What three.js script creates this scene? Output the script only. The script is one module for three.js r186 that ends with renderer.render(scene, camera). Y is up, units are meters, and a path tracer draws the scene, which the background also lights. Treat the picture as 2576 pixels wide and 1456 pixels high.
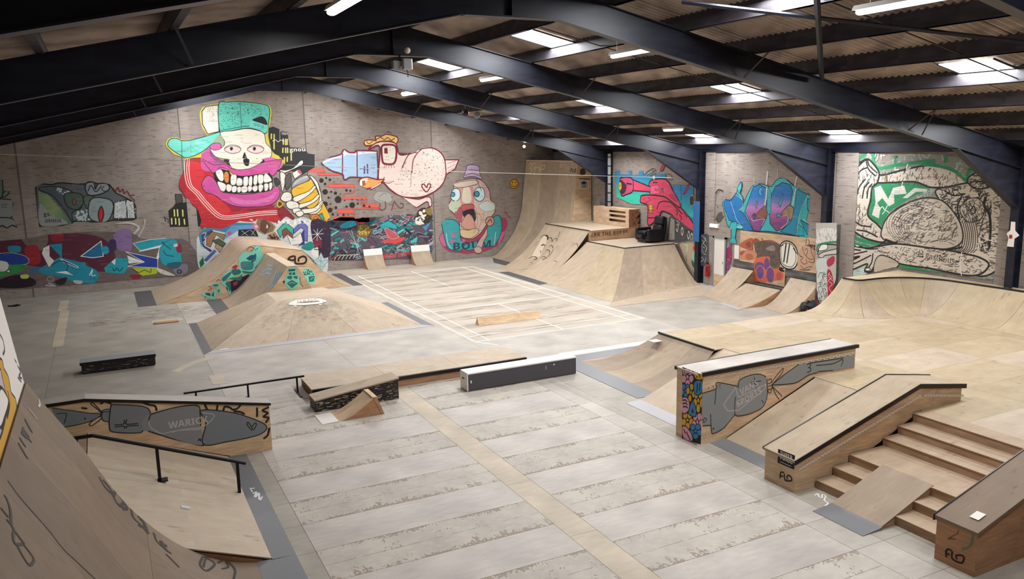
import * as THREE from 'three';
import { RoundedBoxGeometry } from 'three/addons/geometries/RoundedBoxGeometry.js';
import { mergeGeometries } from 'three/addons/utils/BufferGeometryUtils.js';
import { RectAreaLightUniformsLib } from 'three/addons/lights/RectAreaLightUniformsLib.js';

// ---------- camera, exposure, lights ----------
const scene = new THREE.Scene();
scene.background = new THREE.Color(0x000000);
const camera = new THREE.PerspectiveCamera(39.44, 2576 / 1456, 0.1, 120);
camera.position.set(-9.692, 5.871, 21.76);
camera.rotation.order = 'YXZ';
camera.rotation.set(-0.179, -0.466, -0.02);
const renderer = new THREE.WebGLRenderer({ antialias: true });
renderer.toneMapping = THREE.LinearToneMapping;
renderer.toneMappingExposure = 0.96;
renderer.shadowMap.enabled = true;
RectAreaLightUniformsLib.init();
const SKYLIGHT = 62, TUBE = 130;          // radiance of the roof lights and of the fluorescent fittings
const DAY = new THREE.Color(0.96, 0.98, 1.0), LAMP = new THREE.Color(1.0, 0.98, 0.95);
function areaLight(w, h, color, power, pos, target) {
  const l = new THREE.RectAreaLight(color, power, w, h);
  l.position.copy(pos); l.lookAt(target); scene.add(l);
  return l;
}

// ---------- helpers ----------
const V = (x, y, z) => new THREE.Vector3(x, y, z);
const taken = {};
function numbered(name) {
  const n = taken[name] = (taken[name] ?? -1) + 1;
  return n ? name + '_' + String(n).padStart(3, '0') : name;
}
let seed = 7;
const rnd = (a = 1, b) => { seed = (seed * 1664525 + 1013904223) >>> 0; const r = seed / 4294967296; return b === undefined ? r * a : a + r * (b - a); };
function meta(o, label, category, group, kind) {
  if (label) o.userData.label = label;
  if (category) o.userData.category = category;
  if (group) o.userData.group = group;
  if (kind) o.userData.kind = kind;
  return o;
}
function thing(name, label, category, base, group) {
  const o = new THREE.Group(); o.name = numbered(name); o.position.set(...base); scene.add(o);
  o.userData.base = undefined; delete o.userData.base; bases.set(o, V(...base));
  return meta(o, label, category, group);
}
const bases = new Map();
function struct(name, base = [0, 0, 0]) {
  const o = new THREE.Group(); o.name = numbered(name); o.position.set(...base); scene.add(o); bases.set(o, V(...base));
  return meta(o, null, null, null, 'structure');
}
function part(name, geo, mat, parent, label) {            // geometry is given in hall coordinates
  const g = Array.isArray(geo) ? (geo.length > 1 ? mergeGeometries(geo.map(flat)) : geo[0]) : geo;
  const b = bases.get(parent) ?? V(0, 0, 0);
  g.translate(-b.x, -b.y, -b.z);
  const m = new THREE.Mesh(g, mat); m.name = name; m.castShadow = m.receiveShadow = true;
  bases.set(m, b); parent.add(m);
  return meta(m, label);
}
function single(name, geo, mat, label, category, group) { // a thing of one mesh
  const g = Array.isArray(geo) ? (geo.length > 1 ? mergeGeometries(geo.map(flat)) : geo[0]) : geo;
  g.computeBoundingBox(); const c = g.boundingBox.getCenter(V(0, 0, 0)); c.y = g.boundingBox.min.y;
  g.translate(-c.x, -c.y, -c.z);
  const m = new THREE.Mesh(g, mat); m.name = numbered(name); m.position.copy(c); m.castShadow = m.receiveShadow = true; scene.add(m); bases.set(m, c);
  return meta(m, label, category, group);
}
function flat(g) {                                        // only what merging needs
  let r = g.index ? g.toNonIndexed() : g.clone();
  for (const k of Object.keys(r.attributes)) if (!['position', 'normal', 'uv'].includes(k)) r.deleteAttribute(k);
  r.clearGroups?.();
  return r;
}
function metreUV(g, grain = 0) {                          // uv in metres from the face's main direction
  const r = flat(g); r.computeVertexNormals?.call(r); const p = r.attributes.position, uv = new Float32Array(p.count * 2);
  const a = V(0, 0, 0), b = V(0, 0, 0), c = V(0, 0, 0), n = V(0, 0, 0);
  for (let i = 0; i < p.count; i += 3) {
    a.fromBufferAttribute(p, i); b.fromBufferAttribute(p, i + 1); c.fromBufferAttribute(p, i + 2);
    n.copy(b).sub(a).cross(c.clone().sub(a));
    const ax = Math.abs(n.x), ay = Math.abs(n.y), az = Math.abs(n.z);
    [a, b, c].forEach((q, k) => {
      let u, v;
      if (ay >= ax && ay >= az) { u = q.x; v = q.z; } else if (ax >= az) { u = q.z; v = q.y; } else { u = q.x; v = q.y; }
      if (grain) [u, v] = [v, u];
      uv[(i + k) * 2] = u; uv[(i + k) * 2 + 1] = v;
    });
  }
  r.setAttribute('uv', new THREE.BufferAttribute(uv, 2));
  return r;
}
function box(x0, x1, y0, y1, z0, z1, grain) {
  const g = new THREE.BoxGeometry(x1 - x0, y1 - y0, z1 - z0); g.translate((x0 + x1) / 2, (y0 + y1) / 2, (z0 + z1) / 2);
  return metreUV(g, grain);
}
function rbox(x0, x1, y0, y1, z0, z1, r = 0.012, seg = 1) {
  const g = new RoundedBoxGeometry(x1 - x0, y1 - y0, z1 - z0, seg, r); g.translate((x0 + x1) / 2, (y0 + y1) / 2, (z0 + z1) / 2);
  return metreUV(g);
}
function prismZ(pts, z0, z1, bevel = 0, grain) {          // polygon in x,y pulled along z
  const s = new THREE.Shape(pts.map(([x, y]) => new THREE.Vector2(x, y)));
  const g = new THREE.ExtrudeGeometry(s, { depth: z1 - z0 - 2 * bevel, bevelEnabled: bevel > 0, bevelSize: bevel, bevelThickness: bevel, bevelOffset: -bevel, bevelSegments: 1 });
  g.translate(0, 0, z0 + bevel);
  return metreUV(g, grain);
}
function prismX(pts, x0, x1, bevel = 0, grain) {          // polygon in z,y pulled along x
  const g = new THREE.ExtrudeGeometry(new THREE.Shape(pts.map(([z, y]) => new THREE.Vector2(-z, y))), { depth: x1 - x0 - 2 * bevel, bevelEnabled: bevel > 0, bevelSize: bevel, bevelThickness: bevel, bevelOffset: -bevel, bevelSegments: 1 });
  g.rotateY(Math.PI / 2); g.translate(x0 + bevel, 0, 0);
  return metreUV(g, grain);
}
function prismY(pts, y0, y1, bevel = 0) {                 // polygon in x,z pulled up
  const g = new THREE.ExtrudeGeometry(new THREE.Shape(pts.map(([x, z]) => new THREE.Vector2(x, -z))), { depth: y1 - y0 - 2 * bevel, bevelEnabled: bevel > 0, bevelSize: bevel, bevelThickness: bevel, bevelOffset: -bevel, bevelSegments: 1 });
  g.rotateX(-Math.PI / 2); g.translate(0, y0 + bevel, 0);
  return metreUV(g);
}
function tube(points, r, seg = 8, smooth = false) {
  const c = new THREE.CurvePath(), q = points.map((p) => V(...p));
  if (smooth) return metreUV(new THREE.TubeGeometry(new THREE.CatmullRomCurve3(q), q.length * 6, r, seg, false));
  for (let i = 1; i < q.length; i++) c.add(new THREE.LineCurve3(q[i - 1], q[i]));
  const gs = c.curves.map((l) => { const d = l.v2.clone().sub(l.v1), g = new THREE.CylinderGeometry(r, r, d.length(), seg); g.applyQuaternion(new THREE.Quaternion().setFromUnitVectors(V(0, 1, 0), d.clone().normalize())); const m = l.v1.clone().add(l.v2).multiplyScalar(.5); g.translate(m.x, m.y, m.z); return flat(g); });
  return gs.length > 1 ? mergeGeometries(gs) : gs[0];
}
function bar(a, b, w, h) {                                 // square bar between two points
  const d = V(...b).sub(V(...a)), g = new THREE.BoxGeometry(w, d.length(), h);
  g.applyQuaternion(new THREE.Quaternion().setFromUnitVectors(V(0, 1, 0), d.clone().normalize()));
  g.translate((a[0] + b[0]) / 2, (a[1] + b[1]) / 2, (a[2] + b[2]) / 2);
  return metreUV(g);
}
function sheet(fn, nu, nv, th = 0.018, swap = false) {     // curved board: fn(u, v) is its upper face, uv in metres along it
  const P = [], UV = [], I = [], N = (nu + 1) * (nv + 1);
  const at = (i, j) => fn(i / nu, j / nv);
  const grid = []; for (let i = 0; i <= nu; i++) { grid.push([]); for (let j = 0; j <= nv; j++) grid[i].push(at(i, j)); }
  const lu = [], lv = [];
  for (let j = 0; j <= nv; j++) { let d = 0; for (let i = 0; i <= nu; i++) { if (i) d += grid[i][j].distanceTo(grid[i - 1][j]); (lu[i] ??= [])[j] = d; } }
  for (let i = 0; i <= nu; i++) { let d = 0; for (let j = 0; j <= nv; j++) { if (j) d += grid[i][j].distanceTo(grid[i][j - 1]); (lv[i] ??= [])[j] = d; } }
  // normals of the upper face
  const top = new THREE.BufferGeometry();
  for (let i = 0; i <= nu; i++) for (let j = 0; j <= nv; j++) { const q = grid[i][j]; P.push(q.x, q.y, q.z); UV.push(swap ? lv[i][j] : lu[i][j], swap ? lu[i][j] : lv[i][j]); }
  for (let i = 0; i < nu; i++) for (let j = 0; j < nv; j++) { const a = i * (nv + 1) + j, b = a + 1, c = a + nv + 1, d = c + 1; I.push(a, c, b, b, c, d); }
  top.setAttribute('position', new THREE.Float32BufferAttribute(P, 3)); top.setAttribute('uv', new THREE.Float32BufferAttribute(UV, 2)); top.setIndex(I); top.computeVertexNormals();
  const nrm = top.attributes.normal; let up = 0; for (let k = 0; k < N; k++) up += nrm.getY(k);
  if (up < 0) { for (let k = 0; k < I.length; k += 3) [I[k], I[k + 1]] = [I[k + 1], I[k]]; top.setIndex(I); top.computeVertexNormals(); }
  const low = grid.map((row, i) => row.map((q, j) => { const k = i * (nv + 1) + j; return V(q.x - nrm.getX(k) * th, q.y - nrm.getY(k) * th, q.z - nrm.getZ(k) * th); }));
  const SP = [], SU = [], quad = (a, b, c, d) => { for (const q of [a, b, c, b, d, c]) { SP.push(q.x, q.y, q.z); SU.push(q.x + q.z, q.y); } };
  for (let i = 0; i < nu; i++) { quad(grid[i][0], grid[i + 1][0], low[i][0], low[i + 1][0]); quad(grid[i + 1][nv], grid[i][nv], low[i + 1][nv], low[i][nv]); }
  for (let j = 0; j < nv; j++) { quad(grid[0][j + 1], grid[0][j], low[0][j + 1], low[0][j]); quad(grid[nu][j], grid[nu][j + 1], low[nu][j], low[nu][j + 1]); }
  for (let i = 0; i < nu; i++) for (let j = 0; j < nv; j++) quad(low[i][j], low[i][j + 1], low[i + 1][j], low[i + 1][j + 1]);
  const side = new THREE.BufferGeometry(); side.setAttribute('position', new THREE.Float32BufferAttribute(SP, 3)); side.setAttribute('uv', new THREE.Float32BufferAttribute(SU, 2)); side.computeVertexNormals();
  return mergeGeometries([flat(top), side]);
}
const lerp = (a, b, t) => a + (b - a) * t;
const along = (pts) => (t) => {                            // walks a polyline by length
  let L = [0]; for (let i = 1; i < pts.length; i++) L[i] = L[i - 1] + Math.hypot(...pts[i].map((c, k) => c - pts[i - 1][k]));
  const s = t * L[L.length - 1]; let i = 1; while (i < pts.length - 1 && L[i] < s) i++;
  const f = (s - L[i - 1]) / (L[i] - L[i - 1]); return pts[i].map((c, k) => lerp(pts[i - 1][k], c, f));
};
const smooth2 = (pts, n = 40) => new THREE.SplineCurve(pts.map(([x, y]) => new THREE.Vector2(x, y))).getSpacedPoints(n).map((p) => [p.x, p.y]);
// boards of a ramp whose profile runs in x,y: one board per stretch of z
function rampBoards(parent, mat, prof, z0, z1, n, { seg = 24, gap = 0.004, name = 'ply_sheet', split = 1 } = {}) {
  const f = along(prof);
  for (let k = 0; k < n; k++) for (let s = 0; s < split; s++) {
    const a = lerp(z0, z1, k / n) + gap / 2, b = lerp(z0, z1, (k + 1) / n) - gap / 2, t0 = s / split + (s ? 0.0012 : 0), t1 = (s + 1) / split - (s < split - 1 ? 0.0012 : 0);
    part(name, sheet((u, v) => { const [x, y] = f(lerp(t0, t1, u)); return V(x, y, lerp(a, b, v)); }, Math.ceil(seg / split), 1), Array.isArray(mat) ? mat[(k + s) % mat.length] : mat, parent);
  }
}
// ---------- materials ----------
function valueNoise(n, sd) {                               // tileable value noise
  let s = sd * 7919 + 13; const r = () => { s = (s * 1664525 + 1013904223) >>> 0; return s / 4294967296; };
  const g = new Float32Array(n * n); for (let i = 0; i < n * n; i++) g[i] = r();
  return (x, y) => {
    const xi = Math.floor(x), yi = Math.floor(y), fx = x - xi, fy = y - yi, sx = fx * fx * (3 - 2 * fx), sy = fy * fy * (3 - 2 * fy);
    const m = (i) => ((i % n) + n) % n, a = g[m(yi) * n + m(xi)], b = g[m(yi) * n + m(xi + 1)], c = g[m(yi + 1) * n + m(xi)], d = g[m(yi + 1) * n + m(xi + 1)];
    return (a + (b - a) * sx) * (1 - sy) + (c + (d - c) * sx) * sy;
  };
}
function pixels(w, h, fn, metresU, metresV = metresU, srgb = true) {
  const d = new Uint8Array(w * h * 4);
  for (let j = 0; j < h; j++) for (let i = 0; i < w; i++) { const c = fn(i / w, j / h), k = (j * w + i) * 4; d[k] = c[0]; d[k + 1] = c[1]; d[k + 2] = c[2]; d[k + 3] = 255; }
  const t = new THREE.DataTexture(d, w, h); t.wrapS = t.wrapT = THREE.RepeatWrapping; t.magFilter = THREE.LinearFilter; t.minFilter = THREE.LinearMipmapLinearFilter; t.generateMipmaps = true;
  if (srgb) t.colorSpace = THREE.SRGBColorSpace; t.repeat.set(1 / metresU, 1 / metresV); t.needsUpdate = true;
  return t;
}
const clamp = (x, a = 0, b = 1) => Math.min(b, Math.max(a, x));
const n8 = valueNoise(8, 1), n16 = valueNoise(16, 2), n64 = valueNoise(64, 3), n256 = valueNoise(256, 4), n512 = valueNoise(512, 5);
const mix3 = (a, b, t) => [lerp(a[0], b[0], t), lerp(a[1], b[1], t), lerp(a[2], b[2], t)];
// birch-faced ply, worn by wheels: fine grain along u, soft patches, rubber scuffs
const plyMap = pixels(1024, 1024, (u, v) => {
  const grain = n512(u * 24, v * 512) * 0.5 + n256(u * 12, v * 200) * 0.5, patch = n8(u * 4, v * 8) * 0.6 + n16(u * 8, v * 16) * 0.4, fleck = n256(u * 40, v * 256);
  let k = 0.95 + (grain - 0.5) * 0.1 + (patch - 0.5) * 0.11;
  const scuff = n64(u * 18, v * 64) * n16(u * 16, v * 16); if (scuff > 0.6) k -= (scuff - 0.6) * 0.5;
  if (fleck > 0.95) k -= 0.09;
  const w = n16(u * 16 + 3, v * 16 + 5);
  return mix3([238, 230, 218], [232, 219, 202], w).map((c) => clamp(c * k, 0, 255));
}, 2.44);
const plySwap = plyMap.clone(); plySwap.rotation = Math.PI / 2; plySwap.needsUpdate = true;
// raw cut panels, redder, bold grain
const boardMap = pixels(512, 512, (u, v) => {
  const g = n256(u * 6, v * 120 + n8(u * 8, v * 8) * 3), p = n8(u * 4, v * 8), f = n512(u * 30, v * 300);
  const k = 0.94 + (g - 0.5) * 0.16 + (p - 0.5) * 0.12 + (f - 0.5) * 0.06;
  return mix3([244, 226, 204], [236, 212, 184], n16(u * 4, v * 16)).map((c) => clamp(c * k, 0, 255));
}, 1.22);
// painted concrete and boards of the floor
const floorMap = pixels(1024, 1024, (u, v) => {
  const a = n8(u * 8, v * 8), b = n64(u * 24, v * 64), c = n512(u * 512, v * 512), s = n256(u * 20, v * 256);
  let k = 0.94 + (a - 0.5) * 0.14 + (b - 0.5) * 0.06 + (c - 0.5) * 0.05; if (s > 0.9) k -= (s - 0.9) * 0.5;
  return [214 * k, 208 * k, 201 * k];
}, 3.9);
const wornMap = pixels(2048, 512, (u, v) => {              // v crosses the board: chipped along both edges and the middle joint
  const a = n8(u * 8, v * 2), b = n64(u * 40, v * 12), c = n512(u * 512, v * 128), s = n256(u * 40, v * 64);
  let k = 0.93 + (a - 0.5) * 0.1 + (b - 0.5) * 0.06 + (c - 0.5) * 0.05, col = [217 * k, 211 * k, 203 * k];
  const edge = Math.max(Math.exp(-v / 0.13), Math.exp(-(1 - v) / 0.2), 0.45 * Math.exp(-Math.abs(v - 0.5) / 0.05));
  const chip = n256(u * 180, v * 34) * 0.5 + n64(u * 60, v * 10) * 0.35 + n16(u * 14, v * 3) * 0.4 + edge * 0.56 - 0.12;
  if (chip > 0.9) { const t = clamp((chip - 0.9) * 16); col = mix3(col, [150 + c * 30, 137 + c * 26, 124 + c * 24], t); }
  if (Math.abs(v - 0.5) < 0.006 && s > 0.35) col = col.map((x) => x * 0.75);
  return col.map((x) => clamp(x, 0, 255));
}, 3.5, 1);
const courtMap = pixels(1024, 1024, (u, v) => {            // bare boards showing through pale paint, streaked along u
  const a = n8(u * 4, v * 8), s = n64(u * 8, v * 64), f = n256(u * 30, v * 256), c = n512(u * 512, v * 512);
  let k = 0.93 + (a - 0.5) * 0.1 + (c - 0.5) * 0.06, col = [214 * k, 206 * k, 195 * k];
  const wear = s * 0.5 + f * 0.3 + n16(u * 6, v * 16) * 0.45; if (wear > 0.76) col = mix3(col, [178, 162, 146], clamp((wear - 0.76) * 4) * 0.5);
  return col;
}, 4.2);
const brickMap = pixels(1024, 1024, (u, v) => {            // painted brickwork, 30 courses in 2.25 m
  const row = v * 30, r = Math.floor(row), fu = u * 10 + (r % 2) * 0.5, b = Math.floor(fu), mv = row - r, mu = fu - b;
  const tone = n64(((b % 10) + 10) % 10 * 1.7 + 0.5, r * 2.1 + 0.5), big = n8(u * 8, v * 8), streak = n64(u * 10, v * 60), f = n512(u * 512, v * 512);
  let k = 0.93 + (tone - 0.5) * 0.045 + (big - 0.5) * 0.1 + (f - 0.5) * 0.08; if (mv < 0.13) k *= 0.9; if (mu < 0.035) k *= 0.93; if (streak > 0.78) k *= 0.84;
  return [176 * k, 169 * k, 164 * k].map((x) => clamp(x, 0, 255));
}, 2.25);
const brickBump = pixels(1024, 1024, (u, v) => {
  const row = v * 30, r = Math.floor(row), fu = u * 10 + (r % 2) * 0.5, mv = row - r, mu = fu - Math.floor(fu), f = n512(u * 512, v * 512);
  const h = (mv < 0.13 || mu < 0.035 ? 120 : 190) + (f - 0.5) * 50; return [h, h, h];
}, 2.25, 2.25, false);
const steelMap = pixels(512, 512, (u, v) => {
  const a = n16(u * 4, v * 16), b = n256(u * 20, v * 200), c = n64(u * 64, v * 64); const k = 0.85 + (a - 0.5) * 0.3 + (b - 0.5) * 0.1 + (c > 0.9 ? 0.12 : 0);
  return [212 * k, 212 * k, 213 * k];
}, 1.2);
const roofMap = pixels(512, 512, (u, v) => {
  const a = n8(u * 8, v * 4), b = n64(u * 8, v * 64), c = n512(u * 512, v * 512); const k = 0.88 + (a - 0.5) * 0.25 + (b - 0.5) * 0.16 + (c - 0.5) * 0.1;
  return [198 * k, 186 * k, 177 * k];
}, 3);
const std = (o) => new THREE.MeshStandardMaterial({ roughness: 0.75, ...o });
const M = {
  ply: std({ map: plyMap, color: 0xcfc2b2, roughness: 0.62 }), plyB: std({ map: plyMap, color: 0xc8baa9, roughness: 0.62 }), plyC: std({ map: plyMap, color: 0xd8ccbe, roughness: 0.6 }),
  plyGold: std({ map: plyMap, color: 0xcfc2a9, roughness: 0.6 }), plyGoldB: std({ map: plyMap, color: 0xc8baa0, roughness: 0.6 }), plyGrey: std({ map: plyMap, color: 0xb8aa9c, roughness: 0.65 }), plyDark: std({ map: plyMap, color: 0x917f6e, roughness: 0.6 }), plyDarkB: std({ map: plyMap, color: 0x897868, roughness: 0.6 }),
  board: std({ map: boardMap, color: 0xeadccb }), boardRed: std({ map: boardMap, color: 0xc9a58c }), boardPale: std({ map: boardMap, color: 0xf2e2cc }), step: std({ map: plyMap, color: 0xc9b6a3, roughness: 0.6 }), riser: std({ map: boardMap, color: 0xb8a594, roughness: 0.7 }),
  floor: std({ map: floorMap, color: 0xe2dfda, roughness: 0.5 }), floorShaded: std({ map: floorMap, color: 0xcfccc4, roughness: 0.5 }), floorClean: std({ map: floorMap, color: 0xece8e5, roughness: 0.48 }), floorEdge: std({ map: floorMap, color: 0xd3d0c8, roughness: 0.5 }), worn: std({ map: wornMap, color: 0xeeeae5, roughness: 0.6 }), court: std({ map: courtMap, color: 0xece6de, roughness: 0.55 }),  // darker copy of the floor carries the left side's weaker light in its colour
  slab: std({ color: 0x6f6a64, roughness: 0.9 }), strip: std({ map: floorMap, color: 0xf6ead6, roughness: 0.55 }), white: std({ color: 0xece7e0, roughness: 0.6 }), lineWhite: std({ color: 0xf4efe8, roughness: 0.6 }),
  brick: std({ map: brickMap, bumpMap: brickBump, bumpScale: 0.006, color: 0xf0e8e2, roughness: 0.85 }), pier: std({ map: brickMap, bumpMap: brickBump, bumpScale: 0.006, color: 0xfaf2ec, roughness: 0.85 }),
  beam: std({ map: steelMap, color: 0x2b2e40, roughness: 0.42, metalness: 0.1 }), purlin: std({ map: steelMap, color: 0x5a545c, roughness: 0.6 }), roof: std({ map: roofMap, color: 0xf4ece6, roughness: 0.9 }),
  black: std({ color: 0x17161a, roughness: 0.45 }), blackSteel: std({ color: 0x1a1a1e, roughness: 0.38, metalness: 0.5 }), coping: std({ color: 0x2c2928, roughness: 0.35, metalness: 0.6 }),
  plate: std({ color: 0x7b7c80, roughness: 0.42, metalness: 0.1 }), plateDark: std({ color: 0x565457, roughness: 0.5 }), platePale: std({ color: 0xaeadb1, roughness: 0.42 }),
  slate: std({ color: 0x4a474e, roughness: 0.6 }), grey: std({ color: 0x8f9092, roughness: 0.7 }), greyPaint: std({ map: steelMap, color: 0x8a8a88, roughness: 0.7 }), leather: std({ color: 0x15161d, roughness: 0.34 }), red: std({ color: 0xb3201f, roughness: 0.4 }), blue: std({ color: 0x2a6aa3, roughness: 0.6 }),
  galv: std({ color: 0xb7b9bb, roughness: 0.4, metalness: 0.6 }), string: std({ color: 0xd8d4cc, roughness: 0.8 }),
};
function glow(color, strength) { return new THREE.MeshStandardMaterial({ color: 0xffffff, emissive: color, emissiveIntensity: strength, roughness: 0.6 }); }
// flat print and paint: a canvas in centimetres of its own plane, y up
const PLANES = {};
function paint(parent, name, label, plane, poly, ppm, draw, opts = {}) {
  const { o, u, v } = plane, n = u.clone().cross(v).normalize();
  let x0 = Infinity, x1 = -Infinity, y0 = Infinity, y1 = -Infinity; for (const [x, y] of poly) { x0 = Math.min(x0, x); x1 = Math.max(x1, x); y0 = Math.min(y0, y); y1 = Math.max(y1, y); }
  const W = Math.min(2048, Math.ceil((x1 - x0) * ppm / 100)), H = Math.min(2048, Math.ceil((y1 - y0) * ppm / 100));
  const cv = document.createElement('canvas'); cv.width = W; cv.height = H; const c = cv.getContext('2d');
  c.setTransform(W / (x1 - x0), 0, 0, -H / (y1 - y0), -x0 * W / (x1 - x0), y1 * H / (y1 - y0)); c.lineJoin = c.lineCap = 'round';
  if (opts.base) { c.fillStyle = opts.base; c.fillRect(x0, y0, x1 - x0, y1 - y0); }
  draw(brush(c), c, [x0, y0, x1, y1]);
  if (opts.courses) { c.globalCompositeOperation = 'source-atop'; for (let y = Math.ceil(y0 / 7.5) * 7.5; y < y1; y += 7.5) { c.fillStyle = 'rgba(40,30,25,' + (0.1 + rnd(0.12)) + ')'; c.fillRect(x0, y, x1 - x0, 1); } for (let k = 0; k < (x1 - x0) * (y1 - y0) / 900; k++) { c.fillStyle = `rgba(${rnd() < .5 ? '30,25,22' : '200,190,180'},0.10)`; c.fillRect(rnd(x0, x1), Math.round(rnd(y0, y1) / 7.5) * 7.5, rnd(8, 40), 6.5); } c.globalCompositeOperation = 'source-over'; }
  const t = new THREE.CanvasTexture(cv); t.colorSpace = THREE.SRGBColorSpace; t.anisotropy = 8;
  const g = new THREE.ShapeGeometry(new THREE.Shape(poly.map(([x, y]) => new THREE.Vector2(x, y)))), p = g.attributes.position, uv = g.attributes.uv, off = opts.off ?? 0.004;
  for (let i = 0; i < p.count; i++) { const x = p.getX(i), y = p.getY(i); uv.setXY(i, (x - x0) / (x1 - x0), (y - y0) / (y1 - y0)); const q = o.clone().addScaledVector(u, x / 100).addScaledVector(v, y / 100).addScaledVector(n, off); p.setXYZ(i, q.x, q.y, q.z); }
  g.computeVertexNormals();
  const m = std({ map: t, roughness: opts.rough ?? 0.75, transparent: !opts.base, side: THREE.DoubleSide, polygonOffset: true, polygonOffsetFactor: -1 });
  return part(name, g, m, parent, label);
}
function brush(c) {                                        // point strings: "x,y x,y"
  const pt = (s) => s.trim().split(/\s+/).map((q) => q.split(',').map(Number));
  const trace = (p, closed, soft) => {
    c.beginPath();
    if (!soft || p.length < 3) { p.forEach(([x, y], i) => (i ? c.lineTo(x, y) : c.moveTo(x, y))); if (closed) c.closePath(); return; }
    const n = p.length, g = (i) => (closed ? p[((i % n) + n) % n] : p[clamp(i, 0, n - 1)]);
    c.moveTo(...p[0]);
    for (let i = 0; i < (closed ? n : n - 1); i++) { const a = g(i - 1), b = g(i), d = g(i + 1), e = g(i + 2); c.bezierCurveTo(b[0] + (d[0] - a[0]) / 6, b[1] + (d[1] - a[1]) / 6, d[0] - (e[0] - b[0]) / 6, d[1] - (e[1] - b[1]) / 6, d[0], d[1]); }
    if (closed) c.closePath();
  };
  const B = {
    F(col, s, line, w) { trace(pt(s), true, true); c.fillStyle = col; c.fill(); if (line) { c.strokeStyle = line; c.lineWidth = w; c.stroke(); } },
    P(col, s, line, w) { trace(pt(s), true, false); c.fillStyle = col; c.fill(); if (line) { c.strokeStyle = line; c.lineWidth = w; c.stroke(); } },
    L(col, w, s) { trace(pt(s), false, true); c.strokeStyle = col; c.lineWidth = w; c.stroke(); },
    K(col, w, s) { trace(pt(s), false, false); c.strokeStyle = col; c.lineWidth = w; c.stroke(); },
    C(col, x, y, r, line, w, ry) { c.beginPath(); c.ellipse(x, y, r, ry ?? r, 0, 0, 7); if (col) { c.fillStyle = col; c.fill(); } if (line) { c.strokeStyle = line; c.lineWidth = w; c.stroke(); } },
    D(col, n, r, s) { c.save(); trace(pt(s), true, true); c.clip(); const p = pt(s), xs = p.map((q) => q[0]), ys = p.map((q) => q[1]), [a, b, d, e] = [Math.min(...xs), Math.max(...xs), Math.min(...ys), Math.max(...ys)]; c.fillStyle = col; for (let i = 0; i < n; i++) { c.beginPath(); c.ellipse(rnd(a, b), rnd(d, e), r * rnd(.5, 1.2), r * rnd(.4, 1), rnd(3), 0, 7); c.fill(); } c.restore(); },
    H(col, n, w, len, s, ang = 0, sp = 0.6) { c.save(); trace(pt(s), true, true); c.clip(); const p = pt(s), xs = p.map((q) => q[0]), ys = p.map((q) => q[1]), [a, b, d, e] = [Math.min(...xs), Math.max(...xs), Math.min(...ys), Math.max(...ys)]; c.strokeStyle = col; c.lineWidth = w; for (let i = 0; i < n; i++) { const x = rnd(a, b), y = rnd(d, e), t = ang + rnd(-sp, sp), l = len * rnd(.4, 1.2); c.beginPath(); c.moveTo(x, y); c.quadraticCurveTo(x + Math.cos(t) * l * .5 + rnd(-l, l) * .2, y + Math.sin(t) * l * .5 + rnd(-l, l) * .2, x + Math.cos(t) * l, y + Math.sin(t) * l); c.stroke(); } c.restore(); },
    G(x0, y0, x1, y1, ...st) { const g = c.createLinearGradient(x0, y0, x1, y1); st.forEach((s, i) => g.addColorStop(i / (st.length - 1), s)); return g; },
    T(col, txt, x, y, size, { angle = 0, font = 'sans-serif', bold = true, sx = 1, line, w } = {}) { c.save(); c.translate(x, y); c.rotate(angle); c.scale(sx, -1); c.font = (bold ? 'bold ' : '') + size + 'px ' + font; c.textAlign = 'center'; c.textBaseline = 'middle'; if (line) { c.strokeStyle = line; c.lineWidth = w; c.strokeText(txt, 0, 0); } if (col) { c.fillStyle = col; c.fillText(txt, 0, 0); } c.restore(); },
  };
  return B;
}
function paintSurf(parent, name, label, fn, Lu, Lv, [x0, x1, y0, y1], ppm, draw, off = 0.004) {   // paint on a curved board: x across, y up the board, in centimetres
  const W = Math.min(2048, Math.ceil((x1 - x0) * ppm / 100)), H = Math.min(2048, Math.ceil((y1 - y0) * ppm / 100));
  const cv = document.createElement('canvas'); cv.width = W; cv.height = H; const c = cv.getContext('2d');
  c.setTransform(W / (x1 - x0), 0, 0, -H / (y1 - y0), -x0 * W / (x1 - x0), y1 * H / (y1 - y0)); c.lineJoin = c.lineCap = 'round';
  draw(brush(c), c, [x0, y0, x1, y1]);
  const t = new THREE.CanvasTexture(cv); t.colorSpace = THREE.SRGBColorSpace; t.anisotropy = 8;
  const nu = 26, nv = 10, P = [], UV = [], I = [], at = (i, j) => fn(lerp(y0, y1, i / nu) / (Lu * 100), lerp(x0, x1, j / nv) / (Lv * 100));
  for (let i = 0; i <= nu; i++) for (let j = 0; j <= nv; j++) {
    const q = at(i, j), a = at(i + .01, j).sub(q), b = at(i, j + .01).sub(q), n = b.cross(a).normalize(); if (n.y < 0) n.negate(); q.addScaledVector(n, off);
    P.push(q.x, q.y, q.z); UV.push(j / nv, i / nu);
    if (i < nu && j < nv) { const k = i * (nv + 1) + j; I.push(k, k + 1, k + nv + 1, k + 1, k + nv + 2, k + nv + 1); }
  }
  const g = new THREE.BufferGeometry(); g.setAttribute('position', new THREE.Float32BufferAttribute(P, 3)); g.setAttribute('uv', new THREE.Float32BufferAttribute(UV, 2)); g.setIndex(I); g.computeVertexNormals();
  return part(name, g, std({ map: t, roughness: 0.75, transparent: true, side: THREE.DoubleSide }), parent, label);
}
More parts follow.
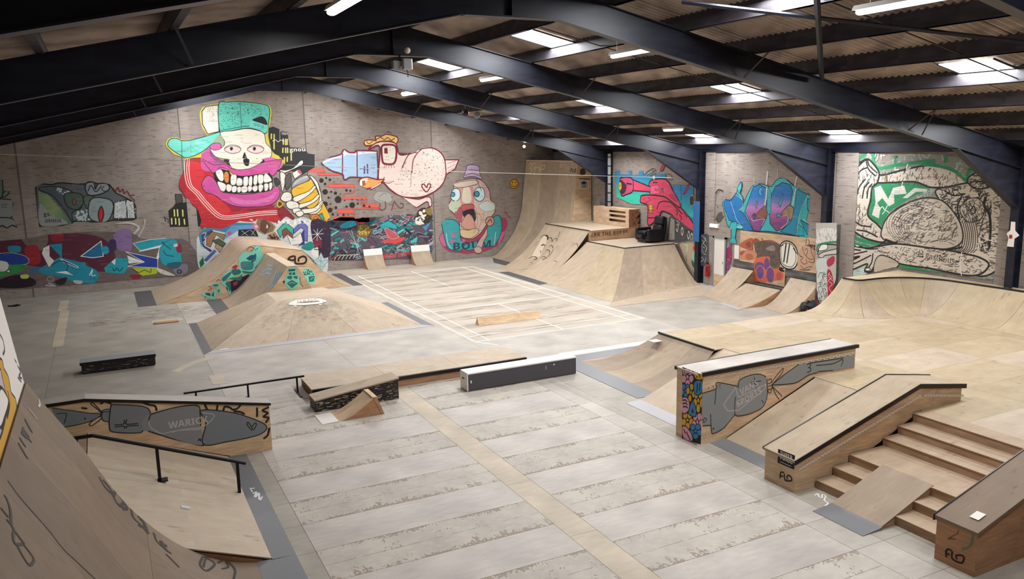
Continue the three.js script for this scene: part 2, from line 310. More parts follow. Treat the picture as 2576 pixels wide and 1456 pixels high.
// ---------- the hall: floor, walls, roof ----------
const RIDGE = -3, EAST = 12.25, WEST = -18.25, NORTH = -16.5, SOUTH = 27;
const roofY = (x, y0) => y0 - 0.22 * Math.abs(x - RIDGE);
const floor = struct('floor');
part('slab', box(WEST - .4, EAST + .4, -0.35, -0.02, NORTH - .4, SOUTH + .4), M.slab, floor);
const rows = [3.42, 4.5, 5.47, 6.7, 7.68, 8.67, 9.6, 10.55, 11.5, 12.42, 13.39, 14.32, 15.27, 16.25];
function floorPanel(x0, x1, z0, z1, mat, name = 'floor_panel', top = 0) {
  const g = new THREE.BoxGeometry(x1 - x0 - .006, 0.02 + top, z1 - z0 - .006); g.translate((x0 + x1) / 2, -0.01 + top / 2, (z0 + z1) / 2);
  const r = metreUV(g);
  if (mat === M.worn) { const p = r.attributes.position, uv = r.attributes.uv; for (let i = 0; i < p.count; i++) uv.setXY(i, p.getX(i) + z0 * 1.37, clamp((p.getZ(i) - z0) / (z1 - z0), .004, .996)); }
  return part(name, r, mat, floor);
}
rows.slice(0, -1).forEach((z, i) => {
  const z1 = rows[i + 1], worn = i % 2 === 1 || i === 0;
  if (i > 1 || true) floorPanel(-7.38, -3.88, z, z1, worn ? M.worn : M.floorClean);
  floorPanel(-3.4, -0.5, z, z1, worn ? M.worn : M.floorClean);
  floorPanel(-0.5, 0.1, z, z1, i % 3 ? M.floor : M.floorClean);
  floorPanel(0.1, 3.1, z, z1, M.floorEdge);
  floorPanel(-7.68, -7.38, z, z1, M.floorEdge);
  floorPanel(-11, -7.68, z, z1, M.floorShaded);
});
for (let k = 0; k < 6; k++) floorPanel(-3.88, -3.4, 3.42 + k * 2.14, 3.42 + (k + 1) * 2.14, M.strip, 'floor_strip');
for (const [x0, x1] of [[WEST - .1, -14.7], [-14.7, -11]]) for (let z = 3.42; z < SOUTH; z += 3.6) floorPanel(x0, x1, z, Math.min(z + 3.6, SOUTH + .1), M.floorShaded, 'floor_sheet');
for (const [x0, x1] of [[-11, -5], [-5, 0.1], [0.1, 6.2], [6.2, EAST + .1]]) floorPanel(x0, x1, 16.25, SOUTH + .1, M.floorShaded, 'floor_sheet');
for (let z = 3.42; z < 16; z += 4.28) { floorPanel(3.1, 7.6, z, Math.min(z + 4.28, 16.25), M.floorShaded, 'floor_sheet'); floorPanel(7.6, EAST + .1, z, Math.min(z + 4.28, 16.25), M.floorShaded, 'floor_sheet'); }
const zs = [NORTH - .1, -12.1, -9.4, -7.45, -4.9, -2.4, 0.1, 2.0, 3.42];
const xs = [WEST - .1, -14.7, -11.4, -7.5, -4, -0.2, 6.3, 9.3, EAST + .1];
for (let i = 0; i < zs.length - 1; i++) for (let k = 0; k < xs.length - 1; k++) {
  const inCourt = xs[k] === -0.2 && zs[i + 1] <= 0.11;
  floorPanel(xs[k], xs[k + 1], zs[i], zs[i + 1], inCourt ? M.court : xs[k] < -8 ? M.floorShaded : xs[k] >= 6.3 && zs[i] > -3 ? M.floorEdge : M.floor, 'floor_sheet');
}
// painted court lines
const lineAt = (a, b, w = 0.045, name = 'court_line') => { const d = V(b[0] - a[0], 0, b[1] - a[1]), L = d.length(); d.normalize(); const n = V(-d.z, 0, d.x).multiplyScalar(w / 2); part(name, prismY([[a[0] + n.x, a[1] + n.z], [b[0] + n.x, b[1] + n.z], [b[0] - n.x, b[1] - n.z], [a[0] - n.x, a[1] - n.z]], 0.0005, 0.003), M.lineWhite, floor); };
[[[-.06, .07], [.02, -14.32]], [[.4, .1], [.5, -14.3]], [[6.15, .05], [6.1, -14]], [[5.62, 0], [5.6, -14.05]], [[-.06, .07], [6.17, .05]], [[0, -.61], [6.12, -.67]], [[.05, -4.8], [6.07, -4.95]], [[.03, -6.9], [6.08, -6.78]], [[.05, -9.3], [6.08, -9.05]], [[.03, -14.3], [6.1, -13.97]], [[2.5, -13.58], [6.08, -13.82]], [[.45, -13.56], [2.3, -13.52]], [[3.04, 0], [3.1, -4.86]], [[3.02, -9.16], [3.05, -14.1]]].forEach(([a, b]) => lineAt(a, b));
lineAt([-.06, .07], [.35, .75], 0.05);
lineAt([1.4, 2.72], [7.9, 2.95], 0.34, 'pale_strip');
// patches let into the floor
part('floor_patch', box(-11.58, -11.28, 0.0005, 0.006, -14.9, -12.5), M.strip, floor); part('floor_patch', box(-11.5, -11.2, 0.0005, 0.006, -12.49, -6.1), M.strip, floor);
part('floor_patch', box(-7.64, -7.3, 0.0005, 0.005, -.24, .72), M.strip, floor);
part('floor_patch', prismY([[-8.5, -1.2], [-8.1, -1.75], [-7.7, -2.2], [-7.3, -2.3], [-7.28, -2.05], [-7.8, -1.75], [-8.1, -1.35], [-8.3, -1]], 0.0005, 0.003), M.strip, floor);
part('floor_patch', box(-8.55, -7.55, 0.0005, 0.003, -8.6, -8.22), M.strip, floor);
part('grey_strip', prismY([[-.18, 4.75], [-.02, 4.7], [.12, 8.2], [-.05, 8.3]], 0.0005, 0.003), M.floorEdge, floor);
part('wood_slat', rbox(-8.5, -7.72, 0.0005, 0.05, -8.2, -7.92, 0.008), M.boardRed, floor, 'short red-brown wooden slat set on the floor');

// walls
const gable = struct('wall_back');
{
  const top = (x) => roofY(x, 9.12);
  part('brickwork', prismZ([[WEST - .35, 0], [EAST + .35, 0], [EAST + .35, top(EAST + .35)], [RIDGE, top(RIDGE)], [WEST - .35, top(WEST - .35)]], NORTH - .35, NORTH), M.brick, gable);
  for (const [x0, x1, y] of [[-12.56, -12.1, 6.9], [-6.38, -6, 8.2], [-.98, -.56, 8.45], [5.25, 5.6, 7.1]]) { part('joint', box(x0 - .05, x0, 0, y, NORTH, NORTH + .006), M.slab, gable); part('pier', box(x0, x1, 0, y, NORTH, NORTH + .012), M.pier, gable); }
}
const east = struct('wall_right');
part('brickwork', box(EAST, EAST + .35, 0, 5.85, NORTH, SOUTH), M.brick, east);
for (const [z0, z1] of [[-4.1, -3.55], [1.35, 2.1], [2.45, 3.3], [8.05, 8.45]]) part('pier', box(EAST - .05, EAST, 0, 5.4, z0, z1), M.pier, east);
part('eave_beam', box(EAST - .1, EAST, 5.38, 5.76, NORTH, SOUTH), M.beam, east);
const west = struct('wall_left'); part('brickwork', box(WEST - .35, WEST, 0, 5.85, NORTH, SOUTH), M.brick, west);
const south = struct('wall_front'); part('brickwork', prismZ([[WEST - .35, 0], [EAST + .35, 0], [EAST + .35, roofY(EAST + .35, 9.1)], [RIDGE, 9.1], [WEST - .35, roofY(WEST - .35, 9.1)]], SOUTH, SOUTH + .35), M.brick, south);

// roof: corrugated sheets on purlins
const ceiling = struct('ceiling');
{
  const waves = 7, seg = waves * 6;
  for (const side of [1, -1]) for (let z = NORTH - .3, k = 0; z < SOUTH + .3; z += 1.1, k++) {
    const w = Math.min(1.1, SOUTH + .35 - z);
    const g = sheet((u, v) => { const d = v * 15.7, x = RIDGE + side * d; return V(x, 9.13 - 0.22 * d + Math.sin(u * waves * Math.PI * 2) * 0.024 + (k % 2) * 0.006, z + u * (w + .02)); }, seg, 1, 0.012, true);
    part('roof_sheet', g, M.roof, ceiling);
  }
  part('roof_deck', prismZ([[WEST - .5, roofY(WEST - .5, 9.22)], [RIDGE, 9.22], [EAST + .5, roofY(EAST + .5, 9.22)], [EAST + .5, roofY(EAST + .5, 9.5)], [RIDGE, 9.5], [WEST - .5, roofY(WEST - .5, 9.5)]], NORTH - .4, SOUTH + .4), M.slab, ceiling);
  for (const side of [1, -1]) for (const d of [0.42, 2.1, 3.83, 5.55, 7.27, 9, 10.72, 12.45, 14.15]) {
    const x = RIDGE + side * d, y = roofY(x, 8.8);
    part('purlin', [box(x - .035, x + .035, y, y + .3, NORTH, SOUTH), box(x - .035, x + .075, y, y + .012, NORTH, SOUTH)], M.purlin, ceiling);
  }
  for (const [x, y0] of [[-1.75, 8.8], [3.4, 8.8]]) for (const [za, zb] of [[-10.8, -4.4], [-4.1, 2.1], [2.4, 8.4], [8.8, 14.9]]) part('sag_rod', tube([[x + 1.0, roofY(x + 1.0, 8.86), (za + zb) / 2 + .2], [x + 6, roofY(x + 6, 8.86), (za + zb) / 2 + .25]], 0.012, 6), M.purlin, ceiling);
}
// portal frames
const frameWords = ['nearest the muralled back wall', 'second from the muralled back wall', 'third from the back wall, over the spotlights', 'fourth from the back wall, right across the view', 'at the top left edge, nearest the viewer', 'behind the viewer'];
[-11, -4.3, 2.2, 8.6, 15.1, 21.7].forEach((z, i) => {
  const t = thing('portal_frame', 'dark navy steel roof frame ' + frameWords[i], 'roof frame', [RIDGE, 0, z]);
  for (const s of [1, -1]) {
    const q = (d, y) => [RIDGE + s * d, y];
    const rafter = [q(0, 8.78), q(15.0, 5.48), q(15.0, 4.95), q(0.9, 8.05), q(0, 8.05)];
    if (s < 0) rafter.reverse();
    const fl = (d0, y0, d1, y1, w = .2, h = .022) => bar([RIDGE + s * d0, y0, z], [RIDGE + s * d1, y1, z], h, w);
    part('rafter', [prismZ(rafter, z - .008, z + .008), fl(0, 8.79, 15, 5.49), fl(.9, 8.05, 15, 4.95)], M.beam, t);
    const h = [q(12.3, 5.53), q(14.95, 4.95), q(14.95, 3.92)]; if (s < 0) h.reverse();
    part('haunch', [prismZ(h, z - .008, z + .008), fl(12.3, 5.53, 14.95, 3.92)], M.beam, t);
    const cx = RIDGE + s * 15.1;
    part('column', [box(cx - .15, cx - .13, 0, 5.5, z - .11, z + .11), box(cx + .13, cx + .15, 0, 5.5, z - .11, z + .11), box(cx - .13, cx + .13, 0, 5.5, z - .008, z + .008)], M.beam, t);
    for (const [d, e] of [[5.3, 5.55], [10.4, 10.72], [10.9, 10.72]]) part('fly_brace', bar([RIDGE + s * d, roofY(RIDGE + d, 8.27), z + .1], [RIDGE + s * e, roofY(RIDGE + e, 8.82), z + .55], .04, .01), M.beam, t);
  }
  part('ridge_plate', [box(RIDGE - .9, RIDGE + .9, 8.03, 8.055, z - .11, z + .11), box(RIDGE - .015, RIDGE + .015, 8.05, 8.8, z - .1, z + .1)], M.beam, t);
});
// translucent roof sheets: daylight panels between two purlins
const tilt = Math.atan(0.22);
function skylight(d, z, w, len, label, side = 1) {
  const x = RIDGE + side * d, y = 9.06 - 0.22 * d;
  const t = thing('skylight', label, 'skylight', [x, y, z]);
  const put = (name, lx, ly, lz, dy, mat) => { const g = new THREE.BoxGeometry(lx, ly, lz); g.translate(0, dy, 0); g.rotateZ(-tilt * side); g.translate(x, y, z); part(name, metreUV(g), mat, t); };
  put('glazing_sheet', len, .012, w, 0, glow(DAY, 2.2));
  for (const k of [-1, 1]) { const g = new THREE.BoxGeometry(len, .03, .03); g.translate(0, 0, k * (w / 2 + .015)); g.rotateZ(-tilt * side); g.translate(x, y, z); part('edge_strip', metreUV(g), M.purlin, t); }
  const n = V(-Math.sin(tilt) * side * -1, -1, 0); n.set(-side * Math.sin(tilt), -Math.cos(tilt), 0);
  const p = V(x, y, z).addScaledVector(n, .03);
  const l = areaLight(len, w, DAY, SKYLIGHT, p, p.clone().add(n)); return l;
}
[[3.25, 3.95, 'skylight at the top centre, bright against the near side of the third frame'], [3.2, -2.7, 'narrow skylight just right of the spotlights'], [8.75, 4.85, 'skylight in the middle of the right roof slope'], [8.87, 11.45, 'large skylight at the far right edge of the view'], [14.05, 3.65, 'skylight low on the roof above the toad mural'], [14.05, -2.9, 'small skylight low on the roof above the tall blue lettering'], [3.2, 11.3, 'skylight cut by the top edge of the view']].forEach(([d, z, l]) => skylight(d, z, 1.1, 1.2, l));
[[3.2, -13.9, 'added unseen skylight in the short bay to brighten the muralled wall'], [8.75, -13.9, 'added unseen skylight in the short bay to brighten the wall around the tongue head'], [3, -8.6, 'hidden skylight high on the right slope in the rearmost full bay'], [8.5, -2, 'hidden skylight halfway down the slope behind the second frame'], [8.5, -8.6, 'hidden skylight halfway down the slope in the rearmost full bay'], [13.65, -9, 'hidden skylight low on the slope above the tank mural'], [13.65, 10.8, 'skylight low on the slope just outside the right edge'], [3, 17.9, 'skylight high over the viewer, outside the view']].forEach(([d, z, l]) => skylight(d, z, 1.1, 1.2, l));  // short-bay pair added to brighten the back wall; the rest continue the grid
[[3.2, -13.9, 'added unseen skylight on the left slope to brighten the skull mural'], [3.2, -8.6, 'added unseen skylight on the left slope in the rearmost full bay']].forEach(([d, z, l]) => skylight(d, z, 1.1, 1.2, l, -1));  // left-slope pair added out of sight to light the skull end of the wall
// fluorescent fittings hung under the ridge
function tubeLight(x, y, z, label, len = 1.5) {
  const t = thing('fluorescent_light', label, 'lamp', [x, y, z]);
  part('housing', prismZ([[x - .09, y + .03], [x + .09, y + .03], [x + .05, y + .1], [x - .05, y + .1]], z - len / 2, z + len / 2, .004), M.white, t);
  const d = new THREE.CapsuleGeometry(.055, len - .16, 4, 10); d.rotateX(Math.PI / 2); d.scale(1.35, .8, 1); d.translate(x, y, z); part('diffuser', metreUV(d), glow(LAMP, 2.6), t);
  for (const k of [-.5, .5]) part('hanger', tube([[x, y + .1, z + k * len * .7], [x, roofY(x, 8.8), z + k * len * .7]], .006, 6), M.galv, t);
  areaLight(.14, len, LAMP, TUBE, V(x, y - .06, z), V(x, y - 2, z));
}
tubeLight(.6, 7.68, 13.75, 'long fluorescent light at the top right corner of the view', 1.75);
tubeLight(.62, 7.7, 7.1, 'fluorescent light hanging left of the big right-hand rafter');
tubeLight(.6, 7.7, .3, 'fluorescent light low beside the second rafter from the viewer');
tubeLight(.6, 7.7, -6.6, 'tiny fluorescent light far back under the roof');
tubeLight(7.3, 6.2, 0, 'fluorescent light near the right wall above the tank mural', 1.0);
tubeLight(-6.6, 7.7, 10.9, 'fluorescent light at the top edge left of centre');
// ---------- ramps, ledges and rails ----------
const pow = (h, x0, x1, p, n = 22) => Array.from({ length: n + 1 }, (_, i) => { const t = i / n; return [lerp(x0, x1, t), h * Math.pow(t, p)]; });  // from the floor at x0 up to h at x1
function metalStrip(name, x0, x1, z0, z1, mat, parent, h = 0.006, label) {
  part(name, prismZ([[x0, 0.001], [x1, 0.001], [x1, h + .004], [x0, .003]], z0, z1), mat, parent, label);
}
// right-hand plateau with its banks, stairs and bowl
const H = 0.92;
const plateau = thing('street_plateau', 'large pale plywood plateau with banks and a curved bowl corner on the right', 'ramp', [7, 0, 10]);
for (let k = 0; k < 13; k++) { const z0 = k < 2 ? 5.14 + k * 1.03 : 7.2 + (k - 2) * 1.22, z1 = k < 2 ? z0 + 1.03 : z0 + 1.22; for (let i = 0; i < 4; i++) { const a = i ? 2.98 + i * 2.31 : k < 2 ? 2.98 : 3.3; part('deck_sheet', box(a + .002, 2.978 + (i + 1) * 2.31, H - .018, H, z0 + .002, z1 - .002), [M.plyGold, M.plyGoldB, M.plyGold, M.plyC][(i * 3 + k * 5) % 4], plateau); } }
part('body', box(3.36, EAST - .06, 0.002, H - .02, 5.16, 19.7), M.board, plateau);
{ // curved hip bank with coping, facing left
  const hip = thing('hip_bank', 'curved plywood hip bank with steel coping on its top edge', 'ramp', [2, 0, 5.5]);
  const S = (t) => Math.pow(t, 1.75) * (H - .004);
  for (let k = 0; k < 3; k++) part('ply_sheet', sheet((u, v) => { const w = (k + v) / 3 * .999, y = S(u); const z0 = lerp(3.55, 5.14, u), z1 = lerp(7.16, 7.24, u); return V(lerp(1.5, 2.96, u), y + .006, lerp(z0, z1, w)); }, 18, 6), [M.plyGrey, M.plyB, M.plyGrey][k], hip);
  for (let k = 0; k < 3; k++) part('rear_sheet', sheet((u, v) => { const w = (k + v) / 3; return V(lerp(lerp(1.5, 2.96, u), 6.5, w), S(u) + .006, lerp(3.55, 5.14, u)); }, 14, 4), M.plyB, hip);
  part('coping', tube([[2.95, H + .012, 5.1], [2.95, H + .012, 7.24]], .028, 10), M.coping, hip, 'dark steel coping tube');
  part('steel_plate', prismY([[.92, 3.0], [1.5, 3.55], [1.5, 7.1], [.92, 7.0]], .002, .009), M.plate, hip, 'grey steel threshold plate'); part('steel_plate', prismY([[.92, 3.0], [1.5, 3.55], [6.5, 3.55], [6.5, 3.0]], .002, .009), M.plate, hip);
  part('tape_patch', box(2.55, 2.8, H * .86, H * .86 + .004, 5.2, 5.45), M.white, hip);
}
const bankProf = [[.88, .004], [3.3, H - .01]];
function bank(z0, z1, label, mats, n, extra) {
  const b = thing('plywood_bank', label, 'ramp', [2, 0, (z0 + z1) / 2]);
  rampBoards(b, mats, bankProf, z0, z1, n, { seg: 1 });
  part('body', prismZ([[.95, .002], [3.0, .002], [3.0, H - .13], [1.0, .02]], z0 + .03, z1 - .03), M.board, b);
  part('steel_plate', prismZ([[.5, .002], [.9, .002], [.9, .02], [.5, .006]], z0, z1), extra, b, 'steel threshold plate');
  return b;
}
bank(7.16, 9.32, 'smooth pale bank between the curved hip and the flowered ledge', [M.plyC], 1, M.platePale);
bank(10.02, 11.78, 'plywood bank between the flowered ledge and the sloping ledge', [M.ply, M.plyB], 1, M.plate);
const flower = thing('flowered_ledge', 'tall flat ledge with painted flowers on its end and a grey drawn figure', 'ledge', [2.4, 0, 9.67]);
part('body', prismZ([[.2, .002], [.9, .002], [3.3, H - .0], [3.32, H + .002], [4.5, H + .002], [4.5, 1.40], [.2, 1.40]], 9.34, 9.99), M.board, flower);
part('top_slab', rbox(.17, 4.55, 1.405, 1.445, 9.32, 9.985, .006), M.floorClean, flower, 'pale worn top board');
part('edge_angle', [box(.3, 4.58, 1.38, 1.452, 9.992, 10.012), box(.3, 4.58, 1.444, 1.452, 9.94, 10.01)], M.coping, flower, 'dark steel angle on the front edge');
part('edge_angle', box(.16, .19, 1.38, 1.452, 9.31, 9.36), M.coping, flower);
part('rear_angle', box(.2, 4.5, 1.44, 1.452, 9.3, 9.325), M.coping, flower);
const hub = thing('sloping_ledge', 'long wooden ledge sloping down beside the stairs with black lettering on its end', 'ledge', [2.2, 0, 12.15]);
{
  const P = [[.2, .58], [3.22, 1.43], [4.5, 1.235]];
  part('body', prismZ([[.2, .002], [.95, .002], [3.3, H], [3.32, H + .002], [4.42, H + .002], [4.42, 1.19], [3.2, 1.385], [.2, .535]], 11.8, 12.49), M.board, hub);
  part('top_board', prismZ([[.17, .575], [3.21, 1.425], [4.5, 1.225], [4.5, 1.19], [3.2, 1.385], [.17, .53]], 11.78, 12.5, .003), M.plyB, hub, 'scuffed plywood top board');
  part('edge_angle', prismZ([[.17, .582], [3.215, 1.437], [4.53, 1.237], [4.53, 1.15], [3.2, 1.353], [.17, .5]], 12.5, 12.515), M.coping, hub, 'black steel angle on the stair edge');
  part('rear_angle', prismZ([[.17, .585], [3.215, 1.44], [4.5, 1.24], [4.5, 1.2], [3.2, 1.4], [.17, .545]], 11.76, 11.782), M.coping, hub);
}
const block = thing('corner_ledge', 'wooden ledge at the bottom right corner with FLO lettering on its end', 'ledge', [1.8, 0, 15.3]);
part('body', prismZ([[.28, .002], [4.4, .002], [4.4, 1.8], [.28, .60]], 15.01, 15.6), M.boardRed, block);
part('top_board', prismZ([[.25, .655], [4.4, 1.86], [4.4, 1.815], [.25, .605]], 14.99, 15.62, .003), M.plyDark, block, 'dark scuffed plywood top board');
part('edge_angle', [prismZ([[.24, .665], [4.4, 1.87], [4.4, 1.79], [.24, .575]], 14.975, 14.992)], M.coping, block);
part('sticker', prismZ([[.46, .728], [.62, .774], [.62, .777], [.46, .731]], 15.35, 15.48), M.white, block, 'small white square sticker');
const stairs = thing('stairs', 'wide two-flight wooden stairs of six steps with a landing', 'stairs', [1.9, 0, 13.75]);
[[.67, 1.07, .15], [1.07, 1.45, .302], [1.45, 2.28, .452], [2.28, 2.66, .604], [2.66, 3.05, .757], [3.05, 3.4, H + .002]].forEach(([a, b, h], i) => {
  const p0 = i ? [0, .15, .302, .452, .604, .757][i] : 0;
  part('riser', box(a, a + .02, Math.max(.002, p0), h - .018, 12.52, 14.97), M.riser, stairs);
  part('tread', rbox(a - .012, b + .02, h - .018, h, 12.52, 14.97, .004), M.step, stairs);
});
const kick = thing('kicker_ramp', 'small plywood kicker over the lower steps with a blue-grey steel lip', 'ramp', [.9, 0, 13.6]);
part('top_board', prismZ([[.3, .012], [1.5, .458], [1.5, .474], [.3, .028]], 13.14, 14.08), M.plyGrey, kick);
part('side_panel', prismZ([[.35, .002], [1.46, .002], [1.46, .44], [.35, .02]], 13.16, 13.178), M.riser, kick); part('side_panel', prismZ([[.35, .002], [.66, .002], [.68, .155], [1.05, .158], [1.06, .3], [1.42, .305], [1.46, .44], [.35, .02]], 14.05, 14.068), M.riser, kick);
part('steel_plate', prismZ([[-.06, .002], [.36, .002], [.36, .05], [.3, .034], [-.06, .008]], 13.13, 14.09), M.plate, kick, 'blue-grey steel lip plate');
// bowl corner
{
  const path = []; const add = (x, z, nx, nz) => path.push([x, z, nx, nz]);
  add(9.62, 5.15, -1, 0); add(9.62, 5.5, -1, 0);
  for (let k = 1; k <= 8; k++) { const a = Math.PI - k / 8 * Math.PI / 2; add(9.84 + Math.cos(a) * .22, 5.5 + Math.sin(a) * .22, Math.cos(a), Math.sin(a)); }
  add(10.2, 5.74, 0, 1);
  for (let k = 0; k <= 14; k++) { const a = -Math.PI / 2 + k / 14 * Math.PI / 2; add(10.2 + Math.cos(a) * 1.52, 7.26 + Math.sin(a) * 1.52, -Math.cos(a), -Math.sin(a)); }
  for (const z of [8.5, 10.9, 13.3, 15.7, 18.1]) add(11.74, z, -1, 0);
  const bowl = thing('bowl_quarter', 'curved plywood bowl wall below the toad mural with a dark coping line', 'ramp', [11, H, 7]);
  const R = 1.42, hh = 1.75 - H;
  const sd = along(path), cuts = [0, .04, .075, .11, .16, .21, .26, .33, .45, .6, .75, .9, 1];
  for (let k = 0; k < cuts.length - 1; k++) part('ply_sheet', sheet((u, v) => { const [x, z, nx, nz] = sd(lerp(cuts[k] + (k ? .0005 : 0), cuts[k + 1], v)), l = Math.hypot(nx, nz), d = u * R; return V(x + nx / l * d, H + .004 + hh * Math.pow(1 - u, 1.95), z + nz / l * d); }, 16, 6), [M.plyGold, M.plyGoldB, M.plyB, M.plyGold][k % 4], bowl);
  part('deck', prismY([[9.64, 5.15], [EAST - .06, 5.02], [EAST - .06, 18.1], ...path.slice().reverse().filter((q) => q[1] > 5.2).map(([x, z]) => [x, z])], 1.72, 1.75), M.plyGold, bowl);
  part('coping', tube(path.map(([x, z]) => [x, 1.762, z]), .026, 8), M.coping, bowl, 'dark steel coping');
  part('rear_panel', box(8.4, EAST - .06, .002, H - .02, 5.0, 5.14), M.board, bowl); part('rear_panel', prismZ([[8.25, H], ...pow(.83, 8.25, 9.66, 1.95, 14).map(([x, y]) => [x, y + H]), [EAST - .06, 1.75], [EAST - .06, H]], 5.08, 5.14), M.board, bowl);
}
// left bank, its hubba ledge and rail
const lbank = thing('left_bank', 'pale plywood bank at the lower left with a steel strip along its foot', 'ramp', [-9, 0, 8.2]);
rampBoards(lbank, [M.plyC, M.ply], [[-7.97, .006], [-9.0, .41]], 5.98, 10.46, 1, { seg: 1 });
rampBoards(lbank, [M.plyC], [[-9.0, .411], [-10.32, .93]], 5.98, 10.46, 1, { seg: 1 });
part('body', prismZ([[-8.1, .002], [-10.3, .88], [-14.5, .88], [-14.5, .002]], 5.7, 10.44), M.boardRed, lbank);
for (let k = 0; k < 3; k++) part('deck_sheet', box(-14.5 + k * 1.39, -13.115 + k * 1.39, .91, .93, 3.9, 10.44), M.plyB, lbank);
part('body', box(-14.5, -10.35, .002, .9, 3.9, 5.7), M.board, lbank);
part('steel_plate', prismZ([[-8.0, .002], [-7.66, .002], [-7.66, .006], [-8.0, .02]], 5.98, 10.5), M.plate, lbank, 'grey steel strip with a white scrawl');
part('tape_patch', prismZ([[-9.06, .44], [-8.94, .392], [-8.94, .394], [-9.06, .442]], 8.9, 9.02), M.galv, lbank, 'small grey tape patch over the board joint');
const lledge = thing('left_ledge', 'long sloping ledge on the left with a large grey drawn figure on its side', 'ledge', [-9.5, 0, 5.84]);
part('body', prismZ([[-7.16, .002], [-7.9, .002], [-10.35, .93], [-12.6, .935], [-12.6, 1.5], [-10.31, 1.52], [-7.16, .91]], 5.68, 6.02), M.boardPale, lledge);
part('top_slab', prismZ([[-7.13, .95], [-10.31, 1.56], [-12.6, 1.54], [-12.6, 1.505], [-10.31, 1.523], [-7.13, .913]], 5.64, 6.03, .004), M.floorClean, lledge, 'pale concrete-grey top');
part('edge_angle', prismZ([[-7.13, .956], [-10.31, 1.566], [-12.6, 1.546], [-12.6, 1.49], [-10.31, 1.51], [-7.13, .905]], 6.03, 6.045), M.coping, lledge, 'black steel edge');
const lrail = thing('handrail', 'kinked black handrail on posts running down the left bank', 'rail', [-9.2, 0, 7.93]);
part('rail', tube([[-7.93, .55, 7.93], [-10.18, 1.47, 7.93], [-11.6, 1.49, 7.93]], .03, 10), M.blackSteel, lrail);
for (const [x, y0, y1] of [[-8.07, .045, .6], [-9.29, .52, 1.1], [-10.42, .93, 1.47]]) { part('post', box(x - .025, x + .025, y0, y1, 7.905, 7.955), M.blackSteel, lrail); if (x < -8.5) part('foot_plate', box(x - .12, x + .12, y0 - .0, y0 + .02, 7.85, 8.01), M.blackSteel, lrail); }
// big quarter by the viewer
const QP = smooth2([[-8.18, .004], [-8.6, .13], [-8.97, .35], [-9.31, .64], [-9.65, 1.05], [-9.87, 1.4], [-10.07, 1.8], [-10.25, 2.19], [-10.44, 2.53], [-10.63, 2.87], [-10.74, 3.09]], 44);
const quarter = thing('near_quarter', 'big dark-brown plywood quarter pipe in the lower left corner with scrawled tags', 'ramp', [-9.6, 0, 14]);
{
  const f = along(QP); const zc = [10.47, 11.35, 12.6, 13.85, 16.4, 18.9];
  for (let k = 0; k < 5; k++) for (const [a, b] of [[0, .42], [.4212, 1]]) { const mt = [M.plyDark, M.plyDarkB][(k + (a ? 1 : 0)) % 2]; part('ply_sheet', sheet((u, v) => { const [x, y] = f(lerp(a, b, u)); return V(x, y, lerp(zc[k] + .003, zc[k + 1], v)); }, 22, 1), mt, quarter); }
  part('side_panel', prismZ([...QP.map(([x, y]) => [x - .03, Math.max(y - .03, .003)]), [-11.3, 3.04], [-11.3, .003]].reverse(), 10.48, 10.5), M.boardRed, quarter);
  part('deck', box(-14.5, -10.76, 3.06, 3.09, 10.5, 18.9), M.plyDark, quarter);
  part('steel_plate', prismZ([[-8.22, .002], [-7.66, .002], [-7.66, .007], [-8.22, .016]], 10.5, 18.9), M.plate, quarter, 'wide grey steel strip at its foot');
}
const screen = thing('painted_board', 'white board with an ochre outlined drawing standing at the left edge', 'board', [-10.82, 3.09, 12]);
part('panel', (() => { const g = box(-.012, .012, 0, 1.9, 10.46, 17); const p = g.attributes.position; for (let i = 0; i < p.count; i++) p.setX(i, p.getX(i) - 10.775 - p.getY(i) * .12); g.translate(0, 3.06, 0); g.computeVertexNormals(); return g; })(), M.white, screen);
// low pad, ledges, kicker and rail in the middle
const pad = thing('manual_pad', 'long low plywood pad with a dark steel front edge behind the black ledges', 'ledge', [-2.9, 0, 2.6]);
part('body', box(-5.68, -.02, .002, .225, 1.95, 3.28), M.boardRed, pad);
for (let k = 0; k < 3; k++) part('top_sheet', box(-5.72 + k * 1.91, -3.816 + k * 1.91, .226, .25, 1.88, 3.3), M.plyC, pad);
part('edge_angle', [box(-5.72, -.02, .17, .256, 3.3, 3.318), box(-5.72, -.02, .25, .256, 3.24, 3.31)], M.coping, pad, 'dark steel front edge');
const kl = thing('black_ledge', 'scraped black sloping ledge with a wooden top in front of the long pad', 'ledge', [-4.9, 0, 3.95]);
part('body', prismZ([[-5.87, .002], [-3.9, .002], [-3.9, .475], [-5.87, .245]], 3.68, 4.2, .004), M.black, kl);
part('top_board', prismZ([[-5.88, .25], [-3.88, .48], [-3.88, .515], [-5.88, .282]], 3.66, 4.21, .003), M.plyB, kl, 'worn wooden top');
const mini = thing('small_kicker', 'small curved wooden kicker with a white plate in front of the black ledge', 'ramp', [-5.1, 0, 4.75]);
{
  const prof = pow(.42, -5.6, -4.78, 1.55, 16);
  rampBoards(mini, M.board, prof, 4.4, 5.08, 1, { seg: 16, name: 'top_board' });
  for (const [a, b] of [[4.41, 4.428], [5.052, 5.07]]) part('side_panel', prismZ([...prof.map(([x, y]) => [x, Math.max(.003, y - .012)]), [-4.7, .4], [-4.56, .003]].reverse(), a, b), M.boardRed, mini);
  part('back_board', prismZ([[-4.79, .41], [-4.7, .41], [-4.54, .003], [-4.6, .003]], 4.4, 5.08), M.boardRed, mini); part('lip', rbox(-4.8, -4.69, .4, .425, 4.4, 5.08, .005), M.boardPale, mini);
  part('white_plate', prismZ([[-5.94, .002], [-5.58, .002], [-5.58, .02], [-5.94, .008]], 4.4, 5.09), M.white, mini, 'white lip plate');
}
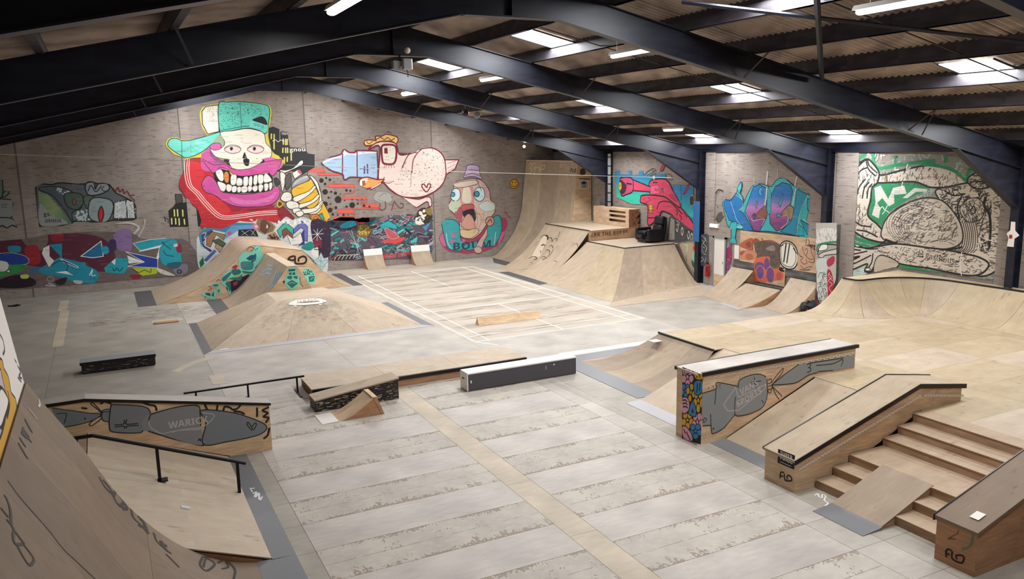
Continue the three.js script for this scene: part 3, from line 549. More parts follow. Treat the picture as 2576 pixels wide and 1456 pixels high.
const wbox = thing('white_box_ledge', 'long white-topped box ledge with a dark slate side', 'ledge', [-.75, 0, 4.32]);
part('body', rbox(-2.27, .77, .012, .42, 4.13, 4.54, .008), M.slate, wbox); part('top_board', rbox(-2.28, .78, .42, .455, 4.11, 4.55, .006), M.white, wbox, 'white top board');
part('end_board', rbox(-2.29, -2.262, .012, .43, 4.12, 4.545, .005), M.white, wbox, 'white end board with a hand hole'); part('hand_hole', rbox(-2.293, -2.285, .27, .31, 4.24, 4.37, .003), M.black, wbox);
part('marking', box(-2.2, -2.17, .2, .27, 4.54, 4.543), M.white, wbox); part('marking', box(.1, .13, .32, .36, 4.54, 4.543), M.white, wbox); part('marking', box(-.12, -.112, .24, .34, 4.54, 4.543), M.white, wbox);
for (const x of [-2.1, .6]) for (const z of [4.18, 4.46]) part('foot', rbox(x, x + .1, 0.001, .014, z, z + .05, .003), M.black, wbox);
const fr = thing('flat_rail', 'low straight black flat rail on three legs left of the long pad', 'rail', [-7.1, 0, 2.5]);
part('rail', box(-8.46, -5.72, .38, .42, 2.48, 2.53), M.blackSteel, fr);
for (const x of [-8.2, -7.05, -5.9]) { part('leg', box(x - .02, x + .02, .02, .38, 2.485, 2.525), M.blackSteel, fr); part('foot', box(x - .025, x + .025, .001, .022, 2.2, 2.93), M.blackSteel, fr); }
const fl = thing('low_black_ledge', 'low black ledge with a grey top standing alone on the left floor', 'ledge', [-9.7, 0, -2.4]);
part('body', rbox(-10.62, -8.8, .03, .29, -2.6, -2.12, .008), M.black, fl); part('top_board', rbox(-10.65, -8.78, .29, .325, -2.63, -2.1, .006), M.grey, fl, 'grey top board');
part('skid', rbox(-10.6, -8.82, .001, .03, -2.55, -2.45, .004), M.black, fl); part('skid', rbox(-10.6, -8.82, .001, .03, -2.27, -2.17, .004), M.black, fl); part('edge_angle', box(-10.65, -8.78, .25, .33, -2.1, -2.088), M.coping, fl);
const tri = thing('wooden_curb', 'low triangular chipboard curb lying across the painted court', 'curb', [2, 0, -2]);
part('curb', (() => { const g = prismX([[-2.22, .002], [-1.9, .002], [-2.06, .25]], .9, 3.2, .004); g.rotateY(-.03); return g; })(), M.boardPale, tri);
// half pyramid and the two jump boxes behind it
const pyr = thing('half_pyramid', 'wide half pyramid of plywood with a grey-worn front bank and white lettering', 'ramp', [-3.9, 0, -5.2]);
{
  const T = [[-4.8, .82, -7.42], [-2.8, .82, -7.42], [-4.8, .82, -5.6], [-2.75, .82, -5.5]], B = [[-7.2, .006, -7.42], [-.6, .006, -7.42], [-7.22, .006, -3.0], [-.62, .006, -3.0]];
  const quad = (a, b, c, d, n, mat, name) => { for (let k = 0; k < n; k++) part(name, sheet((u, v) => { const w = lerp(k / n, (k + 1) / n - .0012, v); const p = a.map((q, i) => lerp(q, b[i], w)), r = c.map((q, i) => lerp(q, d[i], w)); return V(lerp(p[0], r[0], u), lerp(p[1], r[1], u), lerp(p[2], r[2], u)); }, 1, 1), Array.isArray(mat) ? mat[k % mat.length] : mat, pyr); };
  quad(B[2], B[3], T[2], T[3], 3, [M.ply, M.plyB, M.ply], 'front_sheet'); quad(B[0], B[2], T[0], T[2], 2, [M.plyB, M.ply], 'left_sheet'); quad(B[3], B[1], T[3], T[1], 2, M.plyC, 'right_sheet'); quad(T[0], T[2], T[1], T[3], 1, M.plyC, 'top_sheet');
  part('rear_panel', prismZ([[-7.1, .002], [-.7, .002], [-2.8, .8], [-4.8, .8]], -7.44, -7.425), M.board, pyr);
  part('steel_plate', prismY([[-7.48, -2.65], [-7.22, -3.0], [-7.2, -7.42], [-7.45, -7.42]], .002, .009), M.plateDark, pyr, 'dark steel strip on the left edge'); part('steel_plate', prismY([[-7.46, -2.65], [-.3, -2.6], [-.62, -3.0], [-7.22, -3.0]], .002, .008), M.platePale, pyr, 'pale steel strip along the front edge'); part('steel_plate', prismY([[-.3, -2.6], [-.35, -7.42], [-.6, -7.42], [-.62, -3.0]], .002, .008), M.plate, pyr);
  part('tape_patch', box(-7.0, -6.75, .012, .016, -3.02, -2.92), M.white, pyr); 
}
const jb = thing('small_jump_box', 'middle jump box with a grey curved launch ramp and blue scribbles', 'ramp', [-4.3, 0, -9.6]);
{
  const pr = pow(1.69, -5.87, -4.0, 1.55, 20);
  rampBoards(jb, [M.plyGrey], pr, -11.72, -7.46, 2, { seg: 20 });
  part('top_sheet', box(-4.0, -3.66, 1.672, 1.69, -11.72, -7.46), M.plyC, jb);
  rampBoards(jb, [M.plyB], [[-2.72, .004], [-3.66, 1.675]], -11.72, -7.46, 2, { seg: 1, name: 'rear_sheet' });
  part('front_panel', prismZ([...pr.map(([x, y]) => [x, Math.max(.003, y - .02)]), [-3.67, 1.67], [-2.74, .003]].reverse(), -7.48, -7.455), M.board, jb);
  part('steel_plate', prismZ([[-6.4, .002], [-5.86, .002], [-5.86, .018], [-6.4, .006]], -11.7, -7.46), M.plateDark, jb, 'grey-green steel lip plate');
}
const ja = thing('large_jump_box', 'tall jump box by the back wall with rounded top and teal painted tags', 'ramp', [-4.3, 0, -13.6]);
{
  const up = smooth2([[-8.22, .005], [-7.6, .18], [-6.9, .41], [-6.2, .74], [-5.63, 1.1], [-5.14, 1.54], [-4.85, 1.86], [-4.62, 2.01], [-4.42, 2.05], [-4.2, 2.03], [-3.9, 1.97]], 40);
  rampBoards(ja, [M.plyB, M.ply, M.plyB], up, -15.5, -11.74, 1, { seg: 40 });
  rampBoards(ja, [M.plyC], [[-3.9, 1.971], [-2.49, 1.7]], -15.5, -11.74, 1, { seg: 1, name: 'top_sheet' });
  rampBoards(ja, [M.plyB], pow(1.69, -.42, -2.48, 1.75, 20), -15.5, -11.74, 1, { seg: 20, name: 'rear_sheet' });
  part('front_panel', prismZ([...up.map(([x, y]) => [x, Math.max(.003, y - .022)]), [-2.5, 1.67], ...pow(1.66, -.42, -2.48, 1.75, 20).reverse().map(([x, y]) => [x, Math.max(.003, y - .01)])].reverse(), -11.77, -11.745), M.board, ja);
  part('front_panel', prismZ([...up.map(([x, y]) => [x, Math.max(.003, y - .022)]), [-2.5, 1.67], ...pow(1.66, -.42, -2.48, 1.75, 20).reverse().map(([x, y]) => [x, Math.max(.003, y - .01)])].reverse(), -15.5, -15.47), M.board, ja);
  part('steel_plate', prismZ([[-8.86, .002], [-8.2, .002], [-8.2, .016], [-8.86, .005]], -15.45, -11.7), M.plateDark, ja, 'dark grey lip plate at the left'); part('steel_plate', prismZ([[-.44, .002], [0, .002], [0, .005], [-.44, .014]], -15.45, -11.75), M.plateDark, ja);
}
// small ramps leaning on the back wall
[[1.42, 2.36, 'left one of two small curved ramps leaning on the back wall'], [3.86, 4.84, 'right one of two small curved ramps leaning on the back wall']].forEach(([a, b, l]) => {
  const t = thing('wall_ramp', l, 'ramp', [(a + b) / 2, 0, -16.1], 'small curved ramps on the back wall'), f = along(smooth2([[-15.62, .01], [-15.85, .1], [-16.06, .28], [-16.24, .55], [-16.38, .93]], 14));
  const seg = (name, t0, t1, mat) => part(name, sheet((u, v) => { const [z, y] = f(lerp(t0, t1, u)); return V(lerp(a, b, v), y, z); }, 8, 1), mat, t);
  seg('ply_sheet', 0, .74, M.plyB); seg('white_plate', .742, 1, M.white);
  for (const x of [a + .02, b - .04]) part('side_rib', prismX([[-15.63, .002], [-16.45, .002], [-16.45, .9], [-16.39, .88], [-16.26, .52], [-16.08, .25], [-15.87, .07]], x, x + .02), M.boardRed, t);
});
// right-hand decks and the tall wall quarter
const PW = 1.6;
const wall = thing('wall_quarter', 'very tall plywood wall quarter in the far right corner', 'ramp', [10, 0, -14.5]);
{
  const far = along(smooth2([[8.23, .006], [8.6, .1], [9.16, .58], [9.74, 1.32], [10.16, 2.33], [10.32, 3.58], [10.5, 4.98]], 40)), near = along(smooth2([[8.23, .006], [8.9, .12], [9.8, .6], [10.5, 1.2], [11.0, 2.03], [11.18, 2.9], [11.32, 3.9], [11.44, 4.94]], 40));
  for (let k = 0; k < 3; k++) part('ply_sheet', sheet((u, v) => { const w = (k + v * .998) / 3, a = far(u), b = near(u); return V(lerp(a[0], b[0], w), lerp(a[1], b[1], w), lerp(-16.42, -12.74, w)); }, 30, 4), [M.plyB, M.plyGrey, M.plyB][k], wall);
  const np = Array.from({ length: 25 }, (_, i) => near(i / 24)).filter((q) => q[1] > .01);
  part('side_panel', prismZ([[8.4, .003], [EAST - .05, .003], [EAST - .05, 4.86], [11.45, 4.92], ...np.reverse().map(([x, y]) => [x + .012, Math.max(y - .012, .003)])], -12.74, -12.715), M.board, wall, 'raw wooden side panel with a small poster');
  part('top_batten', (() => { const g = bar([10.51, 4.97, -16.42], [11.45, 4.93, -12.74], .03, .05); return g; })(), M.boardPale, wall);
  part('steel_plate', prismY([[7.55, -14.5], [8.25, -16.1], [8.25, -12.9], [7.62, -12.2]], .002, .009), M.plateDark, wall, 'dark steel strip at its foot');
}
const d1 = thing('upper_deck', 'upper plywood deck with a curved bank tagged with bubble letters', 'ramp', [10.5, 0, -10.7]);
rampBoards(d1, [M.plyB, M.ply], pow(1.965, 6.83, 9.56, 1.75, 24), -12.7, -8.72, 2, { seg: 24 });
part('deck_sheet', box(9.55, EAST - .05, 1.95, 1.972, -12.7, -8.66), M.plyC, d1); part('coping', tube([[9.55, 1.974, -12.7], [9.55, 1.974, -8.68]], .022, 8), M.coping, d1);
part('riser_panel', box(9.5, EAST - .05, 1.502, 1.95, -8.7, -8.68), M.board, d1, 'raw riser board with faint lettering'); part('body', box(9.65, EAST - .06, .003, 1.94, -12.69, -8.72), M.board, d1);
part('steel_plate', prismY([[6.38, -11.55], [6.85, -11.45], [6.85, -7.7], [6.34, -7.55]], .002, .009), M.plateDark, d1, 'dark steel strip at the foot of the bank');
const d2 = thing('lower_deck', 'lower plywood deck with a curved hip bank carrying the black armchair', 'ramp', [10.5, 0, -6.5]);
{
  const y = (t) => .006 + 1.494 * Math.pow(1 - t, 1.55);
  for (let k = 0; k < 2; k++) part('ply_sheet', sheet((u, v) => V(9.42 - 2.62 * u, y(u), lerp(lerp(-8.7, -5.8 + 3.0 * u, k / 2), lerp(-8.7, -5.8 + 3.0 * u, (k + .997) / 2), v)), 20, 3), [M.ply, M.plyGold][k], d2);
  for (let k = 0; k < 3; k++) part('ply_sheet', sheet((u, v) => { const w = (k + v * .998) / 3, a = V(9.42 - 2.62 * u, y(u), -5.8 + 3.0 * u), b = V(12.0, y(u), -5.8 + 1.75 * u); return a.lerp(b, w); }, 20, 4), [M.plyGrey, M.plyB, M.plyB][k], d2);
  part('floor_sheet', prismY([[6.35, -2.1], [6.7, -2.75], [9.2, -3.5], [12.0, -4.0], [10.72, -2.0]], .001, .009), M.ply, d2);
  part('deck_sheet', box(9.42, EAST - .05, 1.482, 1.502, -8.68, -5.8), M.plyC, d2); part('coping', tube([[9.42, 1.505, -8.7], [9.42, 1.505, -5.8], [12.0, 1.505, -5.8]], .022, 8), M.coping, d2, 'dark steel coping');
  part('side_panel', prismX([[-5.82, .003], [-5.82, 1.48], ...Array.from({ length: 12 }, (_, i) => [-5.8 + 1.75 * i / 11, Math.max(.003, y(i / 11) - .02)])], 11.97, 12.0), M.board, d2);
  part('tape_patch', box(9.36, 9.46, 1.3, 1.44, -5.75, -5.74), M.white, d2);
}
const crate = thing('slotted_crate', 'raw wooden crate with cut-out slots standing on the upper deck', 'crate', [11.9, 1.972, -10.1]);
{
  const y0 = 1.974, y1 = 2.8, x0 = 11.62, x1 = 12.19, za = -11.6, zb = -8.62;
  part('bottom_board', box(x0, x1, y0, y0 + .02, za, zb), M.board, crate); part('rear_board', box(x1 - .02, x1, y0 + .02, y1, za, zb), M.board, crate);
  part('end_board', box(x0, x1 - .02, y0 + .02, y1, zb - .02, zb), M.boardRed, crate, 'end board covered in felt-pen drawings'); part('end_board', box(x0, x1 - .02, y0 + .02, y1, za, za + .02), M.board, crate);
  part('front_board', box(x0, x0 + .02, y0 + .02, y1 - .02, za + .02, za + 1.35), M.board, crate); part('front_board', box(x0, x0 + .02, y0 + .02, y1 - .02, zb - .28, zb - .02), M.board, crate);
  for (const [a, b] of [[.02, .2], [.32, .42], [.54, .62], [.72, .8]]) part('slat', box(x0, x0 + .02, y0 + a, y0 + b, za + 1.35, zb - .28), M.board, crate);
  part('top_board', box(x0 + .22, x1, y1 - .02, y1, za, zb), M.boardPale, crate); part('top_board', box(x0, x0 + .12, y1 - .02, y1, za, zb), M.boardPale, crate);
}
const chair = thing('armchair', 'black leather recliner armchair with raised footrest on the lower deck', 'armchair', [11.7, 1.502, -7.1]);
{
  const g = (x0, x1, y0, y1, z0, z1, r = .05) => { const q = new RoundedBoxGeometry(x1 - x0, y1 - y0, z1 - z0, 4, r); q.translate((x0 + x1) / 2, (y0 + y1) / 2, (z0 + z1) / 2); return q; };
  const place = (name, geo) => { geo.rotateY(-.06); geo.translate(11.62, 1.502, -7.05); part(name, metreUV0(geo), M.leather, chair); };
  place('base', g(-.42, .42, .02, .3, -.36, .36, .04)); place('seat_cushion', g(-.46, .2, .28, .5, -.3, .3, .08));
  const bk = (y0, y1, d) => { const q = g(-.12, .14, y0, y1, -.33, .33, .1); q.rotateZ(-.2); q.translate(.34 + d, .0, 0); return q; };
  place('back_cushion', bk(.4, .74, 0)); place('head_cushion', bk(.72, 1.12, 0));
  for (const s of [-1, 1]) place('armrest', g(-.42, .34, .06, .6, s * .45 - .1, s * .45 + .1, .07));
  place('back_shell', (() => { const q = g(.0, .12, .1, 1.1, -.36, .36, .05); q.rotateZ(-.2); q.translate(.4, 0, 0); return q; })());
  const ft = g(-.14, .14, .22, .32, -.28, .28, .045); ft.rotateZ(-.5); ft.translate(-.62, .02, 0); place('footrest', ft);
  for (const s of [-.2, .2]) part('strut', (() => { const q = tube([[-.42, .14, s], [-.6, .26, s]], .015, 6); q.rotateY(-.06); q.translate(11.62, 1.502, -7.05); return q; })(), M.blackSteel, chair);
}
function metreUV0(g) { return g; }
// stepped quarter by the boarded wall
const kq = thing('stepped_quarter', 'three-part quarter pipe with a lower middle section under the boarded wall', 'ramp', [11.2, 0, -.3]);
{
  const secs = [[-2.35, -1.15, .93, 10.55, 10.25, 12.1], [-1.147, .62, .5, 10.25, 9.93, 11.75], [.72, 2.02, .92, 10.75, 10.5, 12.1]];
  secs.forEach(([a, b, h, xa, xb, xt], i) => { part('ply_sheet', sheet((u, v) => V(lerp(lerp(xa, xb, v), xt, u), .006 + h * Math.pow(u, i === 1 ? 1.5 : 1.9), lerp(a, b, v)), 18, 1), M.plyB, kq); });
  part('coping', tube([[11.75, .51, -1.2], [11.75, .51, .62]], .024, 8), M.coping, kq, 'dark coping on the low section');
  part('side_panel', prismZ([[9.95, .003], ...Array.from({ length: 12 }, (_, i) => [lerp(9.95, 11.75, i / 11), Math.max(.003, .5 * Math.pow(i / 11, 1.5) - .012)]), [11.75, .003]].reverse(), .6, .62), M.boardRed, kq);
  part('side_panel', prismZ([[10.55, .003], ...Array.from({ length: 12 }, (_, i) => [lerp(10.55, 12.1, i / 11), Math.max(.003, .92 * Math.pow(i / 11, 1.9) - .012)]), [12.18, .9], [12.18, .003]].reverse(), 2.0, 2.02), M.board, kq);
  part('side_panel', prismZ([[11.75, .003], [11.75, .48], [12.1, .9], [12.18, .9], [12.18, .003]].reverse(), -1.16, -1.14), M.boardRed, kq); part('side_panel', prismZ([[10.8, .003], ...Array.from({ length: 10 }, (_, i) => [lerp(10.8, 12.1, i / 9), Math.max(.003, .9 * Math.pow(i / 9, 1.9) - .012)]), [12.18, .9], [12.18, .003]].reverse(), .72, .74), M.boardRed, kq);
  part('steel_plate', prismY([[9.9, -.55], [10.2, -.6], [9.96, .62], [9.7, .7]], .002, .008), M.platePale, kq); part('grey_board', box(EAST - .06, EAST - .04, .93, 1.22, -2.35, 1.78), M.greyPaint, kq, 'plain grey strip above the ramp');
}
// ---------- small things ----------
const door = struct('door_1', [EAST, 0, -3.2]);
part('leaf', rbox(EAST - .05, EAST - .008, .5, 1.96, -3.5, -2.88, .006), M.white, door, 'white upper part of the door'); part('kick_board', rbox(EAST - .055, EAST - .008, .01, .5, -3.5, -2.88, .006), M.board, door, 'raw wooden lower part of the door');
part('door_frame', [box(EAST - .07, EAST - .005, 0, 2.04, -3.58, -3.5), box(EAST - .07, EAST - .005, 0, 2.04, -2.88, -2.8), box(EAST - .07, EAST - .005, 1.96, 2.04, -3.58, -2.8)], M.grey, door); part('door_handle', rbox(EAST - .09, EAST - .05, .98, 1.04, -2.98, -2.94, .01), M.galv, door);
part('door_head', box(EAST - .06, EAST - .004, 2.04, 2.4, -3.9, -2.55), M.pier, door);
const ext = thing('fire_extinguisher', 'red fire extinguisher hung beside the white door', 'fire extinguisher', [12.08, .32, -3.75]);
{ const c = new THREE.CapsuleGeometry(.1, .34, 4, 14); c.translate(12.08, .6, -3.75); part('cylinder', metreUV(c), M.red, ext); part('valve', rbox(12.05, 12.11, .86, .94, -3.79, -3.71, .01), M.black, ext); part('hose', tube([[12.04, .88, -3.75], [11.97, .8, -3.68], [11.97, .55, -3.66]], .012, 8, true), M.black, ext); part('wall_bracket', box(12.16, EAST - .05, .5, .75, -3.8, -3.7), M.galv, ext); }
const el = thing('exit_light', 'small glowing white emergency light above the white door', 'lamp', [EAST - .1, 2.36, -3.5]);
part('case', rbox(EAST - .1, EAST - .004, 2.37, 2.52, -3.77, -3.25, .01), M.white, el); part('lens', box(EAST - .106, EAST - .1, 2.39, 2.5, -3.74, -3.28), glow(LAMP, 1.4), el); areaLight(.44, .1, LAMP, 1.2, V(EAST - .13, 2.44, -3.5), V(EAST - 2, 2.44, -3.5));
single('wall_notice', box(EAST - .015, EAST - .003, 1.25, 1.78, -2.36, -2.1), M.white, 'white paper notice on the wall between the door and the rat board', 'notice');
const bag = thing('rubble_bag', 'lumpy black bag lying on the floor beside the painted pillar', 'bag', [11.4, 0, 2.25]);
{ const g = new THREE.IcosahedronGeometry(1, 3), p = g.attributes.position; for (let i = 0; i < p.count; i++) { const q = V(p.getX(i), p.getY(i), p.getZ(i)), k = 1 + .16 * Math.sin(q.x * 5 + q.z * 4) + .1 * Math.sin(q.y * 9 + q.z * 7); p.setXYZ(i, q.x * .36 * k, Math.max(q.y * .2 * k, -.19), q.z * .26 * k); } g.computeVertexNormals(); g.translate(11.42, .2, 2.3); part('sack', metreUV(g), M.black, bag); part('tie', rbox(11.3, 11.36, .36, .44, 2.26, 2.34, .02), M.black, bag); }
// floodlights by the ridge
const fx = thing('floodlight_cluster', 'pale floodlight cluster bolted under the roof ridge', 'lamp', [-2.8, 7.7, 2.4]);
part('bracket', [box(-2.9, -2.86, 7.9, 8.06, 2.34, 2.38), box(-3.05, -2.6, 7.88, 7.91, 2.35, 2.39)], M.blackSteel, fx); part('lamp_body', rbox(-2.86, -2.62, 7.68, 7.95, 2.42, 2.56, .02), M.galv, fx); part('lamp_body', rbox(-3.1, -2.9, 7.7, 7.9, 2.36, 2.5, .02), M.grey, fx);
{ const s = new THREE.SphereGeometry(.075, 14, 10); s.translate(-2.72, 8.14, 2.5); part('sensor_ball', metreUV(s), M.white, fx); } part('cable', tube([[-2.74, 7.68, 2.46], [-2.7, 7.6, 2.44], [-2.72, 7.52, 2.46]], .012, 6, true), M.black, fx);
for (const [x, y, m, l] of [[2.45, 7.0, M.black, 'dark round speaker hanging behind the second rafter'], [2.92, 6.92, M.grey, 'pale round speaker hanging behind the second rafter']]) { const c = new THREE.SphereGeometry(.13, 16, 12); c.translate(x, y, -5.9); const t = thing('ball_speaker', l, 'speaker', [x, y - .13, -5.9]); part('shell', metreUV(c), m, t); part('mount', tube([[x, y + .1, -5.9], [x, roofY(x, 8.8), -5.9]], .012, 6), M.black, t); }
single('roof_brace', bar([4.35, 7.09, 8.85], [.3, 7.97, 12.4], .07, .07), M.beam, 'straight dark steel brace crossing the roof panels at the upper right', 'brace');
single('roof_brace', bar([-.6, 8.17, 10.3], [4.6, 7.03, 14.6], .05, .05), M.beam, 'long dark steel brace sloping to the right edge under the roof', 'brace');
single('string_line', tube([[-18.1, 6.2, -4.45], [-12, 5.85, -4.45], [-7.5, 5.56, -4.45], [0, 5.03, -4.45], [11.9, 4.32, -4.45]], .008, 5, true), M.string, 'thin pale string stretched right across the hall', 'string');
{ const t = thing('drainpipe', 'banded pale pipe rising in the far right corner', 'pipe', [11.95, 1.97, -10.75]); part('pipe', tube([[11.95, 1.98, -10.72], [11.95, 5.3, -10.72]], .085, 12), M.grey, t); for (let y = 2.2; y < 5.3; y += .42) { const c = new THREE.CylinderGeometry(.094, .094, .05, 12); c.translate(11.95, y, -10.72); part('band', metreUV(c), M.black, t); } }
single('corner_board', box(EAST - .09, EAST - .03, 1.98, 3.05, -11.9, -11.3), M.greyPaint, 'grey board standing in the corner behind the crate', 'board');
// blue board on the column
{ const t = thing('column_board', 'blue painted board strapped to the column beside the tank mural', 'board', [12, 1.6, -4.3]); part('board', rbox(11.9, 11.925, 1.75, 3.4, -4.48, -4.1, .004), M.blue, t); part('batten', box(11.925, 11.94, 2.0, 2.06, -4.45, -4.13), M.beam, t); }
for (const [x, y, z, l] of [[-10.9, 0, -14.6, 'dark strap lying on the floor at the far left']]) single('strap', tube([[-13.35, .012, -14.75], [-13.1, .012, -14.5], [-12.95, .02, -14.62], [-13.1, .012, -14.8], [-13.3, .014, -14.6]], .03, 6, true), M.black, l, 'strap');
[[1.3, 5.35, -14.8], [7.7, 5.72, -11.3]].slice(1).forEach(([x, y, z]) => { const t = thing('bulb', 'small round white lamp under the rearmost rafter', 'lamp', [x, y, z]); const s = new THREE.SphereGeometry(.07, 12, 10); s.translate(x, y, z); part('globe', metreUV(s), glow(LAMP, 1.1), t); part('cap', tube([[x, y + .06, z], [x, y + .16, z]], .03, 8), M.grey, t); const pl = new THREE.PointLight(LAMP, .5); pl.position.set(x, y, z); scene.add(pl); });
// pillar paint panels are in the murals below
// ---------- murals: paint on the walls, laid out in centimetres of each wall ----------
const pts = (s) => s.split(' ').map((q) => q.split(',').map(Number));
const gp = { o: V(0, 0, NORTH), u: V(1, 0, 0), v: V(0, 1, 0) }, ep = { o: V(EAST, 0, 0), u: V(0, 0, 1), v: V(0, 1, 0) };
paint(gable, 'city_mural', 'black painted tower blocks with yellow windows beside the skull', gp, pts("-271,676 -242,683 -213,670 -214,662 -178,661 -177,598 -102,579 -94,560 -63,554 -66,496 -109,460 -57,403 -236,465 -249,537"), 100, (b, c, q) => {
b.K('#2a2a2c',46.3,"-239,676 -252,501");
b.P('#2b2b2e',"-212,660 -178,659 -189,499 -223,500");
b.P('#2b2b2e',"-243,623 -172,622 -174,589 -105,584 -112,479 -253,483");
b.P('#303033',"-177,589 -62,558 -66,496 -128,461 -184,490");
b.K('#d9cf62',6.0,"-253,650 -255,630");
b.K('#d9cf62',6.0,"-241,648 -246,584");
b.K('#d9cf62',6.1,"-202,627 -203,604");
b.K('#d9cf62',6.1,"-191,626 -193,602");
b.K('#d9cf62',6.1,"-184,625 -186,602");
b.K('#d9cf62',6.1,"-206,586 -208,567");
b.K('#d9cf62',6.1,"-194,586 -195,566");
b.K('#d9cf62',6.1,"-185,586 -186,566");
b.K('#d9cf62',6.2,"-170,564 -172,531");
b.K('#d9cf62',6.1,"-202,543 -204,518");
b.K('#d9cf62',6.1,"-189,545 -191,526");
b.L('#d8d4cc',2.9,"-250,619 -236,624 -226,615 -213,622 -197,617");
b.T('#e4e0d8','gnou',-140,578,24, {sx: 1.3});
b.T('#dcd8d0','TEST',-193,651,14);
b.T('#dcd8d0','701',-80,566,18);
b.K('#55514e',2.2,"-102,570 -66,562");
b.L('#3a3836',2.2,"-155,598 -157,621 -143,639 -125,635 -123,617 -133,596");
b.K('#3a3836',2.1,"-200,672 -201,658");
}, { off: 0.014 });
paint(gable, 'city_mural', 'small black painted building with lit windows left of the red jacket', gp, pts("-738,302 -713,335 -687,351 -683,401 -648,399 -637,366 -591,329 -578,248 -712,253 -737,276"), 100, (b, c, q) => {
b.P('#1f1f21',"-715,327 -691,346 -690,356 -638,361 -592,320 -581,252 -715,257");
b.P('#4a4846',"-682,398 -654,396 -654,362 -681,356");
b.K('#1f1f21',2.5,"-682,398 -654,396 -654,362 -681,356 -682,398");
b.L('#1f1f21',2.7,"-734,302 -729,282 -731,296 -720,292 -720,275");
b.K('#e6df7d',5.7,"-691,330 -692,303");
b.K('#e6df7d',5.7,"-678,330 -679,302");
b.K('#e6df7d',5.7,"-657,327 -658,301");
b.K('#e6df7d',5.8,"-624,315 -624,295");
b.K('#e6df7d',5.8,"-614,316 -613,300");
b.K('#e6df7d',5.7,"-705,293 -706,269");
b.K('#e6df7d',5.7,"-689,292 -690,268");
b.K('#e6df7d',5.7,"-675,291 -676,263");
b.K('#e6df7d',5.8,"-654,286 -654,265");
b.K('#e6df7d',5.8,"-622,278 -621,265");
b.K('#e6df7d',5.8,"-611,284 -611,268");
}, { off: 0.008 });
paint(gable, 'skull_mural', 'giant painted skull with pink lips, teal cap and red jacket gripping a yellow spray can', gp, pts("-706,630 -677,648 -558,670 -559,733 -537,777 -473,798 -365,807 -259,794 -233,768 -246,635 -224,545 -203,529 -205,496 -137,538 -108,530 -111,497 -69,459 -32,383 -3,231 -16,205 -85,198 -170,237 -242,227 -272,210 -500,211 -588,244 -597,302 -627,374 -664,393 -672,454 -639,499 -634,556 -684,572 -703,596"), 110, (b, c, q) => {
b.F('#d6c652',"-700,615 -686,637 -656,642 -632,632 -585,634 -532,646 -547,680 -553,725 -548,755 -527,775 -472,785 -431,796 -375,796 -270,784 -246,763 -253,705 -268,654 -254,572 -209,539 -224,496 -300,471 -562,480 -628,550 -663,562 -692,593");
b.F('#c22a33',"-658,457 -639,491 -630,524 -618,547 -535,545 -511,486 -426,323 -241,313 -239,257 -434,229 -582,238 -586,281 -600,332 -637,369 -648,400 -662,423",'#241517',1.9);
b.F('#d9343b',"-614,531 -566,523 -544,430 -484,350 -458,309 -504,296 -567,331 -604,410 -617,471");
b.F('#b0252f',"-658,457 -640,485 -637,403 -651,408 -661,431");
b.P('#a3223a',"-547,395 -519,383 -470,341 -450,309 -272,315 -256,330 -426,331 -497,374");
b.H('#7a2d4a',60,1.6,19.4,"-516,379 -470,341 -443,304 -273,311 -256,330 -426,331",1.3,0.3);
b.L('#f4e6e0',3.4,"-629,547 -635,491 -628,433 -598,394 -566,346 -522,293 -483,277 -407,279 -333,286 -255,286");
b.L('#f4e6e0',3.4,"-619,547 -626,490 -618,433 -590,398 -558,351 -516,300 -479,285 -406,288 -333,295 -254,294");
b.L('#f4e6e0',3.4,"-611,546 -617,490 -610,433 -582,401 -551,355 -510,306 -476,292 -406,295 -332,302 -254,302");
b.F('#74d6c4',"-693,611 -681,633 -656,637 -635,627 -604,628 -542,642 -474,662 -475,649 -515,608 -554,578 -592,560 -624,554 -641,562 -678,589",'#14181a',2.6);
b.K('#14181a',1.5,"-635,627 -640,562");
b.K('#3c8f84',0.9,"-599,626 -603,561");
b.H('#a9ece0',30,1.8,22.1,"-629,625 -542,639 -514,631 -553,586 -627,565",0,0.3);
b.P('#e6dfd3',"-542,751 -524,772 -472,779 -478,664 -526,653 -544,695",'#14181a',3.0);
b.H('#8b857c',26,1.1,22.2,"-531,770 -472,777 -475,706 -535,725",1.5,0.3);
b.F('#63c9b4',"-470,781 -435,791 -372,793 -278,782 -254,764 -261,705 -277,654 -305,666 -339,677 -377,675 -426,666 -473,660",'#14181a',3.0);
b.D('#1d3b38',230,1.9,"-465,777 -376,787 -264,766 -269,720 -328,720 -376,686 -472,674");
b.L('#14181a',1.5,"-380,785 -380,751 -382,675");
b.L('#14181a',1.9,"-470,668 -418,677 -361,686 -323,684 -279,664");
b.F('#74d6c4',"-330,713 -269,691 -277,656 -305,668 -346,685");
b.F('#1b2322',"-332,712 -316,722 -289,728 -273,714 -270,691 -303,701");
b.C(null,-321,693,5.0,'#1d3b38',1.5);
b.C(null,-306,689,5.0,'#1d3b38',1.5);
b.C(null,-291,685,5.0,'#1d3b38',1.5);
b.F('#efe6d4',"-473,659 -418,667 -369,675 -332,672 -287,654 -280,611 -259,584 -261,552 -280,537 -311,534 -314,499 -439,503 -440,537 -476,546 -505,558 -522,593 -499,585 -465,599 -459,622",'#1a1716',2.3);
b.F('#9fae8e',"-515,608 -479,649 -461,626 -465,599 -480,596 -496,615");
b.F('#d565a6',"-524,597 -508,612 -482,613 -474,600 -480,588 -506,583",'#1a1716',1.9);
b.F('#cb5d9e',"-561,560 -547,578 -526,593 -505,558 -473,538 -448,530 -439,503 -554,495");
b.F('#d565a6',"-311,534 -264,545 -220,528 -224,496 -314,499");
b.F('#8e4d80',"-521,589 -505,558 -462,534 -441,526 -485,527 -520,555");
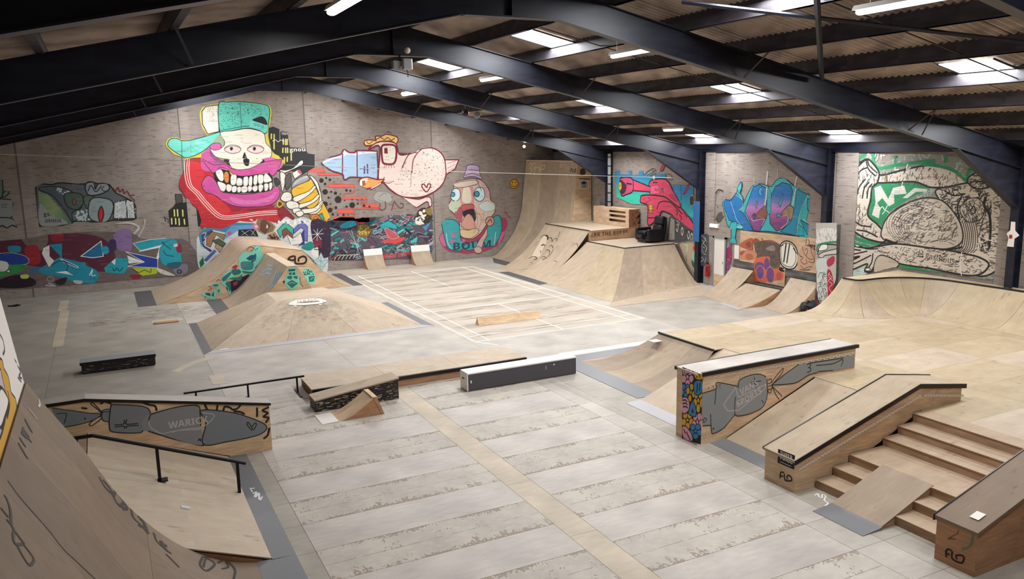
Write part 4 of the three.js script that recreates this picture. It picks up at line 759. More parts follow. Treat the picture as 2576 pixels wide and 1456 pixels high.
b.F('#2a2226',"-469,540 -438,535 -438,514 -452,518");
b.F('#2a2226',"-315,536 -292,533 -305,510 -321,511");
b.F('#f4eee2',"-436,535 -420,533 -426,518 -436,518");
b.L('#1a1716',1.5,"-340,531 -326,542 -313,534");
b.F('#efd0cc',"-462,584 -442,599 -411,599 -391,586 -405,571 -436,568",'#4c3a44',2.3);
b.F('#26232a',"-438,591 -429,596 -425,587 -434,580");
b.L('#6b4f55',1.9,"-462,590 -440,604 -407,602 -390,588");
b.F('#efd0cc',"-364,582 -344,597 -311,597 -291,584 -306,569 -336,566",'#4c3a44',2.3);
b.F('#26232a',"-339,589 -330,594 -326,585 -335,577");
b.L('#6b4f55',1.9,"-363,588 -341,602 -307,600 -290,586");
b.F('#1f1a20',"-389,540 -377,571 -371,555 -362,520 -374,512 -387,517");
b.F('#8c8090',"-376,555 -372,543 -373,524 -378,528");
b.F('#d3569f',"-557,545 -515,521 -464,520 -439,500 -398,494 -352,501 -304,523 -221,536 -218,524 -241,481 -262,462 -284,479 -331,471 -393,465 -433,478 -465,504 -491,505 -511,479 -535,506",'#241517',1.9);
b.F('#efe6d4',"-436,542 -311,539 -312,523 -352,503 -398,496 -435,507");
b.F('#1f1a20',"-383,541 -360,540 -363,513 -374,511 -383,521");
b.F('#cf559d',"-569,439 -549,469 -527,470 -507,444 -488,401 -459,393 -384,384 -314,393 -270,407 -250,416 -233,401 -239,366 -271,335 -330,326 -426,331 -484,358 -519,386 -558,404",'#241517',2.3);
b.F('#dd74b2',"-452,376 -386,357 -308,361 -256,386 -252,378 -290,344 -387,337 -443,352");
b.D('#8d3a72',40,1.9,"-565,446 -527,466 -512,429 -518,394 -561,411");
b.P('#1b1619',"-518,483 -487,501 -451,492 -441,469 -377,466 -277,475 -261,454 -266,399 -306,389 -398,391 -459,393 -495,409 -513,456");
b.F('#f1ede3',"-507,486 -491,499 -479,493 -473,466 -480,447 -495,453",'#3a3335',1.1);
b.F('#f1ede3',"-444,465 -433,475 -419,468 -425,433 -441,427 -447,438",'#3a3335',1.1);
b.F('#f1ede3',"-421,445 -414,458 -397,453 -397,428 -411,423 -422,427",'#3a3335',1.2);
b.F('#f1ede3',"-390,457 -380,463 -370,460 -374,425 -392,424",'#3a3335',1.2);
b.F('#f1ede3',"-367,454 -358,465 -351,458 -356,423 -369,424",'#3a3335',1.2);
b.F('#f1ede3',"-345,461 -337,468 -328,465 -333,429 -348,428",'#3a3335',1.2);
b.F('#f1ede3',"-326,465 -314,470 -302,464 -307,432 -326,431",'#3a3335',1.2);
b.F('#f1ede3',"-299,466 -285,472 -267,447 -272,437 -301,435",'#3a3335',1.2);
b.F('#f1ede3',"-502,445 -470,433 -470,411 -480,401 -493,409",'#3a3335',1.1);
b.F('#f1ede3',"-466,427 -456,432 -442,422 -446,405 -458,398 -467,407",'#3a3335',1.1);
b.F('#f1ede3',"-443,418 -434,424 -422,419 -426,398 -440,395 -445,403",'#3a3335',1.1);
b.F('#f1ede3',"-421,413 -413,420 -403,415 -407,397 -419,394",'#3a3335',1.2);
b.F('#f1ede3',"-402,416 -387,422 -376,415 -379,396 -398,392 -404,401",'#3a3335',1.2);
b.F('#f1ede3',"-374,417 -364,422 -355,415 -360,399 -373,396",'#3a3335',1.2);
b.F('#f1ede3',"-353,416 -340,423 -331,417 -334,400 -347,394 -355,405",'#3a3335',1.2);
b.F('#f1ede3',"-327,421 -317,427 -306,420 -309,403 -322,391 -328,403",'#3a3335',1.2);
b.F('#f1ede3',"-302,424 -292,430 -282,423 -286,402 -300,395",'#3a3335',1.2);
b.F('#f1ede3',"-279,427 -270,433 -265,427 -269,405 -279,399",'#3a3335',1.2);
b.F('#dd8a3f',"-474,474 -462,489 -452,479 -452,453 -459,438 -471,445",'#3a2a1c',1.9);
b.L('#a65d22',1.9,"-470,460 -453,463");
b.F('#cda23c',"-253,330 -242,354 -227,341 -219,331 -241,314");
b.F('#4a2a22',"-245,331 -239,343 -228,332 -240,323");
b.P('#8e2a33',"-248,308 -222,322 -174,263 -212,246 -244,273",'#241517',1.9);
b.F('#e9e3d5',"-226,488 -199,486 -164,497 -131,527 -119,527 -121,511 -145,498 -190,479 -218,471",'#1d1a18',2.5);
b.F('#e9e3d5',"-227,474 -206,470 -203,446 -217,397 -224,391",'#1d1a18',2.5);
b.F('#5a5854',"-204,455 -181,473 -177,445 -185,414 -202,396 -208,421",'#1d1a18',2.5);
b.P('#ece6da',"-172,472 -143,488 -126,468 -162,444",'#1d1a18',1.9);
b.F('#c46066',"-148,482 -137,486 -129,471 -138,467");
b.F('#9aa0a0',"-179,414 -162,438 -110,461 -96,448 -99,436 -164,401 -177,404",'#1d1a18',2.5);
b.L('#d7dada',1.6,"-170,414 -137,437 -102,449");
b.L('#d7dada',1.6,"-167,420 -137,443 -102,452");
b.L('#d7dada',1.6,"-164,425 -136,449 -101,454");
b.F('#e8b531',"-178,398 -103,432 -84,438 -53,364 -8,266 -22,247 -68,224 -99,252 -108,303 -162,344",'#1d1a18',2.5);
b.F('#efe9dc',"-92,457 -73,447 -53,415 -44,364 -44,313 -58,288 -84,277 -134,286 -139,305 -95,303 -62,326 -53,364 -66,409",'#1d1a18',2.5);
b.F('#efe9dc',"-173,360 -103,385 -76,409 -67,400 -104,366 -162,338",'#1d1a18',2.5);
b.F('#efe9dc',"-154,325 -93,341 -59,368 -54,355 -87,328 -146,308",'#1d1a18',2.5);
b.F('#efe9dc',"-137,302 -82,308 -42,338 -40,322 -77,289 -135,283",'#1d1a18',2.5);
b.F('#ece6da',"-232,360 -215,384 -187,383 -180,361 -193,342 -221,344",'#1d1a18',2.5);
b.F('#ece6da',"-209,334 -190,345 -156,334 -152,312 -171,304 -201,311",'#1d1a18',2.5);
b.F('#ece6da',"-180,307 -152,309 -140,292 -160,281 -178,288",'#1d1a18',2.5);
b.F('#ece6da',"-169,288 -140,296 -132,279 -154,268",'#1d1a18',2.5);
b.F('#d97f3a',"-97,271 -65,272 -48,239 -81,228",'#1d1a18',1.9);
b.C('#e8b048',-76,254,10.2,'#7a3a1a',3.2);
b.P('#3aa38f',"-62,272 -45,281 -35,248 -45,242",'#1d1a18',1.9);
b.L('#f2d27a',3.2,"-68,221 -36,232 -11,263");
b.F('#3b3a38',"-260,448 -244,456 -227,440 -228,422 -250,410",'#bab5aa',1.8);
b.L('#1d1a18',1.9,"-56,421 -51,402 -49,383");
b.L('#1d1a18',1.9,"-56,313 -39,332");
}, { off: 0.02, courses: true });
paint(gable, 'stripe_mural', 'salmon red cloud stripes with black dots right of the spray can', gp, pts("-125,497 149,493 154,394 238,294 215,237 182,181 -70,197 -131,406"), 100, (b, c, q) => {
b.L('#df6258',18.4,"-89,481 -60,480 -30,479");
b.L('#df6258',8.8,"-42,461 2,460 46,458");
b.L('#df6258',14.4,"-1,406 54,403 111,401");
b.L('#df6258',12.4,"62,345 116,343 170,340");
b.L('#df6258',17.1,"157,304 195,302 232,300");
b.L('#df6258',19.1,"36,283 70,281 104,279");
b.L('#df6258',15.8,"14,248 95,243 177,239");
b.L('#df6258',19.4,"130,236 153,234 176,233");
b.L('#d85a52',4.5,"111,407 119,395 115,370 75,367 63,356 74,345");
b.L('#d85a52',4.5,"171,346 177,335 169,320 146,319 154,308");
b.L('#d85a52',4.6,"233,309 238,292 214,286 37,294");
b.L('#d85a52',4.5,"104,288 109,271 100,257 12,257");
b.L('#d85a52',4.4,"-12,403 11,416 72,411");
b.L('#d85a52',4.3,"-29,485 -19,469 -53,459");
b.C('#2c2623',-38,433,10.3);
b.C('#2c2623',-15,444,4.9);
b.C('#2c2623',2,435,6.0);
b.C('#2c2623',-22,416,6.0);
b.C('#2c2623',-24,379,12.6);
b.C('#2c2623',5,378,5.0);
b.C('#2c2623',25,371,7.7);
b.C('#2c2623',36,340,16.1);
b.C('#2c2623',-9,351,5.0);
b.C('#2c2623',-27,322,12.1);
b.C('#2c2623',23,302,6.7);
b.C('#2c2623',-5,292,11.1);
b.C('#2c2623',103,310,13.5);
b.C('#2c2623',79,382,6.1);
b.C('#2c2623',98,379,5.0);
b.C('#2c2623',6,271,6.1);
b.C('#2c2623',30,267,3.9);
b.C('#2c2623',58,266,5.6);
b.C('#2c2623',75,304,5.0);
b.C('#2c2623',131,316,5.1);
b.C('#2c2623',161,304,6.8);
b.C('#2c2623',188,298,5.1);
b.C('#2c2623',67,334,3.3);
b.C('#2c2623',104,336,3.4);
b.C('#2c2623',152,336,2.8);
b.C('#2c2623',129,334,2.8);
b.C('#2c2623',-2,321,3.3);
b.C('#2c2623',49,366,2.8);
b.C('#2c2623',20,424,2.2);
b.C('#2c2623',80,264,2.8);
b.C('#2c2623',54,423,1.7);
b.C('#2c2623',40,439,2.2);
}, { off: 0.012 });
paint(gable, 'bird_mural', 'big cream worm-bird with a blue beak and a crown painted on the back wall', gp, pts("-39,513 67,577 154,572 175,605 196,638 297,660 356,627 363,556 424,549 467,571 530,577 583,555 603,515 679,517 651,464 600,435 565,367 510,330 514,279 475,271 423,284 363,333 312,358 263,389 212,369 144,404 136,436 74,426 50,455 4,479"), 110, (b, c, q) => {
b.L('#4a3c3a',1.7,"303,655 362,653 409,635 433,632");
b.L('#4a3c3a',1.7,"308,650 373,638 408,626");
b.F('#f1dcd2',"239,432 253,582 200,572 230,599 277,609 335,597 351,546 393,545 454,567 522,572 570,547 591,506 595,448 577,397 532,358 456,332 359,338 301,373 267,409",'#7a1f33',6.4);
b.P('#f1dcd2',"591,512 667,510 643,464 595,439",'#7a1f33',5.5);
b.L('#7a1f33',1.5,"603,494 651,504");
b.L('#7a1f33',1.5,"605,471 644,487");
b.L('#7a1f33',1.5,"605,454 637,470");
b.F('#efdad2',"347,337 389,330 444,321 481,331 506,324 510,289 498,284 486,308 442,287 421,285",'#7a1f33',4.2);
b.L('#7a1f33',4.1,"351,549 393,546");
b.L('#7a1f33',4.7,"366,481 376,506 398,540 423,550 441,553");
b.L('#7a1f33',4.7,"413,454 421,511 441,544 466,566");
b.L('#7a1f33',2.3,"359,467 366,490 385,506");
b.L('#4a3c3a',1.8,"410,466 404,392");
b.D('#5a4742',150,2.4,"379,506 428,528 522,568 591,500 578,414 519,352 390,341 313,384");
b.L('#7a1f33',6.0,"465,395 462,384 473,366 485,357 501,371 509,391 496,395 486,380 474,395 464,394");
b.F('#a9c8e4',"-33,515 -4,536 57,550 72,569 81,574 103,560 134,560 140,568 228,563 239,549 236,438 210,433 141,441 99,443 79,433 68,438 63,458 9,479",'#7a1f33',6.1);
b.F('#eef2f5',"78,569 97,555 133,552 137,559 228,560 229,554 144,548 137,513 130,546 80,547 69,515");
b.L('#eef2f5',4.9,"-22,517 12,530 60,543");
b.K('#7a1f33',5.0,"70,553 63,455");
b.K('#7a1f33',5.0,"140,562 135,447");
b.K('#6b3f86',6.8,"173,490 171,460");
b.K('#6b3f86',6.8,"188,500 187,459");
b.K('#3c3350',2.3,"149,481 224,483");
b.P('#f3ead9',"263,587 276,593 323,591 335,575 332,524 319,502 272,504 263,526");
b.L('#7a1f33',9.7,"263,582 276,592 323,590 337,572 333,524 316,500 272,503 263,526 262,579");
b.P('#7a1f33',"276,576 292,578 293,550 275,551");
b.K('#7a1f33',1.7,"275,498 270,480");
b.K('#7a1f33',1.7,"283,498 280,480");
b.K('#7a1f33',1.7,"295,497 294,480");
b.K('#7a1f33',1.7,"307,497 308,479");
b.K('#7a1f33',1.7,"319,497 323,479");
b.F('#eecb6c',"179,611 208,617 237,614 235,633 267,634 293,642 346,626 338,597 312,609 254,608 218,593 184,591",'#7a1f33',5.1);
b.L('#7a1f33',4.0,"243,620 261,628 278,617 296,626 313,614 331,622");
b.L('#7a1f33',3.4,"190,608 201,599 219,609");
b.K('#7a1f33',5.1,"296,653 309,655");
b.F('#f0a75c',"141,414 153,435 187,440 233,427 268,425 220,394 173,385 147,391",'#7a1f33',5.7);
b.F('#fbe6d2',"146,413 152,430 187,434 174,412 150,397");
b.K('#7a1f33',6.2,"162,421 162,402");
b.K('#7a1f33',5.1,"170,422 170,404");
b.L('#7a1f33',3.4,"269,437 262,415 243,401 196,378");
b.L('#f4e2d8',5.1,"202,386 232,399 250,409");
b.L('#7a1f33',2.3,"262,415 291,407 318,417");
}, { off: 0.02, courses: true });
paint(gable, 'tag_mural', 'grey smudge and maroon scrawled letters below the bird', gp, pts("207,353 242,375 303,368 310,319 373,326 370,267 247,264 218,295"), 100, (b, c, q) => {
b.F('#a8a6a0',"214,349 236,368 277,363 303,345 298,317 251,314 216,329");
b.L('#55504c',1.7,"240,342 265,361 276,352");
b.L('#55504c',1.7,"234,331 251,322 269,318");
b.L('#7d4448',5.2,"242,308 238,286 255,278 270,290 269,318");
b.L('#7d4448',4.7,"302,339 320,333 310,305 299,274");
b.L('#7d4448',4.7,"316,316 339,286 357,285 361,302 346,306");
}, { off: 0.008 });
paint(gable, 'lettering_mural', 'grey and green bubble lettering with a red eye on the far left of the back wall', gp, pts("-1205,450 -1167,468 -1103,466 -1046,457 -1023,467 -986,466 -935,452 -899,441 -838,401 -843,296 -913,293 -1077,297 -1122,288 -1208,288"), 100, (b, c, q) => {
b.F('#5d666b',"-1204,446 -1181,461 -1146,458 -1114,464 -1062,458 -1024,456 -1007,464 -971,454 -938,453 -914,415 -883,395 -846,363 -849,301 -936,300 -987,291 -1034,303 -1083,303 -1095,288 -1153,292 -1205,292",'#16161a',5.1);
b.P(b.G(-1203,381,-1097,316,'#7f9a72','#8fa66f','#5f7a62'),"-1197,434 -1165,420 -1125,359 -1089,291 -1153,292 -1202,295");
b.F('#9aa0a0',"-1198,381 -1186,368 -1149,325 -1124,317 -1110,295 -1202,295");
b.F('#525c63',"-1190,448 -1126,448 -1080,429 -1047,391 -1051,355 -1084,339 -1088,303 -1114,359 -1150,414 -1184,433",'#1c1c20',3.4);
b.D('#bcd0d4',26,6.2,"-1131,446 -1086,429 -1078,405 -1128,425");
b.D('#bcd0d4',30,6.3,"-1068,344 -1019,347 -1023,305 -1072,308");
b.F('#4b6358',"-1103,418 -1045,415 -1040,379 -1062,353 -1098,364",'#1c1c20',3.4);
b.F('#b0463f',"-1078,390 -1068,395 -1067,377 -1076,372",'#1c1c20',2.3);
b.F('#59695f',"-1035,403 -998,401 -1007,359 -1029,354",'#1c1c20',2.9);
b.F('#93a3a6',"-1004,395 -939,386 -929,349 -959,295 -1013,304 -1025,342",'#1c1c20',4.0);
b.F('#c8293a',"-988,330 -974,360 -968,329 -978,299 -986,297",'#1c1c20',4.0);
b.P('#b9bfc0',"-924,373 -878,383 -880,303 -933,306",'#1c1c20',4.1);
b.P('#a9aeb0',"-877,386 -848,372 -848,301 -880,303",'#1c1c20',4.1);
b.H('#e4e8e8',60,1.8,23.5,"-924,373 -851,372 -852,301 -930,306",1.2,1);
b.F('#8e979c',"-1026,435 -1019,459 -992,461 -989,434 -976,454 -943,453 -937,431 -969,412 -1013,408",'#16161a',4.6);
b.L('#16161a',3.4,"-1017,426 -1004,449 -995,431 -987,422 -972,436 -966,445");
b.L('#16161a',2.9,"-955,444 -965,430 -949,420");
b.L('#7a2430',4.1,"-921,434 -913,421 -904,436 -897,418 -885,429 -881,411 -869,419 -860,401 -843,403");
b.L('#7a2430',3.5,"-860,394 -845,381 -849,369");
b.T('#30363a','gs.',-1174,338,22);
b.T('#30363a','DENISE',-1156,310,17);
b.K('#16161a',6.6,"-1205,446 -1213,299");
}, { off: 0.016, courses: true });
paint(gable, 'creature_mural', 'grey-green painted creature cut by the left edge of the view', gp, pts("-1378,489 -1309,483 -1310,439 -1292,438 -1299,414 -1288,390 -1298,334 -1285,290 -1402,285"), 100, (b, c, q) => {
b.F('#6f8474',"-1355,481 -1320,485 -1317,468 -1325,416 -1363,412",'#1c1c20',3.7);
b.F('#73897a',"-1321,428 -1310,439 -1297,437 -1304,424 -1321,413",'#1c1c20',3.2);
b.F('#8e9692',"-1373,404 -1294,403 -1290,385 -1302,333 -1381,335",'#1c1c20',3.8);
b.F('#8e9692',"-1382,332 -1303,329 -1287,293 -1301,301 -1322,292 -1336,302 -1356,295 -1385,304",'#1c1c20',3.8);
b.K('#3a3a3c',2.2,"-1331,385 -1311,384");
b.K('#3a3a3c',2.2,"-1331,376 -1314,374");
}, { off: 0.008 });
paint(gable, 'wildstyle_mural', 'long turquoise, blue and maroon wildstyle lettering along the foot of the back wall on the left', gp, pts("-1434,239 -1269,244 -1183,254 -1096,256 -914,287 -804,297 -732,206 -652,200 -608,126 -616,36 -731,38 -937,40 -1030,31 -1164,27 -1292,40 -1456,48"), 100, (b, c, q) => {
b.F('#6f625e',"-1394,228 -1322,247 -1199,250 -1039,257 -875,240 -821,211 -669,201 -610,119 -623,34 -719,37 -1006,38 -1273,39 -1414,53");
b.F('#5c2338',"-1403,235 -1272,243 -1135,258 -987,229 -940,145 -968,85 -1109,103 -1263,135 -1386,204");
b.F('#7b6c66',"-1275,261 -1237,276 -1187,261 -1187,219 -1216,191 -1264,219");
b.F('#8c6fa0',"-936,244 -884,260 -870,227 -879,165 -921,169 -935,201");
b.L('#c9c4be',9.5,"-926,287 -871,284 -839,263 -858,239");
b.L('#b9b1ab',7.7,"-850,326 -817,312 -815,274 -842,225");
b.F('#a3262e',"-1268,207 -1224,210 -1221,143 -1262,141");
b.F('#8e2232',"-1172,260 -1130,260 -1130,227 -1165,224");
b.F('#3d2a50',"-956,215 -934,213 -938,170 -971,172");
b.P('#1f93ae',"-1182,213 -1134,215 -1141,155 -1073,131 -1057,130 -1054,105 -1013,76 -1028,40 -1114,54 -1223,119 -1145,161");
b.F('#1f93ae',"-1223,119 -1127,136 -1033,103 -1014,70 -1039,38 -1124,62 -1175,85 -1216,94");
b.F('#1f93ae',"-1325,217 -1285,214 -1288,191 -1323,194");
b.P('#f0efec',"-1204,202 -1179,213 -1184,165 -1168,145 -1192,117 -1212,179",'#5c2338',1.7);
b.P('#23409a',"-1146,152 -1086,114 -1087,108 -1137,136",'#f0efec',2.9);
b.P('#1b6f9c',"-1071,156 -989,214 -987,149 -1028,146",'#f0efec',3.5);
b.F('#2aa0bd',"-992,186 -969,191 -963,166 -983,158");
b.P('#f0efec',"-1173,97 -1131,99 -1106,78 -1137,87");
b.F('#22409a',"-1399,182 -1328,191 -1269,171 -1267,141 -1334,141 -1402,153",'#d9b6c0',2.7);
b.F('#2f9a4e',"-1404,135 -1334,141 -1268,135 -1302,108 -1353,101 -1411,77");
b.F('#e6e6e2',"-1401,164 -1337,153 -1346,118 -1405,129");
b.C('#d7e7e0',-1336,116,6.6,'#1c3c2a',2.7);
b.F('#241324',"-1412,65 -1339,94 -1293,95 -1249,73 -1252,49 -1324,44");
b.F('#c9d86a',"-1295,96 -1270,96 -1271,81 -1294,82");
b.P('#1f6fae',"-1263,111 -1228,126 -1230,108 -1262,99");
b.F('#2a1c2c',"-1177,60 -1133,72 -1141,48 -1163,41");
b.P('#22a2b4',"-868,196 -804,207 -716,210 -697,190 -748,181 -842,162",'#f0efec',2.4);
b.P('#f0efec',"-848,160 -742,182 -777,113 -786,113 -766,169 -848,157");
b.F('#22a2b4',"-761,169 -711,204 -683,176 -679,124 -685,92 -744,88 -766,112",'#167284',2.5);
b.P('#2440a0',"-899,161 -777,122 -780,81 -900,98 -830,111",'#f0efec',2.4);
b.P('#f0efec',"-895,145 -830,111 -893,110");
b.P('#22a2b4',"-989,99 -941,139 -891,132 -900,91 -914,67 -985,80");
b.P('#f0efec',"-959,122 -941,136 -946,108");
b.P('#b4c62b',"-880,90 -780,81 -785,56 -847,52");
b.F('#8e2232',"-892,59 -846,55 -865,37 -882,42");
b.F('#d9d6cf',"-780,81 -713,43 -748,46 -776,61");
b.F('#8c7f92',"-716,75 -661,90 -664,51 -701,42");
b.C('#3ca58f',-694,57,8.1,'#55304e',5.6);
b.F('#2a5f74',"-738,97 -684,99 -698,74 -734,77");
b.F('#8e2a42',"-698,183 -677,176 -677,143 -695,145");
b.L('#1c1c20',2.4,"-753,194 -737,174 -720,159");
b.L('#1c1c20',2.5,"-711,127 -740,135 -750,155");
b.L('#1c1c20',2.4,"-956,96 -952,83 -939,95 -932,80 -917,93");
b.L('#1c1c20',2.4,"-878,83 -857,68 -833,76 -811,64 -807,80");
b.L('#1c1c20',2.3,"-1181,128 -1147,143 -1123,123 -1131,99");
b.L('#f0efec',3.5,"-1047,73 -1033,97 -1039,72 -1025,71");
b.F('#d2cfca',"-707,178 -692,183 -691,170 -705,168");
b.F('#c3c6c8',"-1108,57 -1076,51 -1083,39 -1104,44");
b.L('#b4a8b4',6.8,"-1210,45 -1179,39 -1199,53");
b.C(null,-1192,71,11.3,'#9aa38c',2.8);
}, { off: 0.016, courses: true });
paint(gable, 'wildstyle_mural', 'angular blue, brown and white zigzag lettering behind the tall jump box', gp, pts("-612,197 -573,244 -498,234 -409,270 -321,272 -269,247 -213,277 -85,264 -11,231 22,134 33,-3 -8,-38 -101,9 -262,98 -507,118 -581,51 -618,69"), 100, (b, c, q) => {
b.F('#cfd8d6',"-609,216 -595,237 -544,260 -499,242 -459,268 -361,258 -333,287 -272,270 -256,242 -214,272 -183,256 -137,267 -88,241 -41,177 -30,44 -52,-12 -117,79 -227,144 -446,160 -535,113 -610,66");
b.P('#2f8aa6',"-601,215 -574,240 -538,255 -500,235 -460,261 -357,251 -359,221 -432,226 -491,186 -488,217 -542,233 -577,214 -594,157");
b.P('#6f9fd0',"-491,186 -488,217 -457,246 -358,244 -359,221 -433,222");
b.F('#d0508c',"-478,214 -467,222 -461,210 -473,204");
b.P('#41406e',"-589,214 -542,233 -538,226 -574,200 -581,165 -549,141 -558,133 -589,162");
b.L('#d7d2e6',3.0,"-584,219 -568,220 -578,200 -568,191 -584,179 -572,165");
b.P('#a0764e',"-569,200 -542,225 -489,208 -496,181 -527,210 -556,155 -572,165",'#2a201c',1.7);
b.P('#4f5d46',"-546,185 -516,192 -488,167 -521,130 -530,166",'#2a201c',1.7);
b.P('#b59a7c',"-530,171 -502,151 -517,129 -536,153",'#2a201c',1.7);
b.P('#5560a8',"-590,100 -541,145 -529,135 -578,90",'#d7d2e6',1.7);
b.P('#1c6a4a',"-609,92 -589,117 -587,82 -605,65",'#8fd8b8',2.1);
b.P('#26242a',"-430,226 -355,226 -344,189 -433,197");
b.L('#e6e6ea',1.8,"-416,221 -392,197");
b.L('#e6e6ea',1.8,"-417,201 -381,221");
b.L('#e6e6ea',1.8,"-377,223 -357,194");
b.L('#e6e6ea',1.8,"-374,198 -360,217");
b.P('#8a6b52',"-342,275 -324,285 -295,267 -264,229 -277,207 -317,196 -343,211 -354,235",'#b6ad7a',4.0);
b.P('#6e4534',"-326,260 -308,263 -288,235 -313,200 -333,220",'#3a231a',1.8);
b.P('#e9e3d6',"-303,243 -297,236 -301,222 -307,227");
b.P('#b58a68',"-304,195 -268,206 -244,163 -306,172");
b.D('#2a201c',26,4.1,"-304,195 -269,195 -253,169 -297,176");
b.P('#47b7a0',"-259,210 -220,249 -184,215 -186,187 -218,217 -247,177",'#26242a',2.3);
b.P('#8a4f42',"-236,209 -217,221 -188,183 -191,146 -215,189 -234,172",'#26242a',1.8);
b.P('#efebe4',"-217,194 -189,169 -151,194 -141,142 -200,137",'#26242a',1.8);
b.P('#6f72c0',"-184,210 -143,249 -117,220 -122,150 -140,156 -134,207 -149,217 -183,192",'#26242a',2.3);
b.P('#3c3a78',"-149,189 -134,211 -136,137 -169,130 -145,152");
b.L('#f4f1ec',3.6,"-257,233 -219,258 -185,229 -147,256 -107,228");
b.P('#f4f1ec',"-256,245 -248,261 -240,248");
b.P('#f4f1ec',"-234,241 -226,263 -218,245");
b.P('#f4f1ec',"-214,238 -205,265 -198,241");
b.P('#f4f1ec',"-182,233 -174,266 -166,237");
b.P('#f4f1ec',"-159,234 -151,261 -144,238");
b.P('#f4f1ec',"-136,235 -129,257 -120,239");
b.P('#f4f1ec',"-116,236 -108,252 -100,240");
b.F('#c97f9a',"-371,240 -353,248 -337,229 -355,217");
b.F('#e7c0cc',"-358,239 -347,243 -343,232 -354,228");
b.P('#d6d2cf',"-111,247 -86,204 -94,153 -113,145 -105,191");
b.F('#34243c',"-97,246 -18,232 -20,81 -75,76 -95,134");
b.F('#7a2c40',"-94,153 -60,160 -58,117 -87,115");
b.L('#f4f1ec',2.3,"-71,207 -77,152");
b.L('#f4f1ec',2.3,"-101,181 -45,182");
b.L('#f4f1ec',2.3,"-90,204 -56,155");
b.L('#f4f1ec',2.3,"-48,204 -96,158");
b.F('#1f8a80',"-151,129 -108,149 -91,124 -115,107 -142,114");
b.F('#efebe4',"-106,102 -77,119 -75,76 -98,78");
b.L('#1c1c20',3.8,"-67,127 -63,75");
b.L('#1c1c20',3.3,"-92,110 -36,101");
b.P('#bfd4d4',"-62,94 -50,64 -29,49 -49,31 -65,4 -75,33 -100,54 -76,67",'#5e8f90',2.4);
b.L('#5e8f90',1.9,"-63,75 -67,23");
b.L('#5e8f90',1.9,"-86,53 -44,50");
b.L('#5e8f90',1.4,"-78,67 -52,34");
b.P('#f2ece6',"-431,266 -407,276 -419,266 -410,256");
b.P('#f2ece6',"-380,269 -355,276 -367,268 -357,258");
b.P('#f2ece6',"-288,273 -263,275 -274,272 -265,262");
b.L('#58d0c0',2.5,"-622,265 -617,243");
b.L('#58d0c0',2.5,"-639,253 -603,244");
b.L('#58d0c0',2.1,"-630,235 -608,260");
}, { off: 0.024, courses: true });
